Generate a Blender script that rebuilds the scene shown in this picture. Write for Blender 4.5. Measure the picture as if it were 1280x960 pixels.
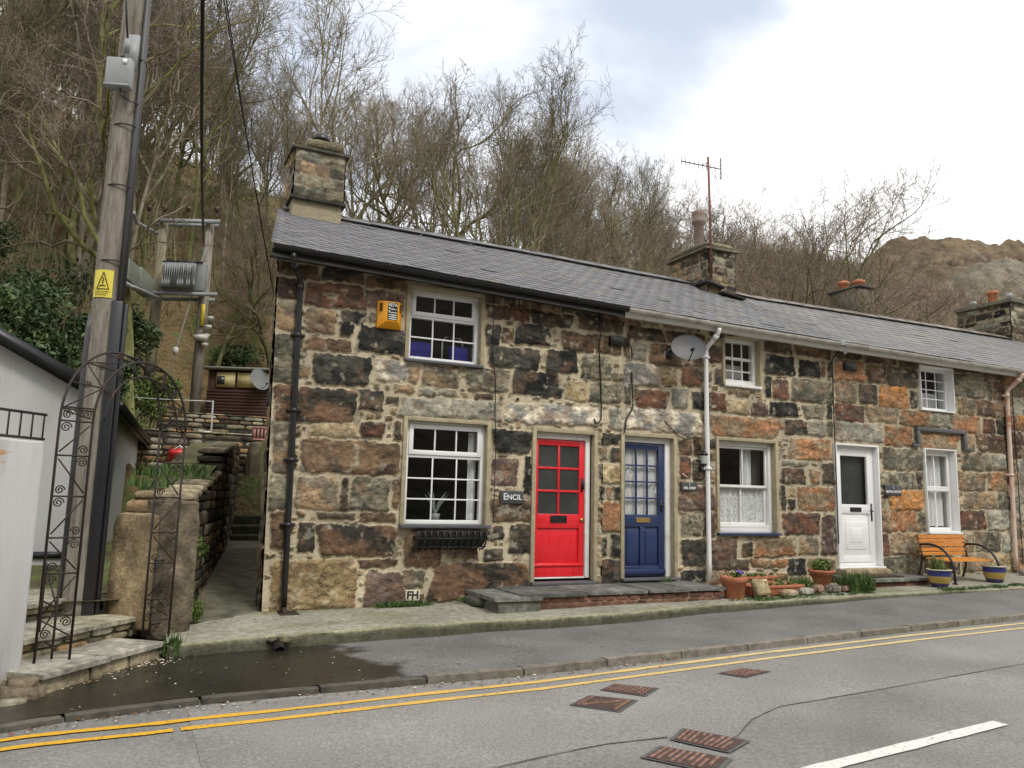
import bpy, math, random
import numpy as np
from mathutils import Vector, Matrix

# ------------------------------------------------------------------ scene, camera, world, sun
for o in list(bpy.data.objects): bpy.data.objects.remove(o)
sc = bpy.context.scene
COL = sc.collection
R = math.radians
cd = bpy.data.cameras.new('camera'); cam = bpy.data.objects.new('camera', cd); COL.objects.link(cam)
cd.sensor_width = 36; cd.lens = 985.77/1280*36; cd.clip_end = 5000; cd.clip_start = 0.05
_r = Vector((0.90251014, -0.43003531, 0.02334691)); _d = Vector((0.08274796, 0.11995105, -0.98932529)); _f = Vector((0.42264431, 0.89480801, 0.14384158))
m = Matrix((( _r.x, -_d.x, -_f.x, 0), (_r.y, -_d.y, -_f.y, -9.828), (_r.z, -_d.z, -_f.z, 1.62), (0, 0, 0, 1)))
cam.matrix_world = m
sc.camera = cam

SUN_EL, SUN_AZ = 52, 165          # elevation, direction the light comes from (degrees from +Y towards +X)
w = bpy.data.worlds.new('World'); sc.world = w; w.use_nodes = True
nt = w.node_tree; nt.nodes.clear()
def wn(t, **k):
    n = nt.nodes.new(t)
    for a, v in k.items(): setattr(n, a, v)
    return n
out = wn('ShaderNodeOutputWorld'); bg = wn('ShaderNodeBackground'); bg2 = wn('ShaderNodeBackground'); mix = wn('ShaderNodeMixShader')
sky = wn('ShaderNodeTexSky'); sky.sky_type = 'NISHITA'; sky.sun_disc = False
sky.sun_elevation = R(SUN_EL); sky.sun_rotation = R(SUN_AZ)
nt.links.new(sky.outputs[0], bg.inputs[0]); bg.inputs[1].default_value = 0.10
tc = wn('ShaderNodeTexCoord')
# cloud cover: soft noise, with a thin place to the north
mp = wn('ShaderNodeMapping'); mp.inputs['Scale'].default_value = (1.0, 1.0, 2.2)
nt.links.new(tc.outputs['Generated'], mp.inputs[0])
n1 = wn('ShaderNodeTexNoise'); n1.inputs['Scale'].default_value = 2.3; n1.inputs['Detail'].default_value = 8; n1.inputs['Roughness'].default_value = 0.56; n1.inputs['Distortion'].default_value = .5
nt.links.new(mp.outputs[0], n1.inputs[0])
def dot_mask(v, lo, hi):
    v = Vector(v).normalized()
    d = wn('ShaderNodeVectorMath', operation='DOT_PRODUCT'); nt.links.new(tc.outputs['Generated'], d.inputs[0]); d.inputs[1].default_value = v
    mr = wn('ShaderNodeMapRange'); mr.interpolation_type = 'SMOOTHSTEP'
    mr.inputs[1].default_value = lo; mr.inputs[2].default_value = hi; nt.links.new(d.outputs['Value'], mr.inputs[0])
    return mr.outputs[0]
def madd(a, b, op='ADD'):
    mm = wn('ShaderNodeMath', operation=op)
    for i, x in enumerate((a, b)):
        if hasattr(x, 'node'): nt.links.new(x, mm.inputs[i])
        else: mm.inputs[i].default_value = x
    return mm.outputs[0]
thin = madd(madd(dot_mask((.26, .82, .54), .90, .985), 1.15, 'MULTIPLY'), madd(dot_mask((.48, .68, .57), .975, .998), 1.2, 'MULTIPLY'), 'MAXIMUM')
cov = madd(madd(n1.outputs['Fac'], 0.42), madd(thin, .42, 'MULTIPLY'), 'SUBTRACT')
mr = wn('ShaderNodeMapRange'); mr.inputs[1].default_value = .30; mr.inputs[2].default_value = .72; mr.interpolation_type = 'SMOOTHSTEP'; nt.links.new(cov, mr.inputs[0])
n2 = wn('ShaderNodeTexNoise'); n2.inputs['Scale'].default_value = 1.7; n2.inputs['Detail'].default_value = 5
mp2 = wn('ShaderNodeMapping'); mp2.inputs['Location'].default_value = (3.1, 1.7, .4); mp2.inputs['Scale'].default_value = (1, 1, 3)
nt.links.new(tc.outputs['Generated'], mp2.inputs[0]); nt.links.new(mp2.outputs[0], n2.inputs[0])
cr = wn('ShaderNodeValToRGB'); cr.color_ramp.elements[0].position = .32; cr.color_ramp.elements[0].color = (.78, .80, .84, 1)
cr.color_ramp.elements[1].position = .52; cr.color_ramp.elements[1].color = (1, 1, 1, 1)
nt.links.new(n2.outputs['Fac'], cr.inputs[0]); nt.links.new(cr.outputs[0], bg2.inputs[0]); bg2.inputs[1].default_value = 1.05
# thin high cloud over the blue
bgt = wn('ShaderNodeBackground'); bgt.inputs[0].default_value = (.66, .71, .80, 1); bgt.inputs[1].default_value = 1.12
mixt = wn('ShaderNodeMixShader'); mixt.inputs[0].default_value = .6
nt.links.new(bg.outputs[0], mixt.inputs[1]); nt.links.new(bgt.outputs[0], mixt.inputs[2])
nt.links.new(mr.outputs[0], mix.inputs[0]); nt.links.new(mixt.outputs[0], mix.inputs[1]); nt.links.new(bg2.outputs[0], mix.inputs[2]); nt.links.new(mix.outputs[0], out.inputs[0])

sd = bpy.data.lights.new('sun', 'SUN'); sun = bpy.data.objects.new('sun', sd); COL.objects.link(sun)
sd.energy = 1.5; sd.angle = R(16); sd.color = (1, .96, .9)
_a, _e = R(SUN_AZ), R(SUN_EL)
sun.rotation_euler = Vector((-math.sin(_a)*math.cos(_e), -math.cos(_a)*math.cos(_e), -math.sin(_e))).to_track_quat('-Z', 'Y').to_euler()
sun.location = (0, -20, 30)
sc.view_settings.view_transform = 'Standard'; sc.view_settings.look = 'None'; sc.view_settings.gamma = 1; sc.view_settings.use_curve_mapping = False
sc.view_settings.exposure = 0.45
sc.render.resolution_x = 1024; sc.render.resolution_y = 768
try:
    sc.cycles.max_bounces = 6; sc.cycles.transparent_max_bounces = 12
except Exception: pass

# ------------------------------------------------------------------ helpers
rng = random.Random(7)
_tab = np.random.RandomState(3).rand(256, 256)
def vn(x, y, s=0):
    x = np.asarray(x, float)+s*17.31; y = np.asarray(y, float)+s*7.77
    xi = np.floor(x).astype(int); yi = np.floor(y).astype(int); fx = x-xi; fy = y-yi
    fx = fx*fx*(3-2*fx); fy = fy*fy*(3-2*fy)
    a = _tab[xi & 255, yi & 255]; b = _tab[(xi+1) & 255, yi & 255]; c = _tab[xi & 255, (yi+1) & 255]; d = _tab[(xi+1) & 255, (yi+1) & 255]
    return (a*(1-fx)+b*fx)*(1-fy)+(c*(1-fx)+d*fx)*fy
def fbm(x, y, s=0, o=4):
    t = 0; a = 1; n = 0
    for k in range(o): t = t+a*vn(np.asarray(x)*2**k, np.asarray(y)*2**k, s+k); n += a; a *= .5
    return t/n
def n3(p, sc_, s=0):
    return (fbm(p[:, 0]*sc_+p[:, 2]*sc_*.7, p[:, 1]*sc_-p[:, 2]*sc_*.6, s, 3)+fbm(p[:, 1]*sc_+3, p[:, 2]*sc_+9, s+5, 3)+fbm(p[:, 0]*sc_+5, p[:, 2]*sc_+1, s+9, 3))/3-.5
def sst(a, b, x):
    t = np.clip((x-a)/(b-a), 0, 1); return t*t*(3-2*t)

class MB:
    def __init__(s): s.V = []; s.F = []; s.C = []; s.n = 0; s.hasc = False
    def add(s, v, f, c=None):
        v = np.asarray(v, float).reshape(-1, 3)
        for q in (f if isinstance(f, list) and len(f) and isinstance(f[0], np.ndarray) else [f]):
            if isinstance(q, np.ndarray): s.F.append(q+s.n)
            else:
                d = {}
                for p in q: d.setdefault(len(p), []).append(p)
                for k in d: s.F.append(np.array(d[k])+s.n)
        if c is None: cc = np.ones((len(v), 4))
        else:
            s.hasc = True; c = np.asarray(c, float)
            if c.shape[-1] == 3: c = np.concatenate([c, np.ones(c.shape[:-1]+(1,))], -1)
            cc = np.broadcast_to(c, (len(v), 4))
        s.V.append(v); s.C.append(cc); s.n += len(v)
    def box(s, x0, x1, y0, y1, z0, z1, c=None):
        v = [(x, y, z) for z in (z0, z1) for y in (y0, y1) for x in (x0, x1)]
        s.add(v, [(0, 2, 3, 1), (4, 5, 7, 6), (0, 1, 5, 4), (2, 6, 7, 3), (0, 4, 6, 2), (1, 3, 7, 5)], c)
    def obox(s, o, ax, ay, az, c=None):      # origin corner and three edge vectors
        o, ax, ay, az = [np.array(q, float) for q in (o, ax, ay, az)]
        v = [o+i*ax+j*ay+k*az for k in (0, 1) for j in (0, 1) for i in (0, 1)]
        s.add(v, [(0, 2, 3, 1), (4, 5, 7, 6), (0, 1, 5, 4), (2, 6, 7, 3), (0, 4, 6, 2), (1, 3, 7, 5)], c)
    def quad(s, a, b, c_, d, c=None): s.add([a, b, c_, d], [(0, 1, 2, 3)], c)
    def tube(s, pts, r, n=8, c=None, cap=True):
        P = np.array(pts, float); k = len(P)
        rr = np.broadcast_to(np.asarray(r, float), (k,))
        T = np.gradient(P, axis=0); T /= np.linalg.norm(T, axis=1)[:, None]+1e-9
        up = np.array([0, 0, 1.]) if abs(T[0, 2]) < .9 else np.array([1., 0, 0])
        A = np.cross(T, up); A /= np.linalg.norm(A, axis=1)[:, None]+1e-9; B = np.cross(T, A)
        t = np.arange(n)*2*np.pi/n
        ring = P[:, None, :]+rr[:, None, None]*(np.cos(t)[None, :, None]*A[:, None, :]+np.sin(t)[None, :, None]*B[:, None, :])
        i = np.arange(k-1)[:, None]*n; j = np.arange(n)[None, :]; j2 = (j+1) % n
        F = np.stack([i+j, i+j2, i+n+j2, i+n+j], -1).reshape(-1, 4)
        fs = [F]
        if cap and n > 3: fs += [np.arange(n)[None, ::-1], (np.arange(n)+(k-1)*n)[None, :]]
        s.add(ring.reshape(-1, 3), fs, c)
    def lathe(s, prof, cx=0, cy=0, n=24, c=None):
        P = np.array(prof, float); k = len(P); t = np.arange(n)*2*np.pi/n
        V = np.stack([cx+P[:, 0][:, None]*np.cos(t), cy+P[:, 0][:, None]*np.sin(t), np.repeat(P[:, 1][:, None], n, 1)], -1)
        i = np.arange(k-1)[:, None]*n; j = np.arange(n)[None, :]; j2 = (j+1) % n
        s.add(V.reshape(-1, 3), np.stack([i+j, i+j2, i+n+j2, i+n+j], -1).reshape(-1, 4), c)
    def grid(s, V, mask=None, c=None):
        ny, nx = V.shape[:2]
        i = np.arange(ny-1)[:, None]*nx; j = np.arange(nx-1)[None, :]
        F = np.stack([i+j, i+j+1, i+nx+j+1, i+nx+j], -1).reshape(-1, 4)
        if mask is not None: F = F[mask.reshape(-1)]
        s.add(V.reshape(-1, 3), F, None if c is None else c.reshape(-1, c.shape[-1]))
    def prism(s, poly, ext, c=None):          # planar polygon (3-D points) extruded by ext
        P = np.array(poly, float); E = np.array(ext, float); n = len(P)
        s.add(np.vstack([P, P+E]), [tuple(range(n))[::-1], tuple(range(n, 2*n))]+[(i, (i+1) % n, n+(i+1) % n, n+i) for i in range(n)], c)
    def rough(s, o, ax, ay, az, n=(4, 4, 4), amp=.02, fr=6., rnd=.12, c=None, seed=0, cn=.25):
        """a lumpy stone block: subdivided box, rounded and displaced by noise"""
        o, ax, ay, az = [np.array(q, float) for q in (o, ax, ay, az)]
        L = [np.linalg.norm(q) for q in (ax, ay, az)]
        cen = o+(ax+ay+az)/2
        def face(o_, u, v_, nu, nv):
            a, b = np.meshgrid(np.linspace(0, 1, nu+1), np.linspace(0, 1, nv+1))
            return o_+a[..., None]*u+b[..., None]*v_
        nx, ny, nz = n
        for (o_, u, v_, nu, nv) in ((o, ax, az, nx, nz), (o+ay, az, ax, nz, nx), (o, az, ay, nz, ny), (o+ax, ay, az, ny, nz), (o+az, ax, ay, nx, ny), (o, ay, ax, ny, nx)):
            V = face(o_, u, v_, nu, nv); sh = V.shape; P = V.reshape(-1, 3); Q = P-cen
            q = np.stack([Q@ax/L[0]**2, Q@ay/L[1]**2, Q@az/L[2]**2], 1)*2
            e = np.sort(np.abs(q), 1)
            rd = 1-rnd*np.clip((e[:, 1]-.6)/.4, 0, 1)**2*.8-rnd*np.clip((e[:, 0]-.6)/.4, 0, 1)**2*.7
            # rounding in absolute terms so that long blocks keep their length
            sh_ = (1-rd)[:, None]*Q*np.minimum(1, min(L)/np.array(L))@np.eye(3) if False else (1-rd)[:, None]*(q/2)@np.stack([ax/L[0], ay/L[1], az/L[2]])*min(L)*1.5
            P = P-sh_
            dirn = Q/(np.linalg.norm(Q, axis=1)[:, None]+1e-9)
            P = P+dirn*(n3(P+seed*1.7, fr, seed)*2*amp)[:, None]
            col = None
            if c is not None:
                k = 1+cn*2*n3(P+seed, fr*1.5, seed+2); col = np.clip(np.array(c)[None, :]*k[:, None], 0, 1).reshape(sh)
            s.grid(P.reshape(sh), None, col)
    def build(s, name, mat, parent=None, smooth=False, bevel=0, sub=None):
        org = WL.get(parent.name, (0, 0, 0)) if parent else (0, 0, 0)
        me = bpy.data.meshes.new(name)
        V = np.vstack(s.V)-np.array(org)
        lt = np.concatenate([np.full(len(f), f.shape[1]) for f in s.F]); li = np.concatenate([f.reshape(-1) for f in s.F])
        me.vertices.add(len(V)); me.vertices.foreach_set('co', V.astype(np.float32).reshape(-1))
        me.loops.add(len(li)); me.loops.foreach_set('vertex_index', li.astype(np.int32))
        me.polygons.add(len(lt)); me.polygons.foreach_set('loop_start', (np.cumsum(lt)-lt).astype(np.int32))
        try: me.polygons.foreach_set('loop_total', lt.astype(np.int32))
        except Exception: pass
        if s.hasc:
            a = me.color_attributes.new('Col', 'FLOAT_COLOR', 'POINT'); cc = np.vstack(s.C).astype(np.float32)
            a.data.foreach_set('color', cc.reshape(-1))
        me.update(calc_edges=True); me.validate()
        if smooth: me.polygons.foreach_set('use_smooth', np.ones(len(me.polygons), bool))
        me.materials.append(mat)
        o = bpy.data.objects.new(name, me); COL.objects.link(o)
        if parent: o.parent = parent
        WL[o.name] = org if parent else (0, 0, 0)
        if bevel:
            bm = o.modifiers.new('bevel', 'BEVEL'); bm.width = bevel; bm.segments = 2; bm.limit_method = 'ANGLE'; bm.angle_limit = R(40)
        return o
WL = {}
def thing(name, label, cat, loc=(0, 0, 0), group=None):
    o = bpy.data.objects.new(name, None); COL.objects.link(o); o.location = loc; o.empty_display_size = .2
    o['label'] = label; o['category'] = cat
    if group: o['group'] = group
    WL[o.name] = tuple(loc); return o
def tag(o, label, cat, group=None):
    o['label'] = label; o['category'] = cat
    if group: o['group'] = group
    return o
def structure(o): o['kind'] = 'structure'; return o
def dup(root, loc=None, label=None, rotz=None, scale=None, group=None):
    r = root.copy(); COL.objects.link(r)
    if loc is not None: r.location = loc
    if rotz is not None: r.rotation_euler = (0, 0, rotz)
    if scale is not None: r.scale = (scale,)*3 if not hasattr(scale, '__len__') else scale
    if label: r['label'] = label
    if group: r['group'] = group
    for ch in root.children:
        c = ch.copy(); COL.objects.link(c); c.parent = r
        for g in ch.children:
            d = g.copy(); COL.objects.link(d); d.parent = c
    return r

# ------------------------------------------------------------------ materials
def M(name, cols, scale=6, rn=.6, rough=.7, bump=.2, bscale=40, metal=0, spec=.5, vcol=0, detail=6, stretch=(1, 1, 1), rmix=None, rvar=.1, objrand=0, trans=None, bdist=.01, coat=0):
    """cols: list of (position, colour) for a noise driven ramp; vcol: 0 none, 1 multiply the mesh colour"""
    m = bpy.data.materials.new(name); m.use_nodes = True; t = m.node_tree; N = t.nodes; Lk = t.links.new
    b = N['Principled BSDF']
    tc = N.new('ShaderNodeTexCoord'); mp = N.new('ShaderNodeMapping'); mp.inputs['Scale'].default_value = stretch; Lk(tc.outputs['Object'], mp.inputs[0])
    vec = mp.outputs[0]
    no = N.new('ShaderNodeTexNoise'); no.inputs['Scale'].default_value = scale; no.inputs['Detail'].default_value = detail; no.inputs['Roughness'].default_value = rn
    Lk(vec, no.inputs[0])
    r = N.new('ShaderNodeValToRGB'); cr = r.color_ramp
    while len(cr.elements) < len(cols): cr.elements.new(.5)
    for e, (p, c) in zip(cr.elements, cols): e.position = p; e.color = (*c, 1)
    Lk(no.outputs['Fac'], r.inputs[0]); col = r.outputs[0]
    if vcol:
        at = N.new('ShaderNodeAttribute'); at.attribute_name = 'Col'
        mx = N.new('ShaderNodeMix'); mx.data_type = 'RGBA'; mx.blend_type = 'MULTIPLY'; mx.inputs[0].default_value = 1
        if vcol == 2: Lk(at.outputs['Alpha'], mx.inputs[0])
        Lk(at.outputs['Color'], mx.inputs[6]); Lk(col, mx.inputs[7]); col = mx.outputs[2]
    if objrand:
        oi = N.new('ShaderNodeObjectInfo'); hs = N.new('ShaderNodeHueSaturation'); mr = N.new('ShaderNodeMapRange')
        mr.inputs[3].default_value = 1-objrand; mr.inputs[4].default_value = 1+objrand; Lk(oi.outputs['Random'], mr.inputs[0]); Lk(mr.outputs[0], hs.inputs['Value']); Lk(col, hs.inputs['Color']); col = hs.outputs[0]
    Lk(col, b.inputs['Base Color'])
    b.inputs['Metallic'].default_value = metal; b.inputs['Specular IOR Level'].default_value = spec; b.inputs['Roughness'].default_value = rough
    if coat: b.inputs['Coat Weight'].default_value = coat; b.inputs['Coat Roughness'].default_value = .15
    nb = N.new('ShaderNodeTexNoise'); nb.inputs['Scale'].default_value = bscale; nb.inputs['Detail'].default_value = 5; Lk(vec, nb.inputs[0])
    if rvar:
        mr = N.new('ShaderNodeMapRange'); mr.inputs[3].default_value = max(0, rough-rvar); mr.inputs[4].default_value = min(1, rough+rvar); Lk(no.outputs['Fac'], mr.inputs[0]); Lk(mr.outputs[0], b.inputs['Roughness'])
    if bump:
        bp = N.new('ShaderNodeBump'); bp.inputs['Strength'].default_value = bump; bp.inputs['Distance'].default_value = bdist
        if vcol == 2:
            ml = N.new('ShaderNodeMath'); ml.operation = 'MULTIPLY'; ml.inputs[1].default_value = bump; Lk(at.outputs['Alpha'], ml.inputs[0]); Lk(ml.outputs[0], bp.inputs['Strength'])
        Lk(nb.outputs['Fac'], bp.inputs['Height']); Lk(bp.outputs[0], b.inputs['Normal'])
    return m
def flat(name, c, rough=.5, v=.12, **k):
    lo = tuple(x*(1-v) for x in c); hi = tuple(min(1, x*(1+v)) for x in c)
    return M(name, [(.3, lo), (.7, hi)], rough=rough, **{**dict(bump=.05, scale=5), **k})

m_wall = M('rubble_masonry', [(.30, (.55, .54, .52)), (.42, (.86, .85, .83)), (.55, (1.06, 1.04, 1.0)), (.72, (1.45, 1.40, 1.30))], scale=17, rough=.88, bump=.55, bscale=34, vcol=2, spec=.25, bdist=.022, detail=12, stretch=(1, 1, 1.7), rn=.74)
m_stone = M('loose_stone', [(.30, (.34, .33, .29)), (.42, (.78, .76, .70)), (.54, (1.04, 1, .95)), (.68, (1.7, 1.62, 1.42))], scale=9, rough=.9, bump=.9, bscale=30, vcol=1, spec=.2, bdist=.02, detail=12, rn=.74)
m_band = flat('sand_render', (.36, .31, .20), .85, .22, scale=9, bump=.25, bscale=120)
m_white = flat('white_upvc', (.78, .78, .77), .32, .03)
m_whitep = M('white_gloss_paint', [(.3, (.60, .58, .53)), (.45, (.73, .72, .69)), (.8, (.77, .76, .73))], scale=6, rough=.4, bump=.06)
m_red = M('red_gloss_paint', [(.28, (.52, .012, .02)), (.42, (.70, .013, .022)), (.7, (.76, .02, .03))], scale=3, stretch=(6, 6, 1), rough=.34, bump=.08, bscale=25, coat=.3)
m_blue = flat('navy_gloss_paint', (.020, .036, .105), .32, .1, coat=.3)
m_black = flat('black_plastic', (.012, .012, .013), .38, .2)
m_blackm = flat('black_metal', (.015, .015, .016), .5, .3, scale=30)
m_iron = M('rusty_wrought_iron', [(.35, (.02, .018, .016)), (.6, (.045, .03, .022)), (.75, (.16, .07, .03))], scale=9, rough=.75, bump=.3, bscale=90, metal=.2)
m_slate = M('roof_slate', [(.3, (.85, .85, .87)), (.7, (1.2, 1.2, 1.2))], scale=9, rough=.5, bump=.2, bscale=30, vcol=1, spec=.5, rvar=.05)
m_sill = flat('slate_sill', (.09, .09, .095), .5, .2, scale=14, bump=.2)
m_lead = flat('dark_fascia', (.018, .018, .018), .5, .3)
m_gutw = M('weathered_white_plastic', [(.3, (.30, .28, .24)), (.55, (.55, .53, .48)), (.8, (.66, .65, .61))], scale=5, rough=.5, bump=.05)
m_rustp = M('rust_stained_pink_pipe', [(.33, (.36, .12, .04)), (.42, (.58, .42, .33)), (.8, (.66, .54, .46))], scale=4.5, rough=.6, bump=.15)
m_conc = M('weathered_concrete', [(.34, (.10, .095, .065)), (.44, (.21, .20, .15)), (.54, (.30, .285, .225)), (.62, (.36, .345, .28)), (.68, (.55, .53, .46))], scale=13, rough=.92, bump=.8, bscale=55, detail=10, bdist=.012, vcol=1, rn=.82)
m_terra = M('terracotta', [(.3, (.32, .10, .045)), (.6, (.45, .17, .08)), (.8, (.52, .28, .18))], scale=8, rough=.7, bump=.15)
m_dark = flat('dark_interior', (.06, .055, .05), .9)
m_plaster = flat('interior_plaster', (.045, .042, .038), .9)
m_cloth = M('net_curtain', [(.3, (.58, .58, .57)), (.7, (.76, .76, .74))], scale=22, rough=.9, bump=.3, bscale=40, stretch=(4, 1, .4))
m_lace = M('lace_curtain', [(.40, (.34, .34, .34)), (.52, (.66, .66, .64)), (.8, (.75, .75, .73))], scale=26, rough=.9, bump=.3, bscale=60, stretch=(2.2, 1, 1))
m_grey = flat('grey_metal', (.28, .29, .29), .5, .12)
m_dish = flat('dish_grey', (.06, .06, .062), .5, .12, scale=3)
m_orange = flat('amber_plastic', (.80, .34, .01), .4, .05)
m_label = flat('black_label', (.01, .01, .011), .5)
m_lett = flat('white_lettering', (.75, .75, .72), .5, .04)
m_slsign = flat('slate_name_plate', (.055, .057, .06), .45, .2, scale=20)
m_brass = flat('brass', (.45, .32, .12), .35, .1, metal=.8)
m_brick = M('red_brick', [(.3, (.09, .055, .04)), (.5, (.20, .095, .065)), (.75, (.28, .15, .10))], scale=14, rough=.9, bump=.4, vcol=1)
m_orangew = M('orange_stained_timber', [(.3, (.50, .17, .025)), (.55, (.70, .29, .05)), (.8, (.78, .38, .09))], scale=5, rough=.5, bump=.25, bscale=30, stretch=(1, 10, 10), coat=.2)
m_yellow = flat('yellow_plate', (.70, .58, .07), .5, .1, scale=12)
m_pole = M('weathered_pole_timber', [(.30, (.075, .062, .045)), (.42, (.17, .145, .11)), (.55, (.26, .235, .19)), (.72, (.34, .32, .27))], scale=6, rough=.9, bump=1, bscale=26, stretch=(3, 3, .35), detail=10, rn=.7, bdist=.02)
m_poleg = M('mossy_pole_timber', [(.28, (.12, .115, .06)), (.5, (.24, .22, .14)), (.72, (.34, .31, .24))], scale=4, rough=.9, bump=.5, bscale=20, stretch=(3, 3, .3))
m_white_render = M('white_painted_render', [(.28, (.36, .355, .33)), (.45, (.49, .49, .475)), (.8, (.56, .56, .55))], stretch=(1.6, 1.6, .35), rn=.68, scale=1.9, rough=.8, bump=.35, bscale=30, detail=8)
m_grass = M('grass', [(.3, (.035, .07, .012)), (.6, (.08, .13, .025)), (.8, (.13, .15, .04))], scale=3, rough=.8, bump=0, vcol=0)
m_leaf = M('evergreen_leaf', [(.3, (.022, .050, .014)), (.5, (.055, .095, .028)), (.7, (.13, .15, .05))], scale=1.6, rough=.6, bump=0)
m_leafl = M('light_leaf', [(.3, (.06, .10, .02)), (.7, (.16, .21, .05))], scale=5, rough=.6, bump=0)
m_bark = M('mossy_bark', [(.3, (.035, .030, .018)), (.43, (.10, .105, .034)), (.53, (.17, .17, .055)), (.62, (.23, .20, .11)), (.8, (.36, .32, .23))], scale=2.2, stretch=(2, 2, .6), rn=.7, rough=.95, bump=.5, bscale=14, objrand=.45, detail=7)
m_birch = M('pale_bark', [(.3, (.14, .11, .07)), (.55, (.30, .26, .18)), (.75, (.42, .38, .30))], scale=2.5, rough=.9, bump=.3, bscale=14, objrand=.15, detail=7)
m_twig = M('bare_twigs', [(.3, (.12, .105, .058)), (.55, (.21, .178, .105)), (.8, (.32, .28, .18))], scale=.9, rough=.95, bump=0, objrand=.45)
m_twigp = M('purple_twigs', [(.3, (.15, .115, .08)), (.7, (.29, .235, .165))], scale=.9, rough=.95, bump=0, objrand=.4)

def glass(name, tint=(.96, .97, .97), rough=.02, fac=None):
    m = bpy.data.materials.new(name); m.use_nodes = True; t = m.node_tree; N = t.nodes; N.clear(); Lk = t.links.new
    o = N.new('ShaderNodeOutputMaterial'); mx = N.new('ShaderNodeMixShader'); tr = N.new('ShaderNodeBsdfTransparent'); gl = N.new('ShaderNodeBsdfGlossy'); lw = N.new('ShaderNodeLayerWeight'); lw.inputs[0].default_value = .5; pw_ = N.new('ShaderNodeMath'); pw_.operation = 'POWER'; pw_.inputs[1].default_value = 5; Lk(lw.outputs['Facing'], pw_.inputs[0]); fr = N.new('ShaderNodeMath'); fr.operation = 'MULTIPLY_ADD'; fr.inputs[1].default_value = .7; fr.inputs[2].default_value = .075; Lk(pw_.outputs[0], fr.inputs[0])
    no = N.new('ShaderNodeTexNoise'); no.inputs['Scale'].default_value = 2.2; bp = N.new('ShaderNodeBump'); bp.inputs['Strength'].default_value = .02; bp.inputs['Distance'].default_value = .02
    tc = N.new('ShaderNodeTexCoord'); Lk(tc.outputs['Object'], no.inputs[0]); Lk(no.outputs['Fac'], bp.inputs['Height']); 
    tr.inputs[0].default_value = (*tint, 1); gl.inputs['Roughness'].default_value = rough; gl.inputs[0].default_value = (1, 1, 1, 1)
    Lk(fr.outputs[0], mx.inputs[0]); Lk(tr.outputs[0], mx.inputs[1]); Lk(gl.outputs[0], mx.inputs[2]); Lk(mx.outputs[0], o.inputs[0]); return m
m_glass = glass('window_glass')
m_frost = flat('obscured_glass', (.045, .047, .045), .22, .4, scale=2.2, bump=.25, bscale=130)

def text(name, s, size, loc, mat, parent, ext=.002, align='CENTER', squash=1.0, rotz=0, rotx=90, bold=0):
    cu = bpy.data.curves.new(name, 'FONT'); cu.body = s; cu.size = size; cu.extrude = ext; cu.align_x = align; cu.align_y = 'CENTER'; cu.offset = bold
    ob = bpy.data.objects.new(name, cu); COL.objects.link(ob)
    dg = bpy.context.evaluated_depsgraph_get(); me = bpy.data.meshes.new_from_object(ob.evaluated_get(dg))
    bpy.data.objects.remove(ob)
    me.transform(Matrix.Translation(Vector(loc)-Vector(WL.get(parent.name, (0, 0, 0))))@Matrix.Rotation(R(rotz), 4, 'Z')@Matrix.Rotation(R(rotx), 4, 'X')@Matrix.Diagonal((squash, 1, 1, 1)))
    me.materials.clear(); me.materials.append(mat); me.name = name
    o = bpy.data.objects.new(name, me); COL.objects.link(o); o.parent = parent; WL[o.name] = WL[parent.name]; return o

# ------------------------------------------------------------------ levels
def road_z(x): return .015*np.asarray(x, float)
def base_z(x): return np.interp(x, [.3, 1.4, 5, 8.1, 15.4, 30], [.2, .24, .295, .345, .45, .65])
KX = [-9, -2.4, -1.3, -.67, -.44, .4, 1.25, 2.3, 3.18, 4.34, 6.27, 8.26, 10.97, 16, 30]
KY = [-6.2, -3.95, -3.58, -3.37, -3.29, -3.14, -3.15, -3.19, -3.25, -3.2, -3.11, -2.99, -2.91, -2.82, -2.7]
def kerb_y(x): return np.interp(x, KX, KY)
FX = [.45, 1.4, 2.7, 3.9, 4.5, 5.7, 7.0, 8.3, 10.2, 13.2, 30]
FY = [-1.40, -1.36, -1.29, -1.34, -1.44, -1.40, -1.26, -1.26, -1.25, -1.5, -1.5]
def foot_z(x): return np.interp(x, [-2, -.5, .5, 1.5, 2.7, 3.9, 4.5, 5.7, 7, 8.3, 10.2, 13.2, 30], [-.0, .012, .045, .07, .08, .11, .125, .14, .17, .21, .27, .35, .6])
def terr(X, Y):
    X = np.asarray(X, float); Y = np.asarray(Y, float)
    nat = 2.2+.33*(np.clip(Y, 6, 12)-7)+.68*(np.clip(Y, 12, 34)-12)+.25*(np.clip(Y, 34, 40)-34)-.3*np.clip(Y-42, 0, 200)
    nat = nat-.24*np.clip(X-1.5, -30, 60)+1.1*(fbm(X*.13, Y*.13, 4)-.5)*np.clip((Y-8)/8, 0, 3)+.5*(fbm(X*.8, Y*.8, 8)-.5)
    ter = 1.95+.85*sst(9.7, 10.0, Y)+.75*sst(12.4, 12.6, Y)+.05*np.clip(Y-12, 0, 5)
    k = sst(-1.0, .2, X)*sst(7.5, 5, X)*sst(19, 16.4, Y)
    z = nat*(1-k)+ter*k
    return np.maximum(z, .015*X-.3)

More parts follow.
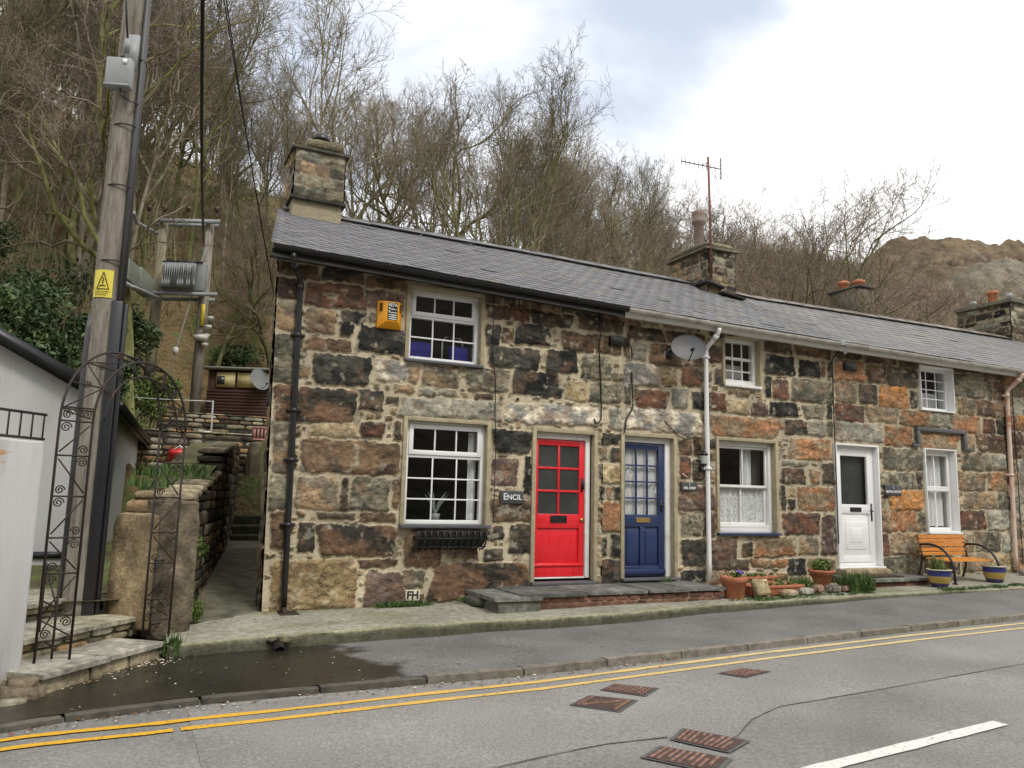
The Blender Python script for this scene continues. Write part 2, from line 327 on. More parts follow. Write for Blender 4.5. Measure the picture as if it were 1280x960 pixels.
# ground, kerb, footway
def sheet(name, x0, x1, nx, y0, y1, ny, zf, mat, xs=None, ys=None, smooth=True):
    X, Y = np.meshgrid(np.linspace(x0, x1, nx) if xs is None else xs, np.linspace(y0, y1, ny) if ys is None else ys)
    b = MB(); b.grid(np.stack([X, Y, zf(X, Y)], -1)); return structure(b.build(name, mat, smooth=smooth))
m_asph = M('worn_asphalt', [(.3, (.095, .092, .086)), (.44, (.165, .159, .146)), (.56, (.215, .207, .190)), (.7, (.31, .297, .272))], rn=.8, scale=42, rough=.88, bump=.8, bscale=160, detail=4, bdist=.006)
def mottle(m, amt, sc1, lo=.3, hi=.7):        # large soft variation on top of the fine grain
    t = m.node_tree; N = t.nodes; b = N['Principled BSDF']; src = b.inputs['Base Color'].links[0].from_socket
    tc = N.new('ShaderNodeTexCoord'); no = N.new('ShaderNodeTexNoise'); no.inputs['Scale'].default_value = sc1; no.inputs['Detail'].default_value = 5; t.links.new(tc.outputs['Object'], no.inputs[0])
    mr = N.new('ShaderNodeMapRange'); mr.inputs[1].default_value = lo; mr.inputs[2].default_value = hi; mr.inputs[3].default_value = 1-amt; mr.inputs[4].default_value = 1+amt; t.links.new(no.outputs['Fac'], mr.inputs[0])
    hs = N.new('ShaderNodeHueSaturation'); t.links.new(mr.outputs[0], hs.inputs['Value']); t.links.new(src, hs.inputs['Color']); t.links.new(hs.outputs[0], b.inputs['Base Color'])
mottle(m_asph, .22, .8); mottle(m_stone, .32, 2.3); mottle(m_white_render, .07, .8); mottle(m_wall, .12, 1.4)
m_ground = M('rough_ground', [(.3, (.06, .055, .03)), (.6, (.11, .10, .06)), (.8, (.16, .14, .10))], scale=2, rough=1, bump=.5, bscale=12)
o = sheet('ground', -900, 1500, 60, -900, 1800, 60, lambda X, Y: -2.5+0*X, m_ground)
o = sheet('road', -40, 90, 131, -40, 0, 2, lambda X, Y: road_z(X), m_asph, ys=[-40, -14, -9, -6, -4, -2.6, -1.2, .3])
# relaid strip of smoother asphalt with tar seams
m_asph2 = M('relaid_asphalt', [(.3, (.10, .097, .09)), (.45, (.18, .173, .158)), (.56, (.225, .216, .198)), (.7, (.33, .315, .29))], rn=.8, scale=50, rough=.85, bump=.6, bscale=190, detail=3, bdist=.005)
mottle(m_asph2, .2, .6)
SX = [-8, .5, 2.57, 2.93, 3.39, 3.77, 4.21, 4.66, 5.87, 8.09, 14, 30]; SY = [-12, -5.6, -5.24, -5.2, -5.24, -5.46, -5.14, -4.95, -4.87, -4.7, -4.4, -4]
xs = np.concatenate([np.linspace(.5, 12, 90), np.linspace(12.5, 30, 20)]); b = MB()
X = np.stack([xs, xs]); Y = np.stack([np.interp(xs, SX, SY), kerb_y(xs)-.1]); b.grid(np.stack([X, Y, road_z(X)+.004], -1)); structure(b.build('road_patch', m_asph2))
m_tar = flat('tar_seam', (.085, .082, .076), .7, .3, scale=30, bump=.3, bscale=80)
def strip(b, pts, w, z, jit=0, n=12, seed=0):
    P = np.array(pts, float); s = np.linspace(0, len(P)-1, n*(len(P)-1)+1); x = np.interp(s, range(len(P)), P[:, 0]); y = np.interp(s, range(len(P)), P[:, 1])
    tx = np.gradient(x); ty = np.gradient(y); L = np.hypot(tx, ty); nx, ny = -ty/L, tx/L
    wd = w*(1+jit*(vn(x*9, y*9, seed)-.5)*2)/2
    V = np.stack([np.stack([x+nx*wd, y+ny*wd, z(x)], -1), np.stack([x-nx*wd, y-ny*wd, z(x)], -1)])
    b.grid(V)
b = MB()
strip(b, [(.5, -5.6), (2.57, -5.23), (2.93, -5.2), (3.39, -5.24)], .009, lambda x: road_z(x)+.008, .8)
strip(b, [(3.77, -5.46), (4.21, -5.14), (4.66, -4.95), (5.87, -4.87), (8.09, -4.7), (14, -4.4)], .005, lambda x: road_z(x)+.008, .9, seed=3)
structure(b.build('road_seam', m_tar))
# double yellow lines, centre dash
def paint(name, c1, c2, thr=.36):
    m = bpy.data.materials.new(name); m.use_nodes = True; t = m.node_tree; N = t.nodes; Lk = t.links.new; b = N['Principled BSDF']
    tc = N.new('ShaderNodeTexCoord'); no = N.new('ShaderNodeTexNoise'); no.inputs['Scale'].default_value = 28; no.inputs['Detail'].default_value = 8; no.inputs['Roughness'].default_value = .75; Lk(tc.outputs['Object'], no.inputs[0])
    r = N.new('ShaderNodeValToRGB'); r.color_ramp.elements[0].position = thr; r.color_ramp.elements[0].color = (.16, .15, .13, 1); r.color_ramp.elements[1].position = thr+.07; r.color_ramp.elements[1].color = (1, 1, 1, 1); Lk(no.outputs['Fac'], r.inputs[0])
    sx = N.new('ShaderNodeSeparateXYZ'); Lk(tc.outputs['Object'], sx.inputs[0]); g = N.new('ShaderNodeMapRange'); g.inputs[1].default_value = .5; g.inputs[2].default_value = 6; Lk(sx.outputs[0], g.inputs[0])
    mx = N.new('ShaderNodeMix'); mx.data_type = 'RGBA'; mx.inputs[6].default_value = (*c1, 1); mx.inputs[7].default_value = (*c2, 1); Lk(g.outputs[0], mx.inputs[0])
    m2 = N.new('ShaderNodeMix'); m2.data_type = 'RGBA'; m2.blend_type = 'MULTIPLY'; m2.inputs[0].default_value = 1; Lk(mx.outputs[2], m2.inputs[6]); Lk(r.outputs[0], m2.inputs[7]); Lk(m2.outputs[2], b.inputs['Base Color'])
    b.inputs['Roughness'].default_value = .7; return m
m_yl = paint('yellow_road_paint', (.62, .34, .015), (.56, .43, .20)); m_wl = paint('white_road_paint', (.60, .59, .55), (.60, .59, .55), .36)
ox = [-9, -.65, .3, 1.2, 3.1, 6, 10.6, 30]; oa = [.2, .20, .40, .40, .27, .17, .20, .2]
b = MB()
for k, (dy, wd) in enumerate(((0, .075), (.225, .07))):
    xx = np.linspace(-4, 28, 120)
    if k: 
        for seg in (np.linspace(-4, .38, 30), np.linspace(.43, 28, 90)):
            strip(b, [(a, kerb_y(a)-np.interp(a, ox, oa)-dy) for a in seg], wd, lambda x: road_z(x)+.009, .25, 3, k)
    else: strip(b, [(a, kerb_y(a)-np.interp(a, ox, oa)-dy) for a in xx], wd, lambda x: road_z(x)+.009, .3, 3, k)
structure(b.build('yellow_lines', m_yl))
b = MB(); strip(b, [(2.0, -6.32), (3.9, -6.11), (5.82, -5.94)], .115, lambda x: road_z(x)+.009, .12, 14)
strip(b, [(11.5, -5.2), (13.4, -4.98), (15.3, -4.8)], .115, lambda x: road_z(x)+.009, .12, 14); structure(b.build('centre_line', m_wl))
# kerb stones
m_kerb = M('kerb_concrete', [(.25, (.08, .072, .055)), (.5, (.19, .17, .135)), (.8, (.30, .27, .22))], scale=11, rough=.9, bump=.6, bscale=70, vcol=1)
def kh(x): return np.interp(x, [-4, .8, 3.5], [.025, .04, .065])
b = MB(); x = -3.0; k = 0
while x < 26:
    L = .9; x2 = x+L
    p = np.array([x+.002, kerb_y(x+.002), 0]); q = np.array([x2-.002, kerb_y(x2-.002), 0]); u = q-p; n = np.array([-u[1], u[0], 0]); n = n/np.linalg.norm(n)*.12
    z = float(road_z(x+.45)+kh(x+.45)); u[2] = .0135
    c = .8+.35*rng.random(); wet = 1-.5*float(sst(2.9, 1.6, x))
    b.rough((p[0], p[1], z-.25), u, n, (0, 0, .25+rng.uniform(-.004, .004)), (14, 3, 4), .003, 9, .07, (c*wet, c*wet, c*wet*.97), k); x = x2; k += 1
structure(b.build('kerb', m_kerb, smooth=True))
# wet asphalt footway
m_foot = M('footway_asphalt', [(.3, (.07, .068, .064)), (.5, (.13, .126, .118)), (.72, (.22, .213, .20))], scale=50, rough=.85, bump=.6, bscale=120, detail=4, bdist=.006)
mottle(m_foot, .22, 1.3)
t = m_foot.node_tree; N = t.nodes; Lk = t.links.new; pb = N['Principled BSDF']; src = pb.inputs['Base Color'].links[0].from_socket; rsrc = pb.inputs['Roughness'].links[0].from_socket
tcn = N.new('ShaderNodeTexCoord'); wno = N.new('ShaderNodeTexNoise'); wno.inputs['Scale'].default_value = 1.7; wno.inputs['Detail'].default_value = 7; wno.inputs['Roughness'].default_value = .6; Lk(tcn.outputs['Object'], wno.inputs[0])
mpp = N.new('ShaderNodeMapping'); mpp.inputs['Location'].default_value = (-.20*.58, 2.5*.5, 0); mpp.inputs['Scale'].default_value = (.58, .5, 0); Lk(tcn.outputs['Object'], mpp.inputs[0])
ln = N.new('ShaderNodeVectorMath'); ln.operation = 'LENGTH'; Lk(mpp.outputs[0], ln.inputs[0])
ad = N.new('ShaderNodeMath'); ad.operation = 'MULTIPLY_ADD'; ad.inputs[1].default_value = .9; Lk(wno.outputs['Fac'], ad.inputs[0]); Lk(ln.outputs['Value'], ad.inputs[2])
wm = N.new('ShaderNodeMapRange'); wm.inputs[1].default_value = 1.68; wm.inputs[2].default_value = 1.56; Lk(ad.outputs[0], wm.inputs[0])
wet = wm.outputs[0]
mx = N.new('ShaderNodeMix'); mx.data_type = 'RGBA'; mx.blend_type = 'MULTIPLY'; Lk(wet, mx.inputs[0]); Lk(src, mx.inputs[6]); mx.inputs[7].default_value = (.17, .155, .13, 1); Lk(mx.outputs[2], pb.inputs['Base Color'])
rm = N.new('ShaderNodeMix'); Lk(wet, rm.inputs[0]); Lk(rsrc, rm.inputs[2])
wr = N.new('ShaderNodeMapRange'); wr.inputs[1].default_value = .42; wr.inputs[2].default_value = .62; wr.inputs[3].default_value = .30; wr.inputs[4].default_value = .05; Lk(wno.outputs['Fac'], wr.inputs[0]); Lk(wr.outputs[0], rm.inputs[3]); Lk(rm.outputs[0], pb.inputs['Roughness'])
xs = np.concatenate([np.linspace(-3.5, 14, 260), np.linspace(14.3, 30, 40)])
V = []
for k in range(26):
    tt = k/21
    ya = kerb_y(xs)+.13; yb = np.interp(xs, [-3.5, -1.2, -.6, .45]+FX[1:], [-3.2, -2.6, -2.0, -1.38]+FY[1:])+.0
    y = ya+(yb-ya)*tt; za = road_z(xs)+kh(xs)-.006; zb = foot_z(xs)
    z = za+(zb-za)*tt+.012*(fbm(xs*1.3, y*1.3, 3)-.5); V.append(np.stack([xs, y, z], -1))
b = MB(); b.grid(np.array(V)); structure(b.build('pavement', m_foot, smooth=True))

# raised concrete terrace along the house fronts
xs = np.concatenate([np.linspace(.42, 14, 420), np.linspace(14.1, 30, 60)])
fy = np.interp(xs, FX, FY)+.035*(fbm(xs*1.1, xs*0, 5)-.5)*2+.02*(fbm(xs*7, xs*0+3, 6)-.5)
V = []; CC = []
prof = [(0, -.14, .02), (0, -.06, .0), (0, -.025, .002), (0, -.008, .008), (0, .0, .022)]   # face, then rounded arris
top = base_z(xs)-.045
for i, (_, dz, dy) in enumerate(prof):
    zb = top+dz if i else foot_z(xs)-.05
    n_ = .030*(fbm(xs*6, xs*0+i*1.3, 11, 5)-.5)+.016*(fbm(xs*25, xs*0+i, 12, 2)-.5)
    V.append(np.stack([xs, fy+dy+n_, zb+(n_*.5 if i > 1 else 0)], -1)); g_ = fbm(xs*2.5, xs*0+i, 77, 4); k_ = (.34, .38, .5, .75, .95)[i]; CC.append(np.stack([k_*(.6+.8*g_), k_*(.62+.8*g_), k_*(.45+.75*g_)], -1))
for k in range(1, 22):
    tt = k/21; y = fy+.022+(0.12-fy)*tt
    g_ = fbm(xs*1.6, y*3, 78, 4)*sst(.75, 1, tt)*.5+.35*sst(.5, .7, fbm(xs*.9, y*2, 79, 4)); CC.append(np.stack([1-g_*.8, 1-g_*.7, 1-g_*1.1], -1).clip(.2, 1))
    V.append(np.stack([xs, y, top+(base_z(xs)-top)*tt+.012*(fbm(xs*2, y*2, 7)-.5)*2+.006*(fbm(xs*9, y*9, 9)-.5)], -1))
mottle(m_conc, .2, 1.1)
b = MB(); b.grid(np.array(V), None, np.array(CC)); structure(b.build('raised_pavement', m_conc, smooth=True))

# hillside, garden, passage
m_hill = M('leaf_litter', [(.28, (.035, .050, .015)), (.40, (.095, .115, .030)), (.47, (.14, .11, .045)), (.53, (.22, .14, .07)), (.60, (.14, .15, .05)), (.74, (.30, .25, .16))], rn=.72, scale=.8, rough=1, bump=1, bscale=9, detail=10, bdist=.12)
X, Y = np.meshgrid(np.linspace(-40, 75, 231), np.linspace(6.2, 90, 169)); b = MB(); ZT_ = terr(X, Y); ZT_[0] = 0; b.grid(np.stack([X, Y, ZT_], -1)); structure(b.build('hillside', m_hill, smooth=True))
m_opp = M('unseen_hill_dark', [(.3, (.03, .028, .015)), (.6, (.07, .055, .03)), (.8, (.10, .09, .05))], scale=.3, rough=1, bump=1, bscale=1, bdist=.5)
X, Y = np.meshgrid(np.linspace(-120, 120, 121), np.linspace(-110, -24, 44)); b = MB(); b.grid(np.stack([X, Y, -.6+.62*np.clip(-24-Y, 0, 50)*(.7+.6*fbm(X*.02, Y*.02, 6))+6*(fbm(X*.1, Y*.1, 9)-.4)*sst(-24, -32, Y)], -1)); structure(b.build('unseen_reflection_hillside', m_opp, smooth=True))  # unseen hill added behind the camera so the window glass reflects dark
def gz(X, Y):
    return .50+.3*sst(.2, 2, Y)+.95*sst(-.25, .2, X-.06*Y)*sst(.1, .9, Y)+.13*np.clip(Y-1, 0, 9)*sst(-.4, .3, X-.1*Y)+.05*(fbm(X*2, Y*2, 5)-.5)
X, Y = np.meshgrid(np.linspace(-14, 1.5, 110), np.linspace(-.6, 7.5, 70)); Xs = X+.17*np.clip(Y, 0, 9)*(X > -9)-.85*(X > -9)*np.clip((X+9)/10.5, 0, 1)*0
Xs = np.where(X > 0, X*(.62+.17*np.clip(Y, 0, 9))/1.5, X)
m_gard = M('garden_soil_and_grass', [(.3, (.05, .045, .02)), (.48, (.09, .08, .035)), (.6, (.10, .13, .03)), (.8, (.16, .18, .06))], scale=2.2, rough=1, bump=.7, bscale=18, bdist=.03)
b = MB(); b.grid(np.stack([Xs, Y, gz(Xs, Y)], -1)); structure(b.build('garden', m_gard, smooth=True))
ys = np.linspace(-.95, 6.3, 80); V = []
m_path = M('mossy_path', [(.3, (.06, .06, .035)), (.5, (.12, .115, .075)), (.75, (.20, .19, .14))], scale=5, rough=.9, bump=.6, bscale=45)
for k in range(9):
    tt = k/8; x0 = .55+.17*np.clip(ys, 0, 9); x1 = 1.50+.16*np.clip(ys, 0, 9); x = x0+(x1-x0)*tt
    V.append(np.stack([x, ys, .15+.06*sst(-.95, -.2, ys)+.085*np.clip(ys+.3, 0, 9)+.012*(fbm(x*4, ys*4, 2)-.5)], -1))
b = MB(); b.grid(np.array(V)); structure(b.build('passage_path', m_path, smooth=True))
st = thing('passage_steps', 'dark mossy stone steps climbing the shaded passage beside the end cottage', 'steps', (1.7, 4.2, .5))
for k in range(9):
    y = 5.8+.30*k; z = .64+.17*k; b = MB()
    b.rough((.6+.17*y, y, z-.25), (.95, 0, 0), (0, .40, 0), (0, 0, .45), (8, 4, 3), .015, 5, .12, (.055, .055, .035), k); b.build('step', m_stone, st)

# far mountain
E = [(-1, .30), (.5, .33), (.783, .384), (.85, .415), (.902, .43), (.956, .435), (1.03, .432), (1.147, .432), (1.209, .445), (1.275, .49), (1.367, .516), (1.438, .521), (1.539, .545), (1.673, .568), (1.9, .56), (2.4, .60), (3.2, .5), (5, .4)]
def mount(X, Y):
    ratio = X/(Y+9.83); yc = 95+25*sst(1.2, 1.3, X/105)+8*(fbm(X*.02, X*0, 3)-.5)
    hc = np.interp(X/(yc+9.83), [e[0] for e in E], [e[1] for e in E])*(yc+9.83)+1.62
    t_ = np.clip((Y-22)/(yc-22), 0, 1.0); s = np.where(Y < yc, t_**.95, 1-.004*np.clip(Y-yc, 0, 80))
    cr_ = sst(.45, .62, fbm(X*.045, Y*.045, 21, 5))*sst(.45, 1, t_)*sst(100, 150, X)
    n = (fbm(X*.06, Y*.06, 12, 5)-.5)*9*np.clip(t_*(1-t_)*4+.08, 0, 1)+(fbm(X*.3, Y*.3, 15, 4)-.5)*2.4*np.clip(t_*3, 0, 1)+cr_*7*(np.abs(fbm(X*.16, Y*.12, 30, 5)-.5)*2-.2)
    n = n+7*(np.abs(fbm(X*.07, Y*.05, 61, 5)-.5)*2-.25)*sst(135, 160, X)*sst(.6, .95, t_)
    return np.maximum(hc*s+n*np.where((t_ > .9)&(X < 140), .35, 1), .012*X-.5), cr_
xs = np.concatenate([np.linspace(22, 260, 500), np.linspace(262, 600, 80)]); ys_ = np.concatenate([np.linspace(20, 135, 210), np.linspace(137, 220, 20)])
X, Y = np.meshgrid(xs, ys_); Z, CRG = mount(X, Y)
cc = np.stack([(.13, .10, .07)[i]*(1-CRG)+(.20, .19, .155)[i]*CRG for i in range(3)], -1)
pt = fbm(X*.05, Y*.08, 40, 4)[..., None]; cc = cc*(.75+.5*pt); cc = np.where((pt > .56)&(CRG[..., None] < .3), cc*.7+np.array((.13, .10, .06))*.4, cc)*(.55+.9*fbm(X*.5, Y*.5, 43, 4)[..., None])
m_mount = M('heather_and_rock', [(.3, (.35, .33, .3)), (.45, (.8, .78, .74)), (.6, (1.15, 1.1, 1.0)), (.75, (1.6, 1.5, 1.35))], scale=.35, rn=.75, rough=1, bump=1, bscale=.7, vcol=1, detail=10, spec=.1, bdist=.6)
b = MB(); b.grid(np.stack([X, Y, Z], -1), None, cc); structure(b.build('mountain', m_mount, smooth=False))

# ------------------------------------------------------------------ stone fronts
STONES = '''1.38 1.65 4.02 4.27 R;1.75 2.5 3.97 4.28 R;2.51 3.02 4.03 4.26 P;1.39 1.67 3.62 3.97 T;1.77 2.14 3.62 3.93 T;2.22 2.54 3.79 3.95 K;2.2 2.37 3.61 3.8 K;1.8 2.37 3.41 3.56 B;2.45 3.07 3.45 3.79 K;1.39 1.68 2.96 3.57 G;1.89 2.63 2.98 3.37 K;2.7 3.12 3.08 3.37 W;1.43 2.46 2.5 2.93 M;2.5 2.81 2.7 2.96 K;1.45 1.69 1.86 2.45 T;1.89 2.5 2.33 2.49 Y;2.54 2.86 2.35 2.56 R;2.97 3.07 2.33 2.58 D;1.81 3.07 1.88 2.3 B;1.43 1.7 1.43 1.85 G;1.77 2.29 1.43 1.83 T;2.32 2.42 1.44 1.82 D;2.46 2.94 1.43 1.84 G;3 3.08 1.44 1.83 B;2.06 2.52 1.32 1.4 D;2.58 3.04 1.28 1.4 B;1.46 1.71 0.97 1.4 B;1.82 2.04 0.92 1.28 D;2.08 3.06 0.88 1.25 M;1.5 2.58 0.23 0.84 Y;2.59 3.09 0.74 0.84 B;2.69 3.19 0.21 0.68 P;3.18 3.46 0.46 0.7 G;3.17 3.69 0.73 1.14 B;3.77 4.2 0.82 0.95 P;3.54 4.99 0.28 0.77 M;4.65 4.98 0.88 1.28 D;4.38 4.97 1.31 1.61 B;4.37 4.96 2.24 2.56 K;4.37 4.77 1.79 2.16 P;4.86 4.97 1.69 2.21 K;3.33 3.86 3.07 3.35 T;3.12 3.28 3.09 3.31 T;3.97 4.58 3.07 3.38 G;3.04 4.47 2.66 2.92 g;4.65 5.42 3.06 3.42 K;4.06 4.34 2.94 3.03 P;4.22 4.89 4.09 4.29 R;4.91 5.59 4.08 4.3 D;5.67 6.49 4.11 4.33 D;4.22 4.44 3.71 4.01 K;4.67 5.23 3.78 4.09 K;5.42 5.94 3.77 4.04 B;5.97 6.43 3.78 4.05 B;4.28 5.06 3.42 3.72 K;5.16 5.7 3.42 3.76 K;5.76 6.27 3.39 3.74 G;5.51 5.86 3.04 3.32 Y;5.91 6.44 3.05 3.35 G;4.56 6.17 2.68 2.95 W;6.24 6.42 2.69 2.98 g;6.07 6.43 2.43 2.6 D;6.08 6.21 2.2 2.39 T;6.27 6.43 2.19 2.4 K;6.07 6.43 1.89 2.15 Y;6.07 6.16 1.64 1.83 K;6.2 6.28 1.65 1.83 O;6.32 6.43 1.65 1.83 K;6.08 6.43 1.18 1.61 O;6.11 6.2 0.84 1.13 K;6.27 6.43 0.83 1.14 K;6.08 6.43 0.45 0.78 K;6.48 6.59 3.78 4.07 B;6.65 6.88 3.75 4 g;6.96 7.93 3.71 4.04 B;6.48 7.09 3.35 3.7 W;7.16 7.46 3.42 3.67 Y;7.54 7.94 3.42 3.71 R;8.2 8.38 3.49 3.75 D;8.08 8.37 3.83 4.11 D;6.68 7.28 3.02 3.31 R;7.37 7.68 3.05 3.37 g;7.75 8.1 3.06 3.35 K;8.11 8.42 3.08 3.37 R;6.48 6.61 3.06 3.35 G;6.26 6.44 2.67 2.96 g;6.49 7.97 2.68 3.01 W;8.09 9.53 2.68 3.01 O;8.46 8.89 3.06 3.28 Y;8.94 9.28 3.05 3.27 P;9.32 9.93 3.07 3.31 K;9.24 9.91 3.76 4.09 K;9.98 10.47 3.79 4.07 K;10.49 10.6 3.82 4.07 R;10.66 10.76 3.83 4.09 D;9.23 9.38 3.36 3.72 K;9.41 9.75 3.36 3.69 R;9.82 10.74 3.35 3.74 G;10.06 10.55 3.07 3.32 G;10.61 10.74 3.09 3.33 K;9.64 10.14 2.8 3.03 K;10.17 10.56 2.8 3.05 g;10.61 10.74 2.79 3.05 G;9.71 10.69 2.38 2.74 O;9.55 10.15 2.26 2.35 g;9.54 10.07 1.97 2.22 D;10.17 10.41 1.98 2.21 O;10.47 10.73 1.99 2.34 D;9.89 10.72 1.54 1.93 O;9.53 9.63 1.55 1.93 D;9.69 9.84 1.76 1.91 Y;9.68 9.84 1.55 1.73 D;9.55 10.36 1.15 1.5 R;10.39 10.73 0.82 1.47 P;8.69 8.9 0.8 1.02 D;8.95 9.81 0.81 1.1 O;9.9 10.32 0.83 1.1 T;8.86 9.61 0.64 0.76 O;9.64 10.03 0.49 0.77 K;10.08 10.69 0.5 0.77 T;7.5 7.71 1.98 2.32 R;7.74 7.94 1.97 2.28 D;7.5 7.73 2.33 2.6 B;7.76 7.94 2.32 2.64 B;7.49 8.17 1.51 1.87 P;7.52 7.9 1.11 1.43 G;7.52 7.97 0.68 1.07 D;7.51 7.98 0.43 0.61 K;8.09 8.59 0.71 1.07 P;7.94 8.18 1.12 1.49 B;8.1 8.81 0.61 0.76 D;10.85 11.56 3.82 4.15 O;11.61 12.08 3.83 4.12 B;12.12 12.93 3.81 4.14 D;10.83 11.32 3.41 3.8 T;11.39 11.85 3.44 3.77 D;11.91 12.66 3.41 3.8 X;12.72 12.9 3.45 3.75 D;10.81 11.51 3.08 3.38 R;11.57 12.37 3.12 3.39 T;12.42 13.22 3.1 3.38 O;10.8 11.95 2.75 3.08 g;12.01 12.7 2.72 3.07 O;13.28 13.77 3.13 3.38 g;13.83 14.65 3.06 3.39 O;13.92 14.87 3.76 4.19 G;14.02 14.51 3.4 3.74 T;14.58 15.41 3.42 3.72 B;14.93 15.05 3.75 4.1 G;15.1 15.45 3.77 4.12 R;14.72 15.08 3.08 3.38 R;15.13 15.4 3.09 3.39 D;12.88 13.96 2.72 2.99 O;14.1 14.45 2.7 3.04 T;14.52 15.36 2.73 3.06 B;11.94 12.94 2.3 2.67 G;14.07 14.89 2.37 2.66 G;14.96 15.35 2.38 2.69 g;11.84 12.74 1.97 2.24 G;12.04 12.91 1.59 1.93 X;11.82 12.73 1.21 1.57 O;12.77 12.94 1.23 1.55 G;12.03 12.91 0.81 1.17 T;11.79 11.99 0.81 1.16 R;11.81 12.8 0.43 0.77 G;13.9 14.68 1.98 2.31 T;14.76 15.36 2 2.33 O;14.03 14.98 1.64 1.94 T;15.03 15.39 1.63 1.94 G;13.86 14.61 1.25 1.6 R;14.69 15.35 1.25 1.62 g;14.3 15.02 0.85 1.21 G;15.07 15.36 0.83 1.18 g;13.89 14.23 0.84 1.17 T;12.87 13.43 0.82 1.16 T;12.86 13.83 0.47 0.77 B;13.9 14.63 0.49 0.81 T;14.7 15.27 0.48 0.8 Y;12.79 12.93 1.98 2.26 D;10.87 11.48 4.19 4.46 D;11.53 12.39 4.18 4.43 B;12.43 12.95 4.17 4.41 D;13.97 14.76 4.23 4.45 D;14.82 15.56 4.16 4.4 B;9.24 9.86 4.12 4.36 D;9.92 10.75 4.13 4.34 B;6.56 7.23 4.06 4.26 D;7.27 8 4.08 4.26 B;1.37 1.91 4.3 4.47 B;1.95 2.48 4.31 4.47 D;2.52 3.03 4.3 4.45 B;4.18 4.74 4.3 4.43 D;4.76 5.38 4.3 4.43 B;5.41 6.06 4.31 4.44 D;6.09 6.78 4.28 4.42 B;8.08 9.16 4.25 4.39 D'''
STONES = [tuple(map(float, s.split()[:4]))+(s.split()[4],) for s in STONES.split(';')]
PAL0 = {'K': ((.020, .021, .020), (.062, .060, .050)), 'D': ((.045, .042, .035), (.10, .080, .055)), 'B': ((.075, .052, .034), (.17, .11, .062)), 'R': ((.155, .070, .040), (.085, .058, .044)),
       'P': ((.085, .058, .050), (.16, .115, .09)), 'T': ((.27, .19, .105), (.16, .14, .10)), 'Y': ((.38, .31, .18), (.27, .20, .095)), 'G': ((.085, .085, .062), (.19, .175, .12)),
       'g': ((.17, .175, .145), (.28, .27, .21)), 'W': ((.46, .42, .33), (.17, .17, .16)), 'O': ((.30, .145, .062), (.22, .165, .10)), 'X': ((.46, .20, .045), (.32, .17, .07)), 'M': ((.048, .044, .036), (.18, .105, .060))}
_pm = dict(K=1.1, D=1.15, B=1.15, R=1.05, P=1.15, T=1.2, Y=1.15, G=1.3, g=1.25, W=1.3, O=1.2, X=1.15, M=1.1)
PAL = {k: tuple(tuple(x*_pm[k]*(1.03, 1.0, .97)[i] for i, x in enumerate(c)) for c in v) for k, v in PAL0.items()}
RUST = np.array((.22, .12, .065)); LICH = np.array((.40, .37, .27))
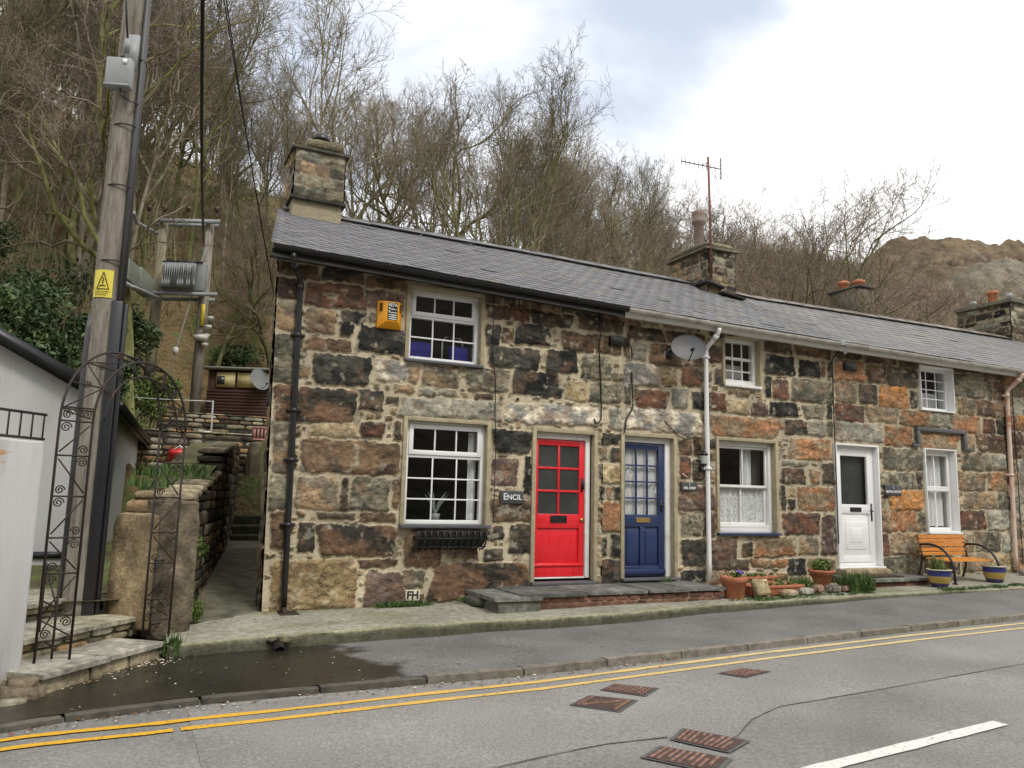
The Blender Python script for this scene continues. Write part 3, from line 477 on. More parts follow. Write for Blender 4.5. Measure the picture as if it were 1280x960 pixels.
def stone_sheet(name, x0, x1, z0, z1, res, stones, holes, mapf, mat, parent, bb=None, seed=0, mortar=(.37, .315, .21), fill=400, ztop=None, proud=.026, fillc='TYDGBOK'):
    rg = random.Random(seed); nx = int((x1-x0)/res)+1; nz = int((z1-z0)/res)+1
    X, Z = np.meshgrid(np.linspace(x0, x1, nx), np.linspace(z0, z1, nz)); rx = (x1-x0)/(nx-1); rz = (z1-z0)/(nz-1)
    st = [s for s in stones if s[1] > x0 and s[0] < x1]
    occ = [(s[0]-.012, s[1]+.012, s[2]-.012, s[3]+.012) for s in st]+[(h[0]-.07, h[1]+.07, h[2]-.05, h[3]+.07) for h in holes]
    for k in range(fill):       # small packing stones in the joints
        big = k < fill*.4
        for _ in range(30):
            a = rg.uniform(x0, x1-.05); c = rg.uniform(z0+.02, z1-.05); ww = rg.uniform(.16, .4) if big else rg.uniform(.035, .15); hh = rg.uniform(.09, .22) if big else rg.uniform(.025, .08)
            if not any(a < q[1] and a+ww > q[0] and c < q[3] and c+hh > q[2] for q in occ):
                st.append((a, a+ww, c, c+hh, rg.choice(fillc))); occ.append((a-.016, a+ww+.016, c-.014, c+hh+.014)); break
    wx = X+.020*(fbm(X*5, Z*5, seed+1)-.5)*2+.030*(fbm(X*16, Z*16, seed+2, 4)-.5)*2
    wz = Z+.016*(fbm(X*5, Z*5, seed+3)-.5)*2+.026*(fbm(X*16, Z*16, seed+4, 4)-.5)*2
    D_ = np.full(X.shape, 1.); I = np.full(X.shape, -1)
    for i, s in enumerate(st):
        m_ = .06; i0 = max(0, int((s[0]-m_-x0)/rx)); i1 = min(nx, int((s[1]+m_-x0)/rx)+2); j0 = max(0, int((s[2]-m_-z0)/rz)); j1 = min(nz, int((s[3]+m_-z0)/rz)+2)
        if i1 <= i0 or j1 <= j0: continue
        a = wx[j0:j1, i0:i1]; c = wz[j0:j1, i0:i1]; hw = (s[1]-s[0])/2; hh = (s[3]-s[2])/2; r = min(hw, hh)*rg.uniform(.10, .38)
        tl = rg.uniform(-.035, .035); dx = a-(s[0]+s[1])/2; dz = c-(s[2]+s[3])/2-tl*dx
        ch = rg.uniform(-.12, .12); qx = np.abs(dx)-hw*(1+ch*dz/hh)+r; qz = np.abs(dz)-hh+r
        d = np.hypot(np.maximum(qx, 0), np.maximum(qz, 0))+np.minimum(np.maximum(qx, qz), 0)-r
        sub = D_[j0:j1, i0:i1]; mk = d < sub; sub[mk] = d[mk]; I[j0:j1, i0:i1][mk] = i
    D_ = D_-(.003 if fill > 500 else .009)+.012*(fbm(X*40, Z*40, seed+31, 2)-.5); ins = sst(.004, -.010, D_); core = np.clip(-D_/.05, 0, 1)
    off = np.array([rg.uniform(-.006, .014) for _ in st]+[0]); tx = np.array([rg.uniform(-1, 1) for _ in st]+[0]); sdx = np.array([rg.uniform(0, 90) for _ in st]+[0])
    o_ = off[I]; dxn = sdx[I]
    rock = (fbm(X*8+dxn, Z*10+dxn, seed+7, 5)-.5); rid = np.abs(fbm(X*5+Z*tx[I]*9+dxn, Z*13-X*tx[I]*6+dxn, seed+9, 4)-.5); crk = np.exp(-(rid/.014)**2)*sst(.42, .6, fbm(X*4+dxn, Z*4, seed+41, 3))
    H = ins*(proud*.5+o_+core*proud*.5+rock*.045-crk*.010*ins)+(1-ins)*(.004*(fbm(X*20, Z*20, seed+6)-.5)-.006*np.exp(-((D_-.014)/.006)**2))
    c = np.zeros(X.shape+(3,)); mo = np.array(mortar)[None, None]*(.62+.55*fbm(X*3, Z*3, seed+12, 5)+.22*(fbm(X*22, Z*22, seed+33, 3)-.5)-.35*sst(.60, .72, fbm(X*7, Z*7, seed+34, 4))-.25*np.exp(-((D_-.016)/.005)**2))[..., None]; c[:] = mo
    pa = np.array([PAL[s[4]][0] for s in st]+[(0, 0, 0)]); pb_ = np.array([PAL[s[4]][1] for s in st]+[(0, 0, 0)]); br = np.array([rg.uniform(.8, 1.25) for _ in st]+[1])
    rp = np.array([rg.random() for _ in st]+[0])
    n_ = sst(.40, .60, fbm(X*4.5+dxn, Z*6+dxn*1.3, seed+14, 5))[..., None]
    sc_ = (pa[I]*(1-n_)+pb_[I]*n_)*br[I][..., None]
    ru = sst(.58, .76, fbm(X*5+dxn*2, Z*7+dxn, seed+17, 5)+.07*(rp[I] > .6)-.05*(rp[I] < .35))[..., None]; sc_ = sc_*(1-.5*ru)+RUST*.5*ru
    li = sst(.66, .74, fbm(X*9+dxn, Z*9, seed+19, 5))[..., None]; sc_ = sc_*(1-.6*li)+LICH*.6*li
    sc_ = sc_*(.62+.76*fbm(X*24, Z*30, seed+21, 3)[..., None])*(1-.62*crk)[..., None]*(.85+.5*np.clip(rid, 0, .3)/.3)[..., None]
    lum = sc_.mean(-1, keepdims=True); sc_ = (lum+(sc_-lum)*.86)*.90; sc_ = sc_*(.80+.20*np.clip(-D_/.02, 0, 1))[..., None]
    k_ = ins[..., None]; c = c*(1-k_)+sc_*k_; c = np.concatenate([c, .40+.60*k_], -1)
    V = mapf(X, Z, H)
    cx = (X[:-1, :-1]+X[1:, 1:])/2; cz = (Z[:-1, :-1]+Z[1:, 1:])/2; mask = np.ones(cx.shape, bool)
    for h in holes: mask &= ~((cx > h[0]-.01) & (cx < h[1]+.01) & (cz > h[2]-.01) & (cz < h[3]+.01))
    if ztop is not None: mask &= cz < ztop(cx)
    b = bb or MB(); b.grid(V, mask, c)
    return b if bb else b.build(name, mat, parent, smooth=True)
def courses(x0, x1, z0, z1, h0, h1, w0, w1, cols, seed, gap=.022):
    rg = random.Random(seed); L = []; z = z0
    while z < z1-.04:
        h = min(rg.uniform(h0, h1), z1-z); x = x0-rg.uniform(0, w0)
        while x < x1:
            w_ = rg.uniform(w0, w1); L.append((x+gap/2, x+w_-gap/2, z+gap/2, z+h-gap/2, rg.choice(cols))); x += w_
        z += h
    return L

def eave(x): return np.interp(x, [1.29, 3.57, 6.36, 10.3, 15.4, 21.5], [4.60, 4.54, 4.455, 4.40, 4.37, 4.36])
def ridge(x): return np.interp(x, [1.7, 2.6, 5.84, 9.75, 11.2, 17.8, 21.5], [6.03, 6.02, 5.99, 5.94, 5.85, 5.90, 5.90])
NAMES = [('stone_cottage', 'end stone cottage with the red door, black gutter and gable chimney', 1.40, 6.11),
         ('stone_cottage', 'stone cottage with the blue door, white downpipe and satellite dish', 6.11, 10.74),
         ('stone_cottage', 'orange toned stone cottage with the white door and bench under its window', 10.74, 15.40),
         ('stone_cottage', 'last stone cottage at the right edge of the photo, beyond the rusty pink downpipe', 15.40, 21.4)]
H = []
for n_, lab, a, c in NAMES: H.append(thing(n_, lab, 'house', (a, 0, float(base_z(a))), 'terrace of stone cottages'))
# openings: x0, x1, z0, z1
OP = dict(w1=(3.15, 4.28, 1.245, 2.60), u1=(3.115, 4.14, 3.40, 4.37), red=(5.03, 5.97, .50, 2.56), blue=(6.49, 7.38, .52, 2.58), s2=(8.25, 9.41, 1.17, 2.61), u2=(8.40, 9.12, 3.51, 4.29),
          wd=(10.77, 11.76, .62, 2.66), w3=(13.0, 13.82, 1.22, 2.69), u3=(12.98, 13.87, 3.43, 4.23))
HO = [[OP['w1'], OP['u1'], OP['red']], [OP['blue'], OP['s2'], OP['u2']], [OP['wd'], OP['w3'], OP['u3']], [(17.2, 18.1, .65, 2.6), (19.0, 20.0, 1.25, 2.6), (17.2, 18, 3.45, 4.2)]]
def fmap(X, Z, Hh):
    Xs = X+.075*np.clip((1.9-X)/.5, 0, 1)*np.clip((4.3-Z)/4.1, 0, 1); return np.stack([Xs, -Hh, Z], -1)
big = courses(15.42, 21.4, .4, 4.5, .24, .36, .3, .75, 'OXTGRgBTO', 5)
for i, h in enumerate(H):
    n_, lab, a, c = NAMES[i]
    S_ = STONES if i < 3 else big
    S_ = [s for s in S_ if (s[0]+s[1])/2 > a-.1 and (s[0]+s[1])/2 < c+.1]
    stone_sheet('front_wall', a, c, .12, 4.5, .0125 if i < 3 else .02, S_, HO[i], fmap, m_wall, h, seed=20+i, fill=(800, 700, 300, 30)[i], mortar=((.55, .475, .335), (.55, .475, .34), (.50, .43, .30), (.50, .43, .30))[i], fillc=('TYGBTgDT', 'TYGTOBgD', 'OTGTBRgY', 'OT')[i])
    b = MB(); b.box(a+(.90 if i == 0 else .01), c-.01, 4.9, 5.1, .2, 4.74); b.build('back_wall', m_band, h)
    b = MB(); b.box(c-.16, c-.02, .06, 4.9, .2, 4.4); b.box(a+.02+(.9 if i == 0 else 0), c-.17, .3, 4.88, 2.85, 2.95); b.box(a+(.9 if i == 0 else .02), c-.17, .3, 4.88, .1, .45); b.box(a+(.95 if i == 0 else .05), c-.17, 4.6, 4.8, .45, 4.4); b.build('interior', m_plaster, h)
# skewed gable of the end cottage
g0 = np.array((1.40, .0)); gd = np.array((.86, 5.0)); gl = np.linalg.norm(gd); gd = gd/gl; gn = np.array((-gd[1], gd[0]))
def gmap(U, Z, Hh):
    lean = .075*np.clip((4.3-Z)/4.1, 0, 1)*np.clip((.6-U)/.6, 0, 1)
    return np.stack([g0[0]+gd[0]*U+gn[0]*Hh+lean, g0[1]+gd[1]*U+gn[1]*Hh, Z], -1)
stone_sheet('gable_wall', 0, gl, .12, 6.05, .025, courses(0, gl, .12, 6, .2, .4, .3, .8, 'GTDBKTG', 9), [], gmap, m_wall, H[0], seed=44, fill=0, ztop=lambda u: np.where(u < gl/2, 4.5+(u/(gl/2))*1.45, 4.5+(2-u/(gl/2))*1.45))

# ---- roofs
RC = [(.165, .16, .166), (.17, .166, .166), (.19, .182, .176), (.19, .182, .176)]
for i, h in enumerate(H):
    n_, lab, a, c = NAMES[i]; rg = random.Random(50+i); b = MB()
    x_l = 1.27 if i == 0 else a; x_r = c if i < 3 else 21.55
    ncr = (19, 19, 15, 15)[i]; ww = (.235, .24, .30, .30)[i]; ey = -.30; ry = 2.5
    def P(x, t_):
        z = eave(x)*(1-t_)+ridge(x)*t_-.025*math.sin(math.pi*t_)*(1 if i else .5)+.02*(float(fbm(x*.7, t_*2, 5))-.5)+(-.03*float(sst(10.9, 12.6, x)*sst(15.8, 13.5, x))*math.sin(math.pi*t_))
        return np.array((x, ey+(ry-ey)*t_, z))
    for k in range(ncr):
        t0 = k/ncr; t1 = min(1, (k+1.25)/ncr); xl = x_l+(.44*t0 if i == 0 else 0); x = xl-(ww*.5 if k % 2 else 0)
        while x < x_r-.02:
            xa = max(x, xl); xb = min(x+ww-.006, x_r)
            if xb-xa > .03:
                p = P(xa, t0); q = P(xb, t0); r_ = P(xa, t1); s_ = P(xb, t1); j = rg.uniform(-.0015, .002)+(rg.uniform(.003, .010) if rg.random() < .03 else 0)
                dd = rg.uniform(-.008, .008); up = np.array((0, -.45, .9)); dn = np.array((0, -1, -.5))*dd
                v = [p+up*(.016+j)+dn, q+up*(.016+j+rg.uniform(-.001, .001))+dn, s_+up*.003, r_+up*.003]; v += [p+up*(.006+j)+dn, q+up*(.006+j)+dn, s_-up*.004, r_-up*.004]
                f_ = rg.uniform(.86, 1.14); c0 = RC[i]; cc = (c0[0]*f_*rg.uniform(.95, 1.05), c0[1]*f_, c0[2]*f_*rg.uniform(.94, 1.08))
                if rg.random() < (.02 if i == 0 else .06): cc = (.20*f_, .19*f_, .15*f_)
                b.add(v, [(0, 1, 2, 3), (4, 5, 1, 0), (0, 3, 7, 4), (1, 5, 6, 2)], cc)
            x += ww
    rf = b.build('roof', m_slate, h)
    b = MB(); xs = np.linspace(x_l+.01, x_r-.003, 24)
    for side in (0, 1):
        V = []
        for t_ in (0, .5, 1):
            sk = (.44*t_ if i == 0 else 0)
            row = []
            for k_, x in enumerate(xs):
                sk = (.44*(t_ if not side else 2-t_+.12) if i == 0 else 0); p = P(x, t_); p[2] -= .02; p[0] = x+sk*(1-k_/23)
                if side: p[1] = 5.3-(5.3-2.5)*t_
                row.append(p)
            V.append(row)
        b.grid(np.array(V))
    b.build('roof_boarding', flat('roof_underlay', (.05, .05, .052), .8) if i == 0 else bpy.data.materials['roof_underlay'], rf)
    # ridge tiles
    b = MB(); x = x_l+(.5 if i == 0 else 0); k = 0
    while x < x_r:
        L = min(.46, x_r-x)
        for sg in (-1, 1):
            p = np.array((x+.004, 2.5, ridge(x)+.05+rg.uniform(-.006, .006))); q = np.array((x+L-.004, 2.5, ridge(x+L)+.05+rg.uniform(-.006, .006)))
            dn = np.array((0, sg*.15, -.085)); f_ = rg.uniform(.75, 1.2)*np.array((.15, .145, .14) if i < 2 else (.19, .16, .13)); up = np.array((0, sg*.008, .016))
            b.add([p, q, q+dn, p+dn, p+up, q+up, q+dn+up, p+dn+up], [(0, 1, 2, 3), (4, 5, 6, 7), (3, 2, 6, 7), (0, 4, 7, 3), (1, 2, 6, 5)], f_)
        b.tube([p+(q-p)*0+(0, 0, .012), q+(0, 0, .012)], .018, 6, f_); x += L; k += 1
    b.build('ridge_tile_row', m_slate, rf)

# ---- eaves: fascia, gutter
def eaves(i, x0, x1, gm, fm, holes=()):
    h = H[i]; xs = np.linspace(x0, x1, 26)
    b = MB(); V = []
    for k in range(9):
        a_ = math.pi*(k/8); V.append([(x, -.345-.062*math.cos(a_), float(eave(x))-.035-.062*math.sin(a_)+.006*(math.sin(x*1.3))) for x in xs])
    for k in range(9):
        a_ = math.pi*(1-k/8); V.append([(x, -.345-.055*math.cos(a_), float(eave(x))-.034-.055*math.sin(a_)+.006*(math.sin(x*1.3))) for x in xs])
    b.grid(np.array(V))
    k = x0+.5
    while k < x1: b.tube([(k+dx, -.345-.066*math.cos(a_), float(eave(k))-.036-.066*math.sin(a_)) for dx in (0,) for a_ in np.linspace(0, math.pi, 9)], .011, 5); k += .92
    b.build('gutter', gm, h, smooth=True)
    b = MB(); 
    for j in range(25):
        xa, xb = xs[j], xs[j+1]; za, zb = float(eave(xa)), float(eave(xb))
        b.add([(xa, -.27, za-.15), (xb, -.27, zb-.15), (xb, -.27, zb-.03), (xa, -.27, za-.03), (xa, -.245, za-.15), (xb, -.245, zb-.15), (xb, -.245, zb-.03), (xa, -.245, za-.03)], [(0, 1, 2, 3), (4, 7, 6, 5), (0, 4, 5, 1), (3, 2, 6, 7)])
        b.add([(xa, -.245, za-.13), (xb, -.245, zb-.13), (xb, .02, zb-.09), (xa, .02, za-.09)], [(0, 1, 2, 3)])
    b.build('fascia', fm, h)
m_fasg = flat('grey_fascia', (.13, .13, .125), .6, .2)
eaves(0, 1.28, 6.33, m_black, m_lead); b = MB(); xs = np.linspace(1.28, 6.3, 12)
for j in range(11): b.obox((xs[j], -.285, float(eave(xs[j]))-.155), (xs[j+1]-xs[j], 0, float(eave(xs[j+1])-eave(xs[j]))), (0, .014, 0), (0, 0, .04))
b.build('fascia_strip', m_fasg, H[0])
eaves(1, 6.335, 10.74, m_gutw, m_whitep); eaves(2, 10.74, 15.40, m_gutw, m_whitep); eaves(3, 15.40, 21.5, m_gutw, m_whitep)
def downpipe(i, pts, r, mat, bz, foot=None):
    b = MB(); P_ = [np.array(p, float) for p in pts]; Q = [P_[0]]
    for k in range(1, len(P_)-1):
        a_, c_ = P_[k]-P_[k-1], P_[k+1]-P_[k]; a_ = a_/np.linalg.norm(a_); c_ = c_/np.linalg.norm(c_)
        Q += [P_[k]-a_*.05, P_[k]-a_*.02+c_*.02, P_[k]+c_*.05]
    q_ = Q[-1]; Q += [q_+(P_[-1]-q_)*k/12 for k in range(1, 13)]; b.tube(Q, r, 14)
    for k in (1, len(P_)-2): b.tube([P_[k]+(P_[k+1]-P_[k])*s/np.linalg.norm(P_[k+1]-P_[k]) for s in (.04, .12)], r*1.2, 14)
    pv = b.build('downpipe', mat, H[i], smooth=True)
    for z in bz:
        b = MB(); t_ = (P_[-2][2]-z)/(P_[-2][2]-P_[-1][2]); x = P_[-2][0]+(P_[-1][0]-P_[-2][0])*t_
        b.tube([(x, P_[-1][1], z-.025), (x, P_[-1][1], z+.025)], r*1.3, 14); b.box(x-.085, x+.085, P_[-1][1]+.0, .01, z-.018, z+.018); b.build('pipe_bracket', mat, pv)
    return pv
downpipe(0, [(1.52, -.345, 4.5), (1.52, -.33, 4.40), (1.67, -.075, 4.24), (1.71, -.075, .25)], .036, m_black, [3.55, 2.62, 2.02, 1.25])
downpipe(1, [(8.02, -.345, 4.32), (8.02, -.33, 4.24), (7.97, -.075, 4.03), (7.99, -.075, .46)], .036, m_white, [3.9, 2.15])
downpipe(2, [(15.5, -.345, 4.28), (15.5, -.33, 4.2), (15.40, -.08, 3.95), (15.33, -.08, .5)], .042, m_rustp, [3.85, 2.3])
b = MB(); b.tube([(1.71, -.11, .27), (1.72, -.2, .235)], .038, 12); b.box(1.64, 1.86, -.30, -.02, .225, .243); b.build('drain_shoe', m_iron, H[0])

# ---- openings
def band(i, o, wd=.055, dep=.22, pr=.034, mat=None, part='render_surround', bottom=False):
    x0, x1, z0, z1 = o; b = MB()
    b.box(x0-wd, x0, -pr, dep, z0-(wd if bottom else 0), z1+wd); b.box(x1, x1+wd, -pr, dep, z0-(wd if bottom else 0), z1+wd); b.box(x0, x1, -pr, dep, z1, z1+wd)
    if bottom: b.box(x0, x1, -pr, dep, z0-wd, z0)
    return b.build(part, mat or m_band, H[i], bevel=.006)
def bars(b, x0, x1, z0, z1, y, d, cols, rows, w_=.02, zs=None):
    for k in range(1, cols): x = x0+(x1-x0)*k/cols; b.box(x-w_/2, x+w_/2, y, y+d, z0, z1)
    for z in (zs if zs is not None else [z0+(z1-z0)*k/rows for k in range(1, rows)]): b.box(x0, x1, y+.001, y+d-.001, z-w_/2, z+w_/2)
def rim(b, x0, x1, z0, z1, w_, y, d):
    b.box(x0, x0+w_, y, y+d, z0, z1); b.box(x1-w_, x1, y, y+d, z0, z1); b.box(x0+w_, x1-w_, y, y+d, z1-w_, z1); b.box(x0+w_, x1-w_, y, y+d, z0, z0+w_)
def pane(win, x0, x1, z0, z1, y, mat=None, name='pane'):
    b = MB(); b.quad((x0, y, z0), (x1, y, z0), (x1, y, z1), (x0, y, z1)); return b.build(name, mat or m_glass, win)
def curtain(win, x0, x1, z0, z1, y, mat, amp=.02, fr=40, name='curtain'):
    X, Z = np.meshgrid(np.linspace(x0, x1, 60), np.linspace(z0, z1, 12)); b = MB(); b.grid(np.stack([X, y+amp*np.sin(X*fr+.8*np.sin(X*13)+.3*(Z-z0)), Z], -1)); return b.build(name, mat, win, smooth=True)
# end cottage, ground floor
o = OP['w1']; band(0, o); b = MB(); y = .07
rim(b, o[0], o[1], o[2]+.02, o[3], .055, y, .07); b.box(o[0]+.055, o[1]-.055, y, y+.07, 2.125, 2.175)
rim(b, o[0]+.05, o[1]-.05, 2.165, o[3]-.035, .06, y-.018, .03); bars(b, o[0]+.11, o[1]-.11, 2.22, o[3]-.095, y-.006, .02, 3, 1); bars(b, o[0]+.055, o[1]-.055, o[2]+.075, 2.125, y+.002, .02, 3, 3)
b.box(3.55, 3.86, y-.03, y-.016, 2.515, 2.53)
win = b.build('window', m_white, H[0], bevel=.004); pane(win, o[0]+.05, o[1]-.05, o[2]+.07, o[3]-.05, y+.012)
b = MB(); b.box(o[0]-.06, o[1]+.06, -.09, .1, o[2]-.025, o[2]+.018); b.build('sill', m_sill, win, bevel=.004)
curtain(win, 4.10, 4.22, 1.3, 2.5, .20, m_cloth, .015, 60)
o = OP['u1']; band(0, o, .05); b = MB()
rim(b, o[0], o[1], o[2]+.01, o[3], .055, y, .07); b.box(o[0]+.055, o[1]-.055, y, y+.07, 3.985, 4.03)
rim(b, o[0]+.05, o[1]-.05, 4.02, o[3]-.03, .055, y-.018, .03); bars(b, o[0]+.10, o[1]-.10, 4.07, o[3]-.08, y-.006, .02, 3, 1); bars(b, o[0]+.055, o[1]-.055, o[2]+.065, 3.985, y+.002, .02, 3, 2)
win = b.build('window', m_white, H[0], bevel=.004); pane(win, o[0]+.05, o[1]-.05, o[2]+.06, o[3]-.05, y+.012)
b = MB(); b.box(o[0]-.05, o[1]+.04, -.07, .1, o[2]-.03, o[2]+.008); b.build('sill', m_sill, win, bevel=.004)
# blue cottage sash
o = OP['s2']; band(1, o); b = MB(); y = .10
rim(b, o[0], o[1], o[2], o[3], .07, y-.03, .10); b.box(o[0]+.07, o[1]-.07, y-.03, y+.05, o[2]+.07, o[2]+.12)
rim(b, o[0]+.07, o[1]-.07, 1.88, o[3]-.07, .042, y, .035); rim(b, o[0]+.07, o[1]-.07, o[2]+.12, 1.915, .042, y+.036, .035)
b.box(8.815, 8.84, y+.004, y+.03, 1.92, 2.5); b.box(8.80, 8.825, y+.04, y+.066, 1.33, 1.88)
win = b.build('window', m_whitep, H[1], bevel=.004); pane(win, o[0]+.1, o[1]-.1, 1.9, o[3]-.1, y+.016); pane(win, o[0]+.1, o[1]-.1, o[2]+.14, 1.9, y+.05)
b = MB(); b.box(o[0]-.04, o[1]+.06, -.07, .1, o[2]-.035, o[2]-.002); b.build('sill', m_blue, win, bevel=.004)
curtain(win, 8.34, 9.32, 1.27, 1.90, .18, m_lace, .012, 45, 'lace_curtain'); curtain(win, 8.92, 9.14, 1.9, 2.55, .24, m_cloth, .03, 34); curtain(win, 9.14, 9.34, 1.3, 2.55, .26, m_plaster, .0, 3, 'blind')
o = OP['u2']; band(1, o, .05); b = MB()
rim(b, o[0], o[1], o[2]+.01, o[3], .065, y-.03, .10); bars(b, o[0]+.065, o[1]-.065, 3.95, o[3]-.06, y, .025, 3, 1, .022); b.box(o[0]+.06, o[1]-.06, y-.01, y+.04, 3.945, 3.99); bars(b, o[0]+.065, o[1]-.065, o[2]+.07, 3.95, y, .025, 3, 2, .022); b.box(o[0]+.06, o[1]-.06, y-.005, y+.04, 3.585, 3.62)
b.box(o[0]-.02, o[1]+.03, -.05, .08, o[2]-.03, o[2]+.012)
win = b.build('window', m_whitep, H[1], bevel=.004); pane(win, o[0]+.06, o[1]-.06, o[2]+.07, o[3]-.06, y+.012); curtain(win, o[0]+.08, o[1]-.08, 3.6, 3.9, .3, m_cloth, .01, 50)
# white uPVC windows of the third cottage (deep white lined reveals)
o = OP['w3']; band(2, o, .022, .3, .05, m_white, 'white_liner', True); b = MB(); y = .17
y = .085; rim(b, o[0], o[1], o[2], o[3], .06, y, .07); b.box(o[0]+.06, o[1]-.06, y-.01, y+.06, 1.94, 2.0); b.box(13.38, 13.41, y+.01, y+.04, 1.28, 2.63); rim(b, o[0]+.06, o[1]-.06, 1.99, 2.63, .04, y-.012, .03)
win = b.build('window', m_white, H[2], bevel=.004); pane(win, o[0]+.05, o[1]-.05, o[2]+.05, o[3]-.05, y+.03); curtain(win, o[0]+.08, o[1]-.08, 1.3, 2.6, .20, m_cloth, .015, 38)
b = MB(); b.box(o[0]-.03, o[1]+.03, -.085, .1, o[2]-.055, o[2]-.024); b.build('sill', m_white, win, bevel=.004)
o = OP['u3']; band(2, o, .022, .3, .05, m_white, 'white_liner', True); b = MB()
rim(b, o[0], o[1], o[2], o[3], .055, y, .07); bars(b, o[0]+.055, o[1]-.055, o[2]+.055, o[3]-.055, y+.006, .02, 3, 4, .018)
win = b.build('window', m_white, H[2], bevel=.004); pane(win, o[0]+.05, o[1]-.05, o[2]+.05, o[3]-.05, y+.03); curtain(win, o[0]+.08, o[1]-.08, 3.46, 3.8, .3, m_cloth, .01, 50)
# last cottage
for o in HO[3]:
    band(3, o, .03, .3, .04, m_white, 'white_liner'); b = MB(); rim(b, o[0], o[1], o[2], o[3], .06, .15, .07); b.box(o[0]+.06, o[1]-.06, .15, .2, (o[2]+o[3])/2-.03, (o[2]+o[3])/2+.03); win = b.build('window', m_white, H[3]); pane(win, o[0]+.05, o[1]-.05, o[2]+.05, o[3]-.05, .18)

# ---- doors
def letterbox(door, x0, x1, z0, z1, y, mat):
    b = MB(); rim(b, x0, x1, z0, z1, .014, y-.012, .014); b.box(x0+.014, x1-.014, y-.006, y, z0+.014, z1-.014); return b.build('letterbox', mat, door, bevel=.002)
o = OP['red']; band(0, o, .06, .22)
b = MB(); y = .09; b.box(o[0], 5.045, y-.03, y+.06, o[2]+.035, o[3]); b.box(5.88, o[1], y-.03, y+.06, o[2]+.035, o[3]); b.box(5.045, 5.88, y-.03, y+.06, 2.475, o[3]); b.box(5.045, 5.88, y-.02, y+.06, o[2]+.03, .55); b.build('door_frame', m_whitep, H[0], bevel=.004)
b = MB(); x0, x1, z0, z1 = 5.05, 5.875, .555, 2.47
b.box(x0, x0+.075, y, y+.045, z0, z1); b.box(x1-.085, x1, y, y+.045, z0, z1); b.box(x0+.075, x1-.085, y, y+.045, 2.385, z1); b.box(x0+.075, x1-.085, y, y+.045, 1.22, 1.42); b.box(x0+.075, x1-.085, y, y+.045, z0, .74); b.box(x0+.075, x1-.085, y+.022, y+.04, .74, 1.22)
b.box(x0+.01, x1-.01, y-.018, y, .70, .725)
bars(b, x0+.075, x1-.085, 1.42, 2.385, y+.004, .036, 2, 3, .032)
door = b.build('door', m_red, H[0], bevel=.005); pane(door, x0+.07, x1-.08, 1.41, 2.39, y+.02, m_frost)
letterbox(door, 5.33, 5.59, 1.30, 1.40, y, m_black); b = MB(); b.tube([(5.835, y, 1.78), (5.835, y-.045, 1.78), (5.835, y-.05, 1.90)], .012, 8); b.box(5.82, 5.85, y-.008, y, 1.74, 1.94); b.build('handle', m_blackm, door)
b = MB(); b.tube([(5.835, y, 1.34), (5.835, y-.02, 1.34)], .028, 14); b.build('lock', m_brass, door)
b = MB(); b.box(o[0]-.06, o[1]+.05, -.10, .18, .455, .50); b.build('door_sill', m_sill, H[0], bevel=.006)
o = OP['blue']; band(1, o, .06, .22)
b = MB(); b.box(o[0], 6.51, y-.03, y+.06, o[2], o[3]); b.box(7.285, o[1], y-.03, y+.06, o[2], o[3]); b.box(6.51, 7.285, y-.03, y+.06, 2.50, o[3]); b.build('door_frame', m_whitep, H[1], bevel=.004)
b = MB(); x0, x1, z0, z1 = 6.512, 7.28, .535, 2.495
b.box(x0, x0+.07, y, y+.045, z0, z1); b.box(x1-.10, x1, y, y+.045, z0, z1); b.box(x0+.07, x1-.10, y, y+.045, 2.40, z1); b.box(x0+.07, x1-.10, y, y+.045, 1.25, 1.43); b.box(x0+.07, x1-.10, y, y+.045, z0, .68)
xm = (x0+x1)/2-.015; b.box(xm-.035, xm+.035, y, y+.045, .68, 1.25)
for q0, q1 in ((x0+.07, xm-.035), (xm+.035, x1-.10)): b.box(q0, q1, y+.024, y+.04, .68, 1.25); b.box(q0+.03, q1-.03, y+.012, y+.03, .72, 1.21)
b.box(x0, x1, y-.03, y, .57, .63); bars(b, x0+.07, x1-.10, 1.43, 2.40, y+.004, .036, 3, 4, .024)
door = b.build('door', m_blue, H[1], bevel=.004); pane(door, x0+.065, x1-.095, 1.42, 2.41, y+.02); curtain(door, x0+.06, x1-.09, 1.43, 2.42, y+.075, m_cloth, .008, 75)
for (cx, cz) in ((6.66, 2.03), (7.09, 1.80)): b = MB(); b.tube([(cx+.05*math.cos(a_), y+.012, cz+.05*math.sin(a_)) for a_ in np.linspace(0, 2*math.pi, 20)], .005, 5); b.build('hanging_ornament', m_white, door)
letterbox(door, 6.77, 7.02, 1.315, 1.385, y, m_brass); b = MB(); b.tube([(7.23, y, 1.58), (7.23, y-.04, 1.58), (7.15, y-.045, 1.58)], .010, 8); b.box(7.215, 7.245, y-.008, y, 1.48, 1.66); b.build('handle', m_blackm, door)
b = MB(); b.box(o[0]-.06, o[1]+.06, -.11, .18, .485, .52); b.build('door_sill', m_sill, H[1], bevel=.006)
o = OP['wd']; band(2, o, .03, .25, .045, m_white, 'white_liner', False)
b = MB(); y = .06; rim(b, o[0], o[1], o[2], o[3], .06, y, .07); b.build('door_frame', m_white, H[2], bevel=.004)
b = MB(); x0, x1, z0, z1 = 10.835, 11.695, .685, 2.60; y = .05
rim(b, x0, x1, z0, z1, .11, y, .05); b.box(x0+.11, x1-.11, y, y+.05, 1.50, 1.66); b.box(x0+.11, x1-.11, y+.015, y+.05, .795, 1.50)
for k, s_ in enumerate((0, .05, .11, .16)): b.box(x0+.14+s_, x1-.14-s_, y+.013-.006*(k % 2)-.003*k, y+.03, .85+s_, 1.42-s_)
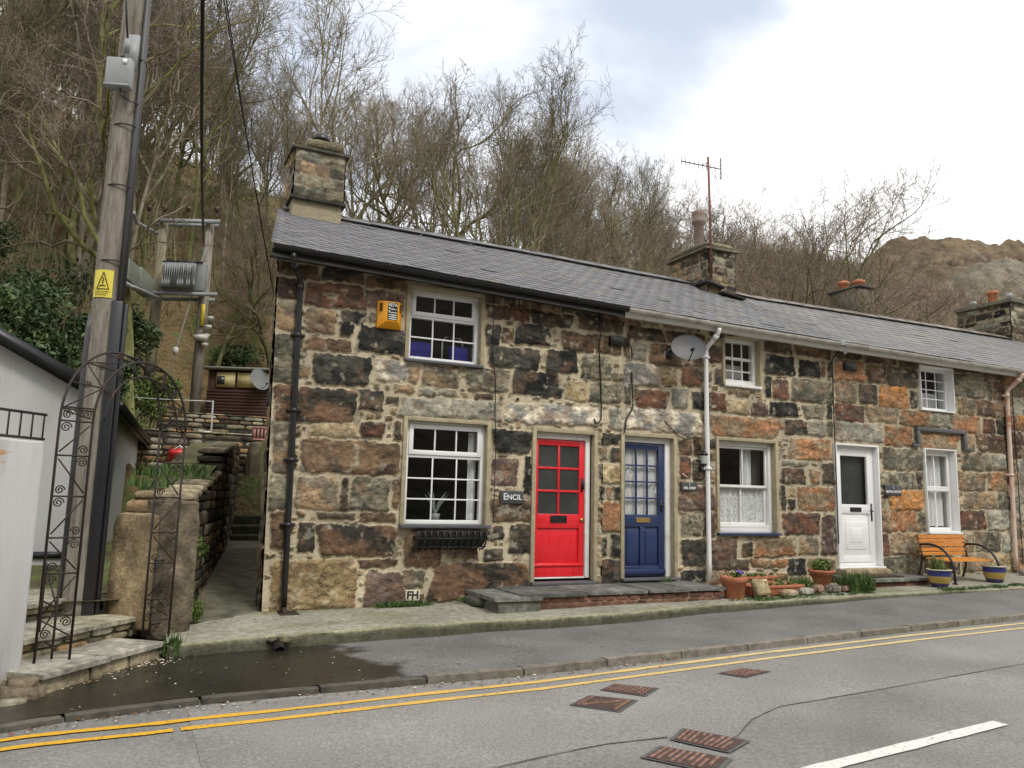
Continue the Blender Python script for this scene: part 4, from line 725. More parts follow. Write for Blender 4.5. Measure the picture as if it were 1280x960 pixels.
door = b.build('door', m_white, H[2], bevel=.004); pane(door, x0+.1, x1-.1, 1.65, 2.5, y+.02, m_glass); pane(door, x0+.1, x1-.1, 1.65, 2.5, y+.10, m_frost, 'inner_screen')
letterbox(door, 11.14, 11.40, 1.535, 1.61, y, m_blackm); b = MB(); b.box(11.635, 11.665, y-.012, y, 1.38, 1.68); b.tube([(11.65, y, 1.55), (11.65, y-.045, 1.55), (11.56, y-.05, 1.55)], .010, 8); b.build('handle', m_black, door)
b = MB(); b.box(o[0]-.05, o[1]+.05, -.08, .15, o[2]-.04, o[2]-.002); b.build('door_sill', m_white, H[2], bevel=.005)
# drip moulding above the third cottage's window (iron-dark slate)
b = MB(); b.box(12.78, 14.15, -.075, .0, 3.02, 3.09); b.box(12.78, 12.86, -.07, .0, 2.78, 3.02); b.box(14.07, 14.15, -.07, .0, 2.78, 3.02); b.box(12.68, 12.86, -.065, .0, 2.72, 2.78); b.box(14.07, 14.28, -.065, .0, 2.72, 2.78); b.build('drip_moulding', m_sill, H[2], bevel=.006)

# ---- chimneys
def lumpwall(b, o, u, n, L, Hf, T, ch, cw, pal, seed, amp=.012, core=True, dens=(4, 3, 3), corec=(.20, .18, .13), rnd=.2, gap=.93):
    rg = random.Random(seed); o = np.array(o, float); u = np.array(u, float); u /= np.linalg.norm(u); n = np.array(n, float); n /= np.linalg.norm(n)
    hf = Hf if callable(Hf) else (lambda s: Hf); z = 0; mx_ = max(hf(s) for s in np.linspace(0, L, 12))
    while z < mx_-.03:
        h = rg.uniform(.75, 1.25)*ch; s = -rg.uniform(0, .5)*cw if z else 0
        while s < L-.02:
            w_ = rg.uniform(.6, 1.5)*cw; s0 = max(0, s); s1 = min(L, s+w_); top_ = hf((s0+s1)/2); hh = min(h, top_-z)
            if s1-s0 > .04 and hh > .03:
                p = PAL[rg.choice(pal)]; c_ = np.array(p[rg.random() < .5])*rg.uniform(.75, 1.3); jo = rg.uniform(-.02, .02)*min(1, T)
                b.rough(o+u*s0+n*jo+np.array((0, 0, z)), u*(s1-s0)*gap, n*(T-jo*0), (0, 0, hh*gap), dens, amp, 5, rnd, c_, seed=rg.random()*50, cn=.45)
            s += w_
        z += h
    if core:
        q = 10
        for k in range(q):
            s0 = L*k/q; s1 = L*(k+1)/q; hh = max(.02, min(hf(s0), hf(s1))-.05)
            b.obox(o+u*s0+n*.03, u*(s1-s0), n*(T-.06), (0, 0, hh), corec)
def stackbox(name, x0, x1, y0, y1, z0, z1, h_, w_, cols, seed, parent, gap, fillf):
    b = MB(); res = .02; f = ((x0, x1, lambda u, z, h: np.stack([u, y0-h, z], -1)), (y0, y1, lambda u, z, h: np.stack([x0-h, (y0+y1)-u, z], -1)), (y0, y1, lambda u, z, h: np.stack([x1+h, u, z], -1)), (x0, x1, lambda u, z, h: np.stack([(x0+x1)-u, y1+h, z], -1)))
    for k, (a, c, mf) in enumerate(f): stone_sheet('', a, c, z0, z1, res, courses(a, c, z0, z1, h_*.7, h_*1.3, w_*.6, w_*1.4, cols, seed+k, .02+gap), [], mf, m_wall, None, bb=b, seed=seed*3+k, fill=0, proud=.02)
    return b.build(name, m_wall, parent, smooth=True)
def ledge(parent, o, ax, dy, dz, c, seed):
    b = MB(); b.rough(o, ax, (0, dy, 0), (0, 0, dz), (10, 8, 2), .008, 7, .04, c, seed); return b.build('slate_ledge', m_stone, parent, smooth=True)
# gable chimney
b = MB(); b.box(1.84, 2.60, 2.12, 2.78, 5.6, 6.12, (.33, .29, .20)); ch1 = b.build('chimney', m_wall, H[0], bevel=.01)
stackbox('stack', 1.84, 2.61, 2.10, 2.80, 6.15, 6.95, .22, .34, 'TGTPgYTG', 3, ch1, .002, .06)
ledge(ch1, (1.80, 2.05, 6.11), (.86, 0, -.01), .80, .045, (.05, .05, .045), 3); ledge(ch1, (1.78, 2.04, 6.92), (.90, 0, -.01), .84, .04, (.12, .12, .10), 5)
b = MB(); lumpwall(b, (2.02, 2.14, 7.0), (1, 0, 0), (0, 1, 0), .58, .2, .6, .2, .6, 'GTg', 8, .012, gap=.99); b.build('cap_block', m_stone, ch1, smooth=True)
b = MB(); b.lathe([(.10, 7.19), (.10, 7.24), (.15, 7.25), (.15, 7.28), (.135, 7.33), (.09, 7.38), (.02, 7.40), (.0, 7.40)], 2.28, 2.44, 20); b.build('cowl', m_black, ch1, smooth=True)
# party chimney with aerial
b = MB(); b.box(9.80, 10.40, 2.08, 3.15, 5.4, 6.42, (.3, .26, .18)); ch2 = b.build('chimney', m_wall, H[1]); stackbox('stack', 9.76, 10.43, 2.03, 3.2, 5.4, 6.56, .17, .30, 'GTDKDKTg', 13, ch2, .012, .3)
ledge(ch2, (9.66, 1.95, 6.54), (.86, 0, .02), 1.3, .04, (.17, .16, .13), 2)
b = MB()
b.rough((9.7, 2.0, 6.58), (.75, 0, 0), (0, 1.2, 0), (0, 0, .16), (8, 8, 3), .03, 4, .3, (.20, .19, .14), 6)
b.build('rubble_cap', m_stone, ch2, smooth=True); ledge(ch2, (9.64, 1.9, 5.86), (.45, 0, -.09), .5, .035, (.06, .06, .058), 7); ledge(ch2, (10.0, 1.84, 5.66), (.55, 0, -.07), .5, .035, (.06, .06, .058), 8)
m_pot = flat('buff_clay', (.25, .19, .15), .8, .2, bump=.2)
b = MB(); b.lathe([(.10, 6.55), (.10, 7.30), (.14, 7.34), (.15, 7.40), (.13, 7.42), (.14, 7.52), (.15, 7.58), (.12, 7.60), (.11, 7.58), (.09, 7.3)], 10.12, 2.72, 8); b.build('chimney_pot', m_pot, ch2)
b = MB(); b.box(14.60, 15.04, 2.62, 3.48, 5.7, 6.60, (.14, .12, .10)); b.box(14.56, 15.08, 2.58, 3.52, 6.60, 6.65, (.09, .085, .08)); ch3 = b.build('chimney', m_wall, H[2])
b = MB(); rg = random.Random(4)
for k in range(150):
    y_ = rg.uniform(2.62, 3.48); z_ = rg.uniform(5.85, 6.52); b.tube([(14.585, y_, z_), (14.57, y_+rg.uniform(-.1, .1), z_+rg.uniform(-.14, .14))], .007, 3, cap=False)
    x_ = rg.uniform(14.6, 15.04); b.tube([(x_, 2.61, z_), (x_+rg.uniform(-.08, .08), 2.6, z_+rg.uniform(-.14, .14))], .007, 3, cap=False)
b.build('dry_creeper', m_twig, ch3)
m_tc = m_terra
b = MB(); b.lathe([(.11, 6.64), (.10, 6.80), (.13, 6.82), (.13, 6.88), (.10, 6.90), (.08, 6.8)], 14.82, 3.25, 16); b.build('chimney_pot', m_tc, ch3, smooth=True); b = MB(); b.lathe([(.12, 6.64), (.11, 6.74), (.14, 6.76), (.14, 6.82), (.10, 6.84), (.08, 6.8)], 14.85, 2.85, 16); b.build('chimney_pot', m_tc, ch3, smooth=True)
b = MB(); b.box(19.66, 20.8, 2.42, 3.7, 5.5, 6.8, (.3, .27, .2)); ch4 = b.build('chimney', m_wall, H[3]); stackbox('stack', 19.6, 20.85, 2.35, 3.75, 5.5, 6.85, .17, .42, 'GKDGgDg', 23, ch4, .012, .2); b = MB(); b.rough((19.5, 2.25, 6.82), (1.4, 0, 0), (0, 1.55, 0), (0, 0, .10), (9, 9, 2), .02, 5, .05, (.16, .16, .13), 2); b.build('slate_ledge', m_stone, ch4, smooth=True)
for (x_, y_, r_, z_, mt) in ((19.95, 3.0, .13, 7.30, m_tc), (19.9, 3.5, .07, 7.12, m_grey), (20.0, 2.6, .07, 7.15, m_grey)):
    b = MB(); b.lathe([(r_*.9, 6.9), (r_*.85, z_-.1), (r_*1.1, z_-.08), (r_*1.1, z_), (r_*.8, z_), (r_*.7, z_-.1)], x_, y_, 16); b.build('chimney_pot', mt, ch4, smooth=True)

# ------------------------------------------------------------------ things on and along the fronts
# step in front of the red and blue doors: slate slabs on a stone and brick base
st = thing('door_step', 'long low step of grey slate slabs over red brick under the red and blue doors', 'step', (5.8, -.5, .4))
b = MB(); xs_ = [4.42, 5.35, 6.3, 7.0, 7.62]
for k in range(4): b.rough((xs_[k], -.93+.02*(k % 2), .41+.004*k), (xs_[k+1]-xs_[k]-.012, 0, 0), (0, .95, 0), (0, 0, .045), (8, 7, 2), .006, 7, .10, (.16, .165, .16) if k % 2 else (.12, .125, .12), k)
b.build('slab', m_stone, st, smooth=False)
b = MB(); b.rough((4.08, -.95, .22), (.58, 0, 0), (0, .98, 0), (0, 0, .18), (8, 8, 4), .012, 6, .05, (.15, .155, .135), 2); b.rough((4.02, -.98, .385), (.66, 0, 0), (0, 1.0, 0), (0, 0, .05), (8, 8, 2), .008, 6, .06, (.17, .175, .165), 8); b.rough((3.98, -.55, .25), (.25, 0, 0), (0, .5, 0), (0, 0, .14), (5, 5, 4), .018, 6, .25, (.11, .12, .10), 5); b.build('end_block', m_stone, st, smooth=True)
b = MB(); x = 4.68; rg = random.Random(3)
while x < 7.48:
    L = rg.uniform(.16, .24); f_ = rg.uniform(.45, 1.2); b.rough((x, -.885, .345), (L-.012, 0, 0), (0, .2, 0), (0, 0, .062), (4, 2, 2), .004, 12, .15, (f_, f_*.95, f_*.9), x)
    L2 = rg.uniform(.16, .24); b.rough((x-.05, -.875, .272), (L-.012, 0, 0), (0, .2, 0), (0, 0, .062), (4, 2, 2), .004, 12, .15, (f_*.8, f_*.8, f_*.7), x+3); x += L
b.box(4.7, 7.5, -.868, .0, .2, .405, (1.1, 1.3, 1.3)); b.build('brick_base', m_brick, st)
st = thing('door_step', 'low grey slate step with a doormat in front of the white door', 'step', (11.3, -.4, .45))
b = MB(); b.rough((10.6, -.78, .44), (.9, 0, 0), (0, .8, 0), (0, 0, .045), (8, 7, 2), .006, 7, .1, (.17, .18, .17), 1); b.rough((11.51, -.76, .44), (.75, 0, 0), (0, .78, 0), (0, 0, .045), (6, 6, 2), .006, 7, .1, (.13, .135, .13), 4); b.build('slab', m_stone, st)
b = MB(); b.box(10.56, 12.2, -.72, 0, .25, .44, (.75, .7, .6)); b.build('brick_base', m_brick, st)
b = MB(); b.rough((10.85, -.55, .485), (.8, 0, 0), (0, .42, 0), (0, 0, .022), (8, 5, 1), .003, 8, .05, (.07, .05, .035), 1); tag(b.build('doormat', m_stone), 'dark brown doormat lying on the slate step at the white door', 'doormat')
b = MB(); b.rough((10.72, -.22, .47), (1.1, 0, 0), (0, .25, 0), (0, 0, .13), (12, 3, 2), .02, 6, .2, (.30, .25, .17), 1); b.build('riser_stone', m_stone, st, smooth=True)

# amber alarm box on the end cottage
al = thing('alarm_box', 'amber wedge shaped alarm box with a black label high on the end cottage wall', 'alarm box', (2.83, -.03, 3.95))
b = MB(); x0, x1, z0, z1 = 2.67, 2.995, 3.77, 4.13
b.add([(x0, 0, z0), (x1, 0, z0), (x1, 0, z1), (x0, 0, z1), (x0+.10, -.125, z0+.085), (x1-.07, -.125, z0+.085), (x1-.07, -.125, z1-.015), (x0+.10, -.125, z1-.015), (x0, -.04, z0), (x1, -.04, z0), (x1, -.04, z1), (x0, -.04, z1)],
      [(8, 4, 7, 11), (4, 5, 6, 7), (5, 9, 10, 6), (8, 9, 5, 4), (11, 7, 6, 10), (0, 8, 11, 3), (9, 1, 2, 10), (3, 11, 10, 2), (0, 1, 9, 8)]); b.build('casing', m_orange, al, bevel=.004)
b = MB(); b.box(2.782, 2.913, -.129, -.126, z0+.10, z1-.03); lb = b.build('label_plate', m_label, al)
text('lettering', 'BETA', .052, (2.848, -.131, 4.068), m_lett, lb, .0015, bold=.001)
b = MB()
for k, zz in enumerate((4.017, 3.973)): b.box(2.793, 2.812, -.132, -.129, zz-.004, zz+.018); b.box(2.793, 2.90, -.132, -.129, zz-.010, zz)
for zz in (3.94, 3.913, 3.886): b.box(2.793, 2.903, -.132, -.129, zz-.010, zz+.003)
b.build('label_lines', m_lett, lb)
b = MB()
for k in range(6):
    for (xa, ya) in ((2.70, -.078), (2.955, -.078)): b.box(xa-.012, xa+.02, ya-.022, ya+.01, 4.08-.018*k, 4.087-.018*k)
b.build('sound_slots', m_black, al)
def plate(name, label, x0, x1, z0, z1, mat, rows, y=-.03, edge=None):
    t_ = thing(name, label, 'sign', ((x0+x1)/2, y, (z0+z1)/2)); b = MB(); b.box(x0, x1, y-.022, y+.02, z0, z1); b.build('plate', mat, t_, bevel=.003)
    for (s, size, dx, dz, mt, sq) in rows: text('lettering', s, size, ((x0+x1)/2+dx, y-.024, (z0+z1)/2+dz), mt, t_, .0015, squash=sq, bold=.0012)
    return t_
plate('house_sign', 'slate name plate reading ENCIL beside the red door', 4.49, 4.83, 1.555, 1.725, m_slsign, [('E', .125, -.105, .003, m_lett, .95), ('NCIL', .10, .035, -.003, m_lett, 1.0)])
plate('house_sign', 'small two line slate name plate between the blue door and the white downpipe', 7.50, 7.80, 1.80, 1.93, m_slsign, [('1', .05, .0, .035, m_lett, 1), ('AEL DREF', .052, .0, -.022, m_lett, 1.05)])
plate('house_sign', 'small two line slate name plate right of the white door', 11.90, 12.31, 1.83, 2.01, m_slsign, [('1', .06, .0, .048, m_lett, 1), ('BRYN GWYN', .062, .0, -.025, m_lett, 1.0)])
t_ = thing('hydrant_sign', 'small pale plate with black letters FH low on the end cottage wall', 'sign', (3.3, -.03, .38))
b = MB(); b.box(3.21, 3.395, -.045, 0, .315, .445); b.build('plate', flat('cream_plate', (.62, .58, .45), .6), t_, bevel=.003); text('lettering', 'FH', .135, (3.302, -.047, .38), m_label, t_, .002, bold=.004)
b = MB(); b.box(7.52, 7.545, -.045, -.02, 1.98, 2.0); 
b = MB(); b.tube([(7.52, -.05, 2.06), (7.56, -.055, 2.03), (7.63, -.05, 1.985)], .012, 8); tag(b.build('thermometer', flat('faded_pink', (.55, .35, .3), .6)), 'faded pink stick fixed to the wall above the name plate by the blue door', 'ornament')

# wall basket
hb = thing('hayrack_planter', 'black wire hayrack planter with liner under the ground floor window of the end cottage', 'planter', (3.75, -.1, 1.1))
b = MB()
for k in range(12):
    x = 3.27+.93*k/11; pts = [(x, -.27+.25*(1-math.cos(a_))*.5, 1.19-.23*math.sin(a_)) for a_ in np.linspace(0, math.pi*.5, 8)]; pts = [(x, -.275, 1.19), (x, -.275, 1.12), (x, -.24, 1.03), (x, -.16, .965), (x, -.04, .95)]; b.tube(pts, .011, 6)
for (y, z) in ((-.275, 1.19), (-.268, 1.10), (-.2, .99), (-.035, 1.19)): b.tube([(3.25, y, z), (4.22, y, z)], .009, 6)
b.build('wire_frame', m_blackm, hb)
X, A_ = np.meshgrid(np.linspace(3.27, 4.2, 50), np.linspace(0, math.pi*.5, 10)); b = MB(); b.grid(np.stack([X, -.255*np.cos(A_)-.005, 1.17-.20*np.sin(A_)+.02*(fbm(X*9, A_*3, 3)-.5)], -1)); b.box(3.28, 4.19, -.24, -.01, 1.08, 1.12); b.build('liner', flat('black_liner', (.02, .02, .02), .45, .4, scale=20, bump=.6, bscale=30, bdist=.03), hb, smooth=True)

# satellite dish on the blue cottage
def dish(name, label, c, rx, rz, ax, mountp, mat):
    t_ = thing(name, label, 'satellite dish', c); ax = Vector(ax).normalized(); u = ax.cross(Vector((0, 0, 1))).normalized(); v_ = u.cross(ax)
    b = MB(); V = []
    for k in range(9):
        r = k/8; V.append([np.array(c)+np.array(u)*rx*r*math.cos(a_)+np.array(v_)*rz*r*math.sin(a_)+np.array(ax)*(.12*r*r*rx) for a_ in np.linspace(0, 2*math.pi, 41)])
    b.grid(np.array(V)); b.tube([V[-1][k] for k in range(41)], .006, 5); b.build('reflector', mat, t_, smooth=True)
    b = MB(); e = np.array(c)-np.array(v_)*rz*.95; lnb = np.array(c)+np.array(ax)*.34*rx/.3-np.array(v_)*rz*.72; b.tube([e-np.array(ax)*.02, lnb-np.array((0, 0, .01))], .009, 6); b.tube([lnb-np.array(ax)*.02, lnb+np.array((0, 0, .02))-np.array(ax)*.11], .026, 10); b.build('lnb_arm', m_black, t_)
    b = MB(); b.tube([np.array(c)-np.array(ax)*.01, np.array(c)-np.array(ax)*.08, mountp], .018, 8); b.box(mountp[0]-.05, mountp[0]+.05, mountp[1]-.01, mountp[1]+.02, mountp[2]-.09, mountp[2]+.09); b.build('wall_bracket', m_blackm, t_); return t_
dish('satellite_dish', 'dark grey oval satellite dish on the wall beside the white downpipe', (7.40, -.36, 3.93), .265, .215, (-.36, -.85, .30), (7.30, -.04, 3.92), m_dish)
# wall lantern
wl = thing('wall_lantern', 'small black lantern on the wall between the blue door and the white downpipe', 'lantern', (7.88, -.1, 2.3))
b = MB(); b.box(7.84, 7.87, -.05, 0, 2.10, 2.28); b.tube([(7.855, -.04, 2.16), (7.855, -.1, 2.13), (7.865, -.13, 2.17), (7.865, -.13, 2.2)], .009, 6); b.build('arm', m_blackm, wl)
b = MB(); b.lathe([(.0, 2.19), (.04, 2.195), (.045, 2.21), (.06, 2.35), (.075, 2.355), (.05, 2.385), (.02, 2.41), (.012, 2.44), (0, 2.44)], 7.865, -.13, 6); b.build('cage', m_blackm, wl); b = MB(); b.lathe([(.047, 2.22), (.062, 2.34)], 7.865, -.13, 6); b.build('lamp_glass', flat('pale_lamp_glass', (.45, .47, .46), .3), wl)
def jbox(label, x0, x1, z0, z1, cat='junction box'):
    t_ = thing('junction_box', label, cat, ((x0+x1)/2, -.04, (z0+z1)/2)); b = MB(); b.box(x0, x1, -.10, -.015, z0, z1); b.build('casing', m_black, t_, bevel=.012); b = MB(); b.box(x0+.02, x1-.02, -.108, -.10, z0+.02, z1-.02); b.build('cover', m_black, t_, bevel=.004)
jbox('flat black cable box above and between the red and blue doors', 6.20, 6.44, 3.92, 4.05)
jbox('square black box under the eaves above the white door', 10.99, 11.28, 3.97, 4.12)
# cables
def cable(label, pts, r=.009, name='wall_cable', cat='cable', mat=None, n=6):
    b = MB(); P_ = np.array(pts, float); s = np.linspace(0, len(P_)-1, 8*(len(P_)-1)+1)
    Q = np.stack([np.interp(s, range(len(P_)), P_[:, k]) for k in range(3)], 1); 
    if len(Q) > 6: Q[1:-1] = (Q[:-2]+Q[1:-1]*2+Q[2:])/4; Q[1:-1] = (Q[:-2]+Q[1:-1]*2+Q[2:])/4
    b.tube(Q, r, n); return tag(b.build(name, mat or m_black), label, cat)
cable('thin black cable running down the end cottage wall right of its windows', [(4.31, -.045, 4.4), (4.315, -.05, 3.6), (4.37, -.05, 3.2), (4.375, -.05, 2.7), (4.40, -.05, 2.4), (4.385, -.05, 1.3)], .006)
cable('black cable hanging down the wall from the box to the red door lintel', [(6.04, -.045, 4.36), (6.05, -.05, 4.02), (6.02, -.05, 3.9), (6.06, -.05, 3.3), (6.07, -.05, 2.78), (5.98, -.05, 2.72), (5.95, -.05, 2.8)], .011)
cable('black cable looping from the box down to the blue door frame', [(6.42, -.05, 3.99), (6.55, -.05, 3.97), (6.60, -.05, 3.88), (6.60, -.05, 3.4), (6.62, -.05, 3.0), (6.50, -.05, 2.82), (6.47, -.05, 2.62)], .012)
cable('thin brown cable running down beside the black hanging cable', [(6.35, -.045, 4.36), (6.36, -.047, 2.9)], .004, mat=m_bark)
cable('thin cable curving from the lintel of the blue door to the lantern', [(7.2, -.045, 2.85), (7.45, -.045, 2.62), (7.62, -.05, 2.58), (7.8, -.05, 2.62), (7.86, -.05, 2.5), (7.86, -.05, 2.28)], .007)
cable('black cable running down the joint between the second and third cottages', [(10.66, -.27, 4.24), (10.73, -.05, 4.14), (10.74, -.045, 3.9), (10.73, -.045, 3.2), (10.735, -.045, 2.66), (10.74, -.045, 1.0)], .010)
cable('thin black cable running down beside the rusty pink downpipe', [(15.62, -.05, 4.1), (15.62, -.05, 2.5), (15.60, -.05, .6)], .008)
cable('small bunch of looped wire at the gutter joint above the white door', [(10.50, -.40, 4.40), (10.58, -.42, 4.30), (10.62, -.41, 4.16), (10.70, -.40, 4.20), (10.68, -.41, 4.32), (10.6, -.42, 4.35)], .007, mat=m_grey)
b = MB(); b.box(10.52, 10.62, -.44, -.405, 4.30, 4.40); tag(b.build('insulator_bracket', m_grey, bevel=.006), 'small grey wire bracket fixed on the gutter at the joint above the white door', 'bracket')

# aerial on the party chimney
ae = thing('tv_aerial', 'rusty pole with a television aerial strapped to the chimney of the blue door cottage', 'aerial', (9.80, 1.99, 6.0))
b = MB(); b.tube([(9.80, 1.97, 5.95), (9.79, 1.97, 7.2), (9.76, 1.97, 8.42)], .024, 10); b.build('mast', M('rust', [(.3, (.13, .05, .03)), (.6, (.22, .09, .06)), (.8, (.14, .10, .09))], scale=6, rough=.8, bump=.2), ae)
b = MB(); A_ = np.array((9.05, 1.9, 8.16)); B_ = np.array((10.12, 2.02, 8.26)); b.tube([A_, B_], .011, 6)
for k in range(9):
    p = A_+(B_-A_)*k/9.5; b.tube([p+(0, .0, -.075), p+(0, 0, .075)], .006, 5)
p = B_
for dz in (-.16, -.08, .08, .16): b.tube([p+(-.02, -.05, dz), p+(.03, .1, dz*1.05)], .006, 5)
b.tube([p+(0, 0, -.22), p+(0, 0, .24)], .012, 6); b.tube([A_+(B_-A_)*.5+(0, 0, .0), (9.77, 1.97, 8.32)], .008, 5); b.tube([(9.85, 1.97, 8.13), (10.0, 2., 8.02), (9.98, 2., 7.9)], .006, 5); b.tube([(9.95, 1.97, 8.2), (9.95, 1.97, 8.0)], .006, 5); b.build('yagi', m_blackm, ae)
for z in (6.15, 6.40, 6.55): b = MB(); b.tube([(9.80+.03*math.cos(a_), 1.97+.03*math.sin(a_), z) for a_ in np.linspace(0, 2*math.pi, 12)], .008, 5); b.build('bracket', m_blackm, ae)

# things seen inside the windows
b = MB(); b.box(3.18, 3.52, .22, .40, 3.42, 3.70); tag(b.build('cushion', flat('blue_fabric', (.02, .018, .22), .8, .15), bevel=.03), 'plain blue cushion behind the lower left pane of the upstairs window', 'cushion')
b = MB(); b.box(3.80, 4.08, .22, .38, 3.42, 3.69); tag(b.build('cushion', bpy.data.materials['blue_fabric'], bevel=.03), 'plain blue cushion behind the lower right pane of the upstairs window', 'cushion')
b = MB(); b.tube([(3.72, .35, 3.42), (3.72, .35, 3.78), (3.76, .35, 3.83), (3.98, .35, 3.83), (4.02, .35, 3.78), (4.02, .35, 3.7)], .012, 8); tag(b.build('bed_rail', m_white), 'white curved rail standing inside the upstairs window', 'rail')
hp = thing('house_plant', 'spiky pale leaved house plant inside the ground floor window', 'plant', (3.72, .35, 1.27))
b = MB(); b.lathe([(.0, 1.27), (.05, 1.27), (.075, 1.40), (.07, 1.40)], 3.70, .35, 14); b.build('pot', m_grey, hp, smooth=True)
b = MB(); rg = random.Random(2)
for k in range(13):
    a_ = rg.uniform(0, 6.28); t_ = rg.uniform(.1, .55); L = rg.uniform(.22, .36); p = np.array((3.70, .35, 1.38)); d = np.array((math.cos(a_)*t_, math.sin(a_)*t_*.5, 1)); s_ = np.array((.012, 0, 0)); b.add([p-s_, p+s_, p+d*L*.6+s_, p+d*L*.6-s_, p+d*L+(d*(1, 1, 0))*.1], [(0, 1, 2, 3), (3, 2, 4)])
b.build('leaves', flat('grey_green_leaf', (.22, .25, .20), .6), hp)

# ---- pots and planters
def leaves(b, c, r, n, size, seed=0, flatten=1., up=.3, c_=None):
    rg = np.random.RandomState(seed); P_ = rg.normal(size=(n, 3)); P_ /= np.linalg.norm(P_, axis=1)[:, None]; P_ *= (rg.rand(n, 1)**.45); P_ = P_*np.array(r)+np.array(c)
    d = rg.normal(size=(n, 3))+np.array((0, 0, up)); d /= np.linalg.norm(d, axis=1)[:, None]; e = np.cross(d, rg.normal(size=(n, 3))); e /= np.linalg.norm(e, axis=1)[:, None]
    s = size*(.6+.8*rg.rand(n, 1)); V = np.stack([P_-d*s, P_+e*s*.42, P_+d*s, P_-e*s*.42], 1).reshape(-1, 3); b.add(V, np.arange(n*4).reshape(-1, 4))
def blades(b, c, r, n, h, seed=0, w_=.004, lean=.5):
    rg = np.random.RandomState(seed); x = c[0]+(rg.rand(n)-.5)*2*r[0]; y = c[1]+(rg.rand(n)-.5)*2*r[1]; z = np.full(n, c[2]); hh = h*(.4+rg.rand(n)); a_ = rg.rand(n)*6.28; l = lean*hh*rg.rand(n)
    p = np.stack([x, y, z], 1); q = p+np.stack([np.cos(a_)*l*.4, np.sin(a_)*l*.4, hh*.6], 1); t_ = p+np.stack([np.cos(a_)*l, np.sin(a_)*l, hh], 1); s = np.stack([np.sin(a_), -np.cos(a_), 0*a_], 1)*w_*(1+rg.rand(n, 1))
    V = np.stack([p-s, p+s, q+s*.8, q-s*.8, t_], 1).reshape(-1, 3); i = np.arange(n)[:, None]*5; b.add(V, [i+np.array([[0, 1, 2, 3]]), i+np.array([[3, 2, 4]])])
m_soil = flat('potting_soil', (.035, .025, .018), 1, .3, bump=1, bscale=60)
def pot(label, x, y, z, r, h, mat, prof=None, name='plant_pot', group=None):
    t_ = thing(name, label, 'plant pot', (x, y, z), group)
    b = MB(); b.lathe(prof or [(0, z), (r*.66, z), (r*.70, z+.01), (r*.93, z+h*.74), (r*1.0, z+h*.76), (r*1.02, z+h*.97), (r*.99, z+h), (r*.90, z+h), (r*.86, z+h*.85)], x, y, 30); b.build('body', mat, t_, smooth=True)
    b = MB(); b.lathe([(0, z+h*.87), (r*.88, z+h*.86)], x, y, 24); b.build('soil', m_soil, t_); return t_
p1 = pot('round terracotta pot with purple pansies at the foot of the white downpipe', 7.78, -.86, float(base_z(7.7))-.035, .185, .30, m_terra)
b = MB(); leaves(b, (7.80, -.88, .63), (.10, .10, .05), 90, .03, 1); b.build('foliage', m_leafl, p1); b = MB(); leaves(b, (7.82, -.93, .67), (.06, .05, .02), 26, .03, 2); b.build('flowers', flat('violet_petal', (.22, .16, .50), .7), p1)
b = MB(); [b.tube([(7.72, -.82, .60), (7.62-.02*k, -.8-.03*k, .74)], .006, 4) for k in range(3)]; b.build('stems', m_twig, p1)
p2 = pot('flared terracotta pot with a small green shrub left of the white door', 9.72, -.62, float(base_z(9.7))-.03, .20, .26, m_terra, prof=[(0, .36), (.08, .36), (.10, .38), (.165, .58), (.20, .61), (.205, .64), (.19, .645), (.18, .62)])
b = MB(); leaves(b, (9.73, -.62, .70), (.16, .15, .11), 700, .03, 3); b.build('foliage', m_leafl, p2)
def trough(label, x0, x1, y0, y1, z, h, seed):
    t_ = thing('planter_trough', label, 'planter', ((x0+x1)/2, (y0+y1)/2, z)); b = MB(); i = .025
    o_ = [(x0+i, y0+i, z), (x1-i, y0+i, z), (x1-i, y1-i, z), (x0+i, y1-i, z)]; e = [(x0, y0, z+h), (x1, y0, z+h), (x1, y1, z+h), (x0, y1, z+h)]; n_ = [(x0+.03, y0+.03, z+h), (x1-.03, y0+.03, z+h), (x1-.03, y1-.03, z+h), (x0+.03, y1-.03, z+h)]; l_ = [(p[0], p[1], z+h-.04) for p in n_]
    b.add(o_+e+n_+l_, [(3, 2, 1, 0)]+[(k, (k+1) % 4, 4+(k+1) % 4, 4+k) for k in range(4)]+[(4+k, 4+(k+1) % 4, 8+(k+1) % 4, 8+k) for k in range(4)]+[(8+k, 8+(k+1) % 4, 12+(k+1) % 4, 12+k) for k in range(4)])
    b.box(x0-.008, x1+.008, y0-.008, y0, z+h-.035, z+h+.002); b.build('body', m_terra, t_, bevel=.006)
    b = MB(); b.quad(l_[0], l_[1], l_[2], l_[3]); b.build('soil', m_soil, t_); b = MB(); rg = random.Random(seed)
    for k in range(8): leaves(b, (rg.uniform(x0+.06, x1-.06), rg.uniform(y0+.05, y1-.05), z+h+.0), (.045, .04, .05), 40, .02, seed*10+k)
    b.build('foliage', m_leafl, t_)
trough('long terracotta planter trough against the wall below the lace curtain window', 8.12, 9.02, -.42, -.22, .37, .17, 1)
trough('middle terracotta planter trough between the rear trough and the front one', 8.10, 9.05, -.66, -.48, .35, .13, 4)
trough('front terracotta planter trough nearest the pavement edge', 8.02, 9.02, -.95, -.76, .33, .14, 2)
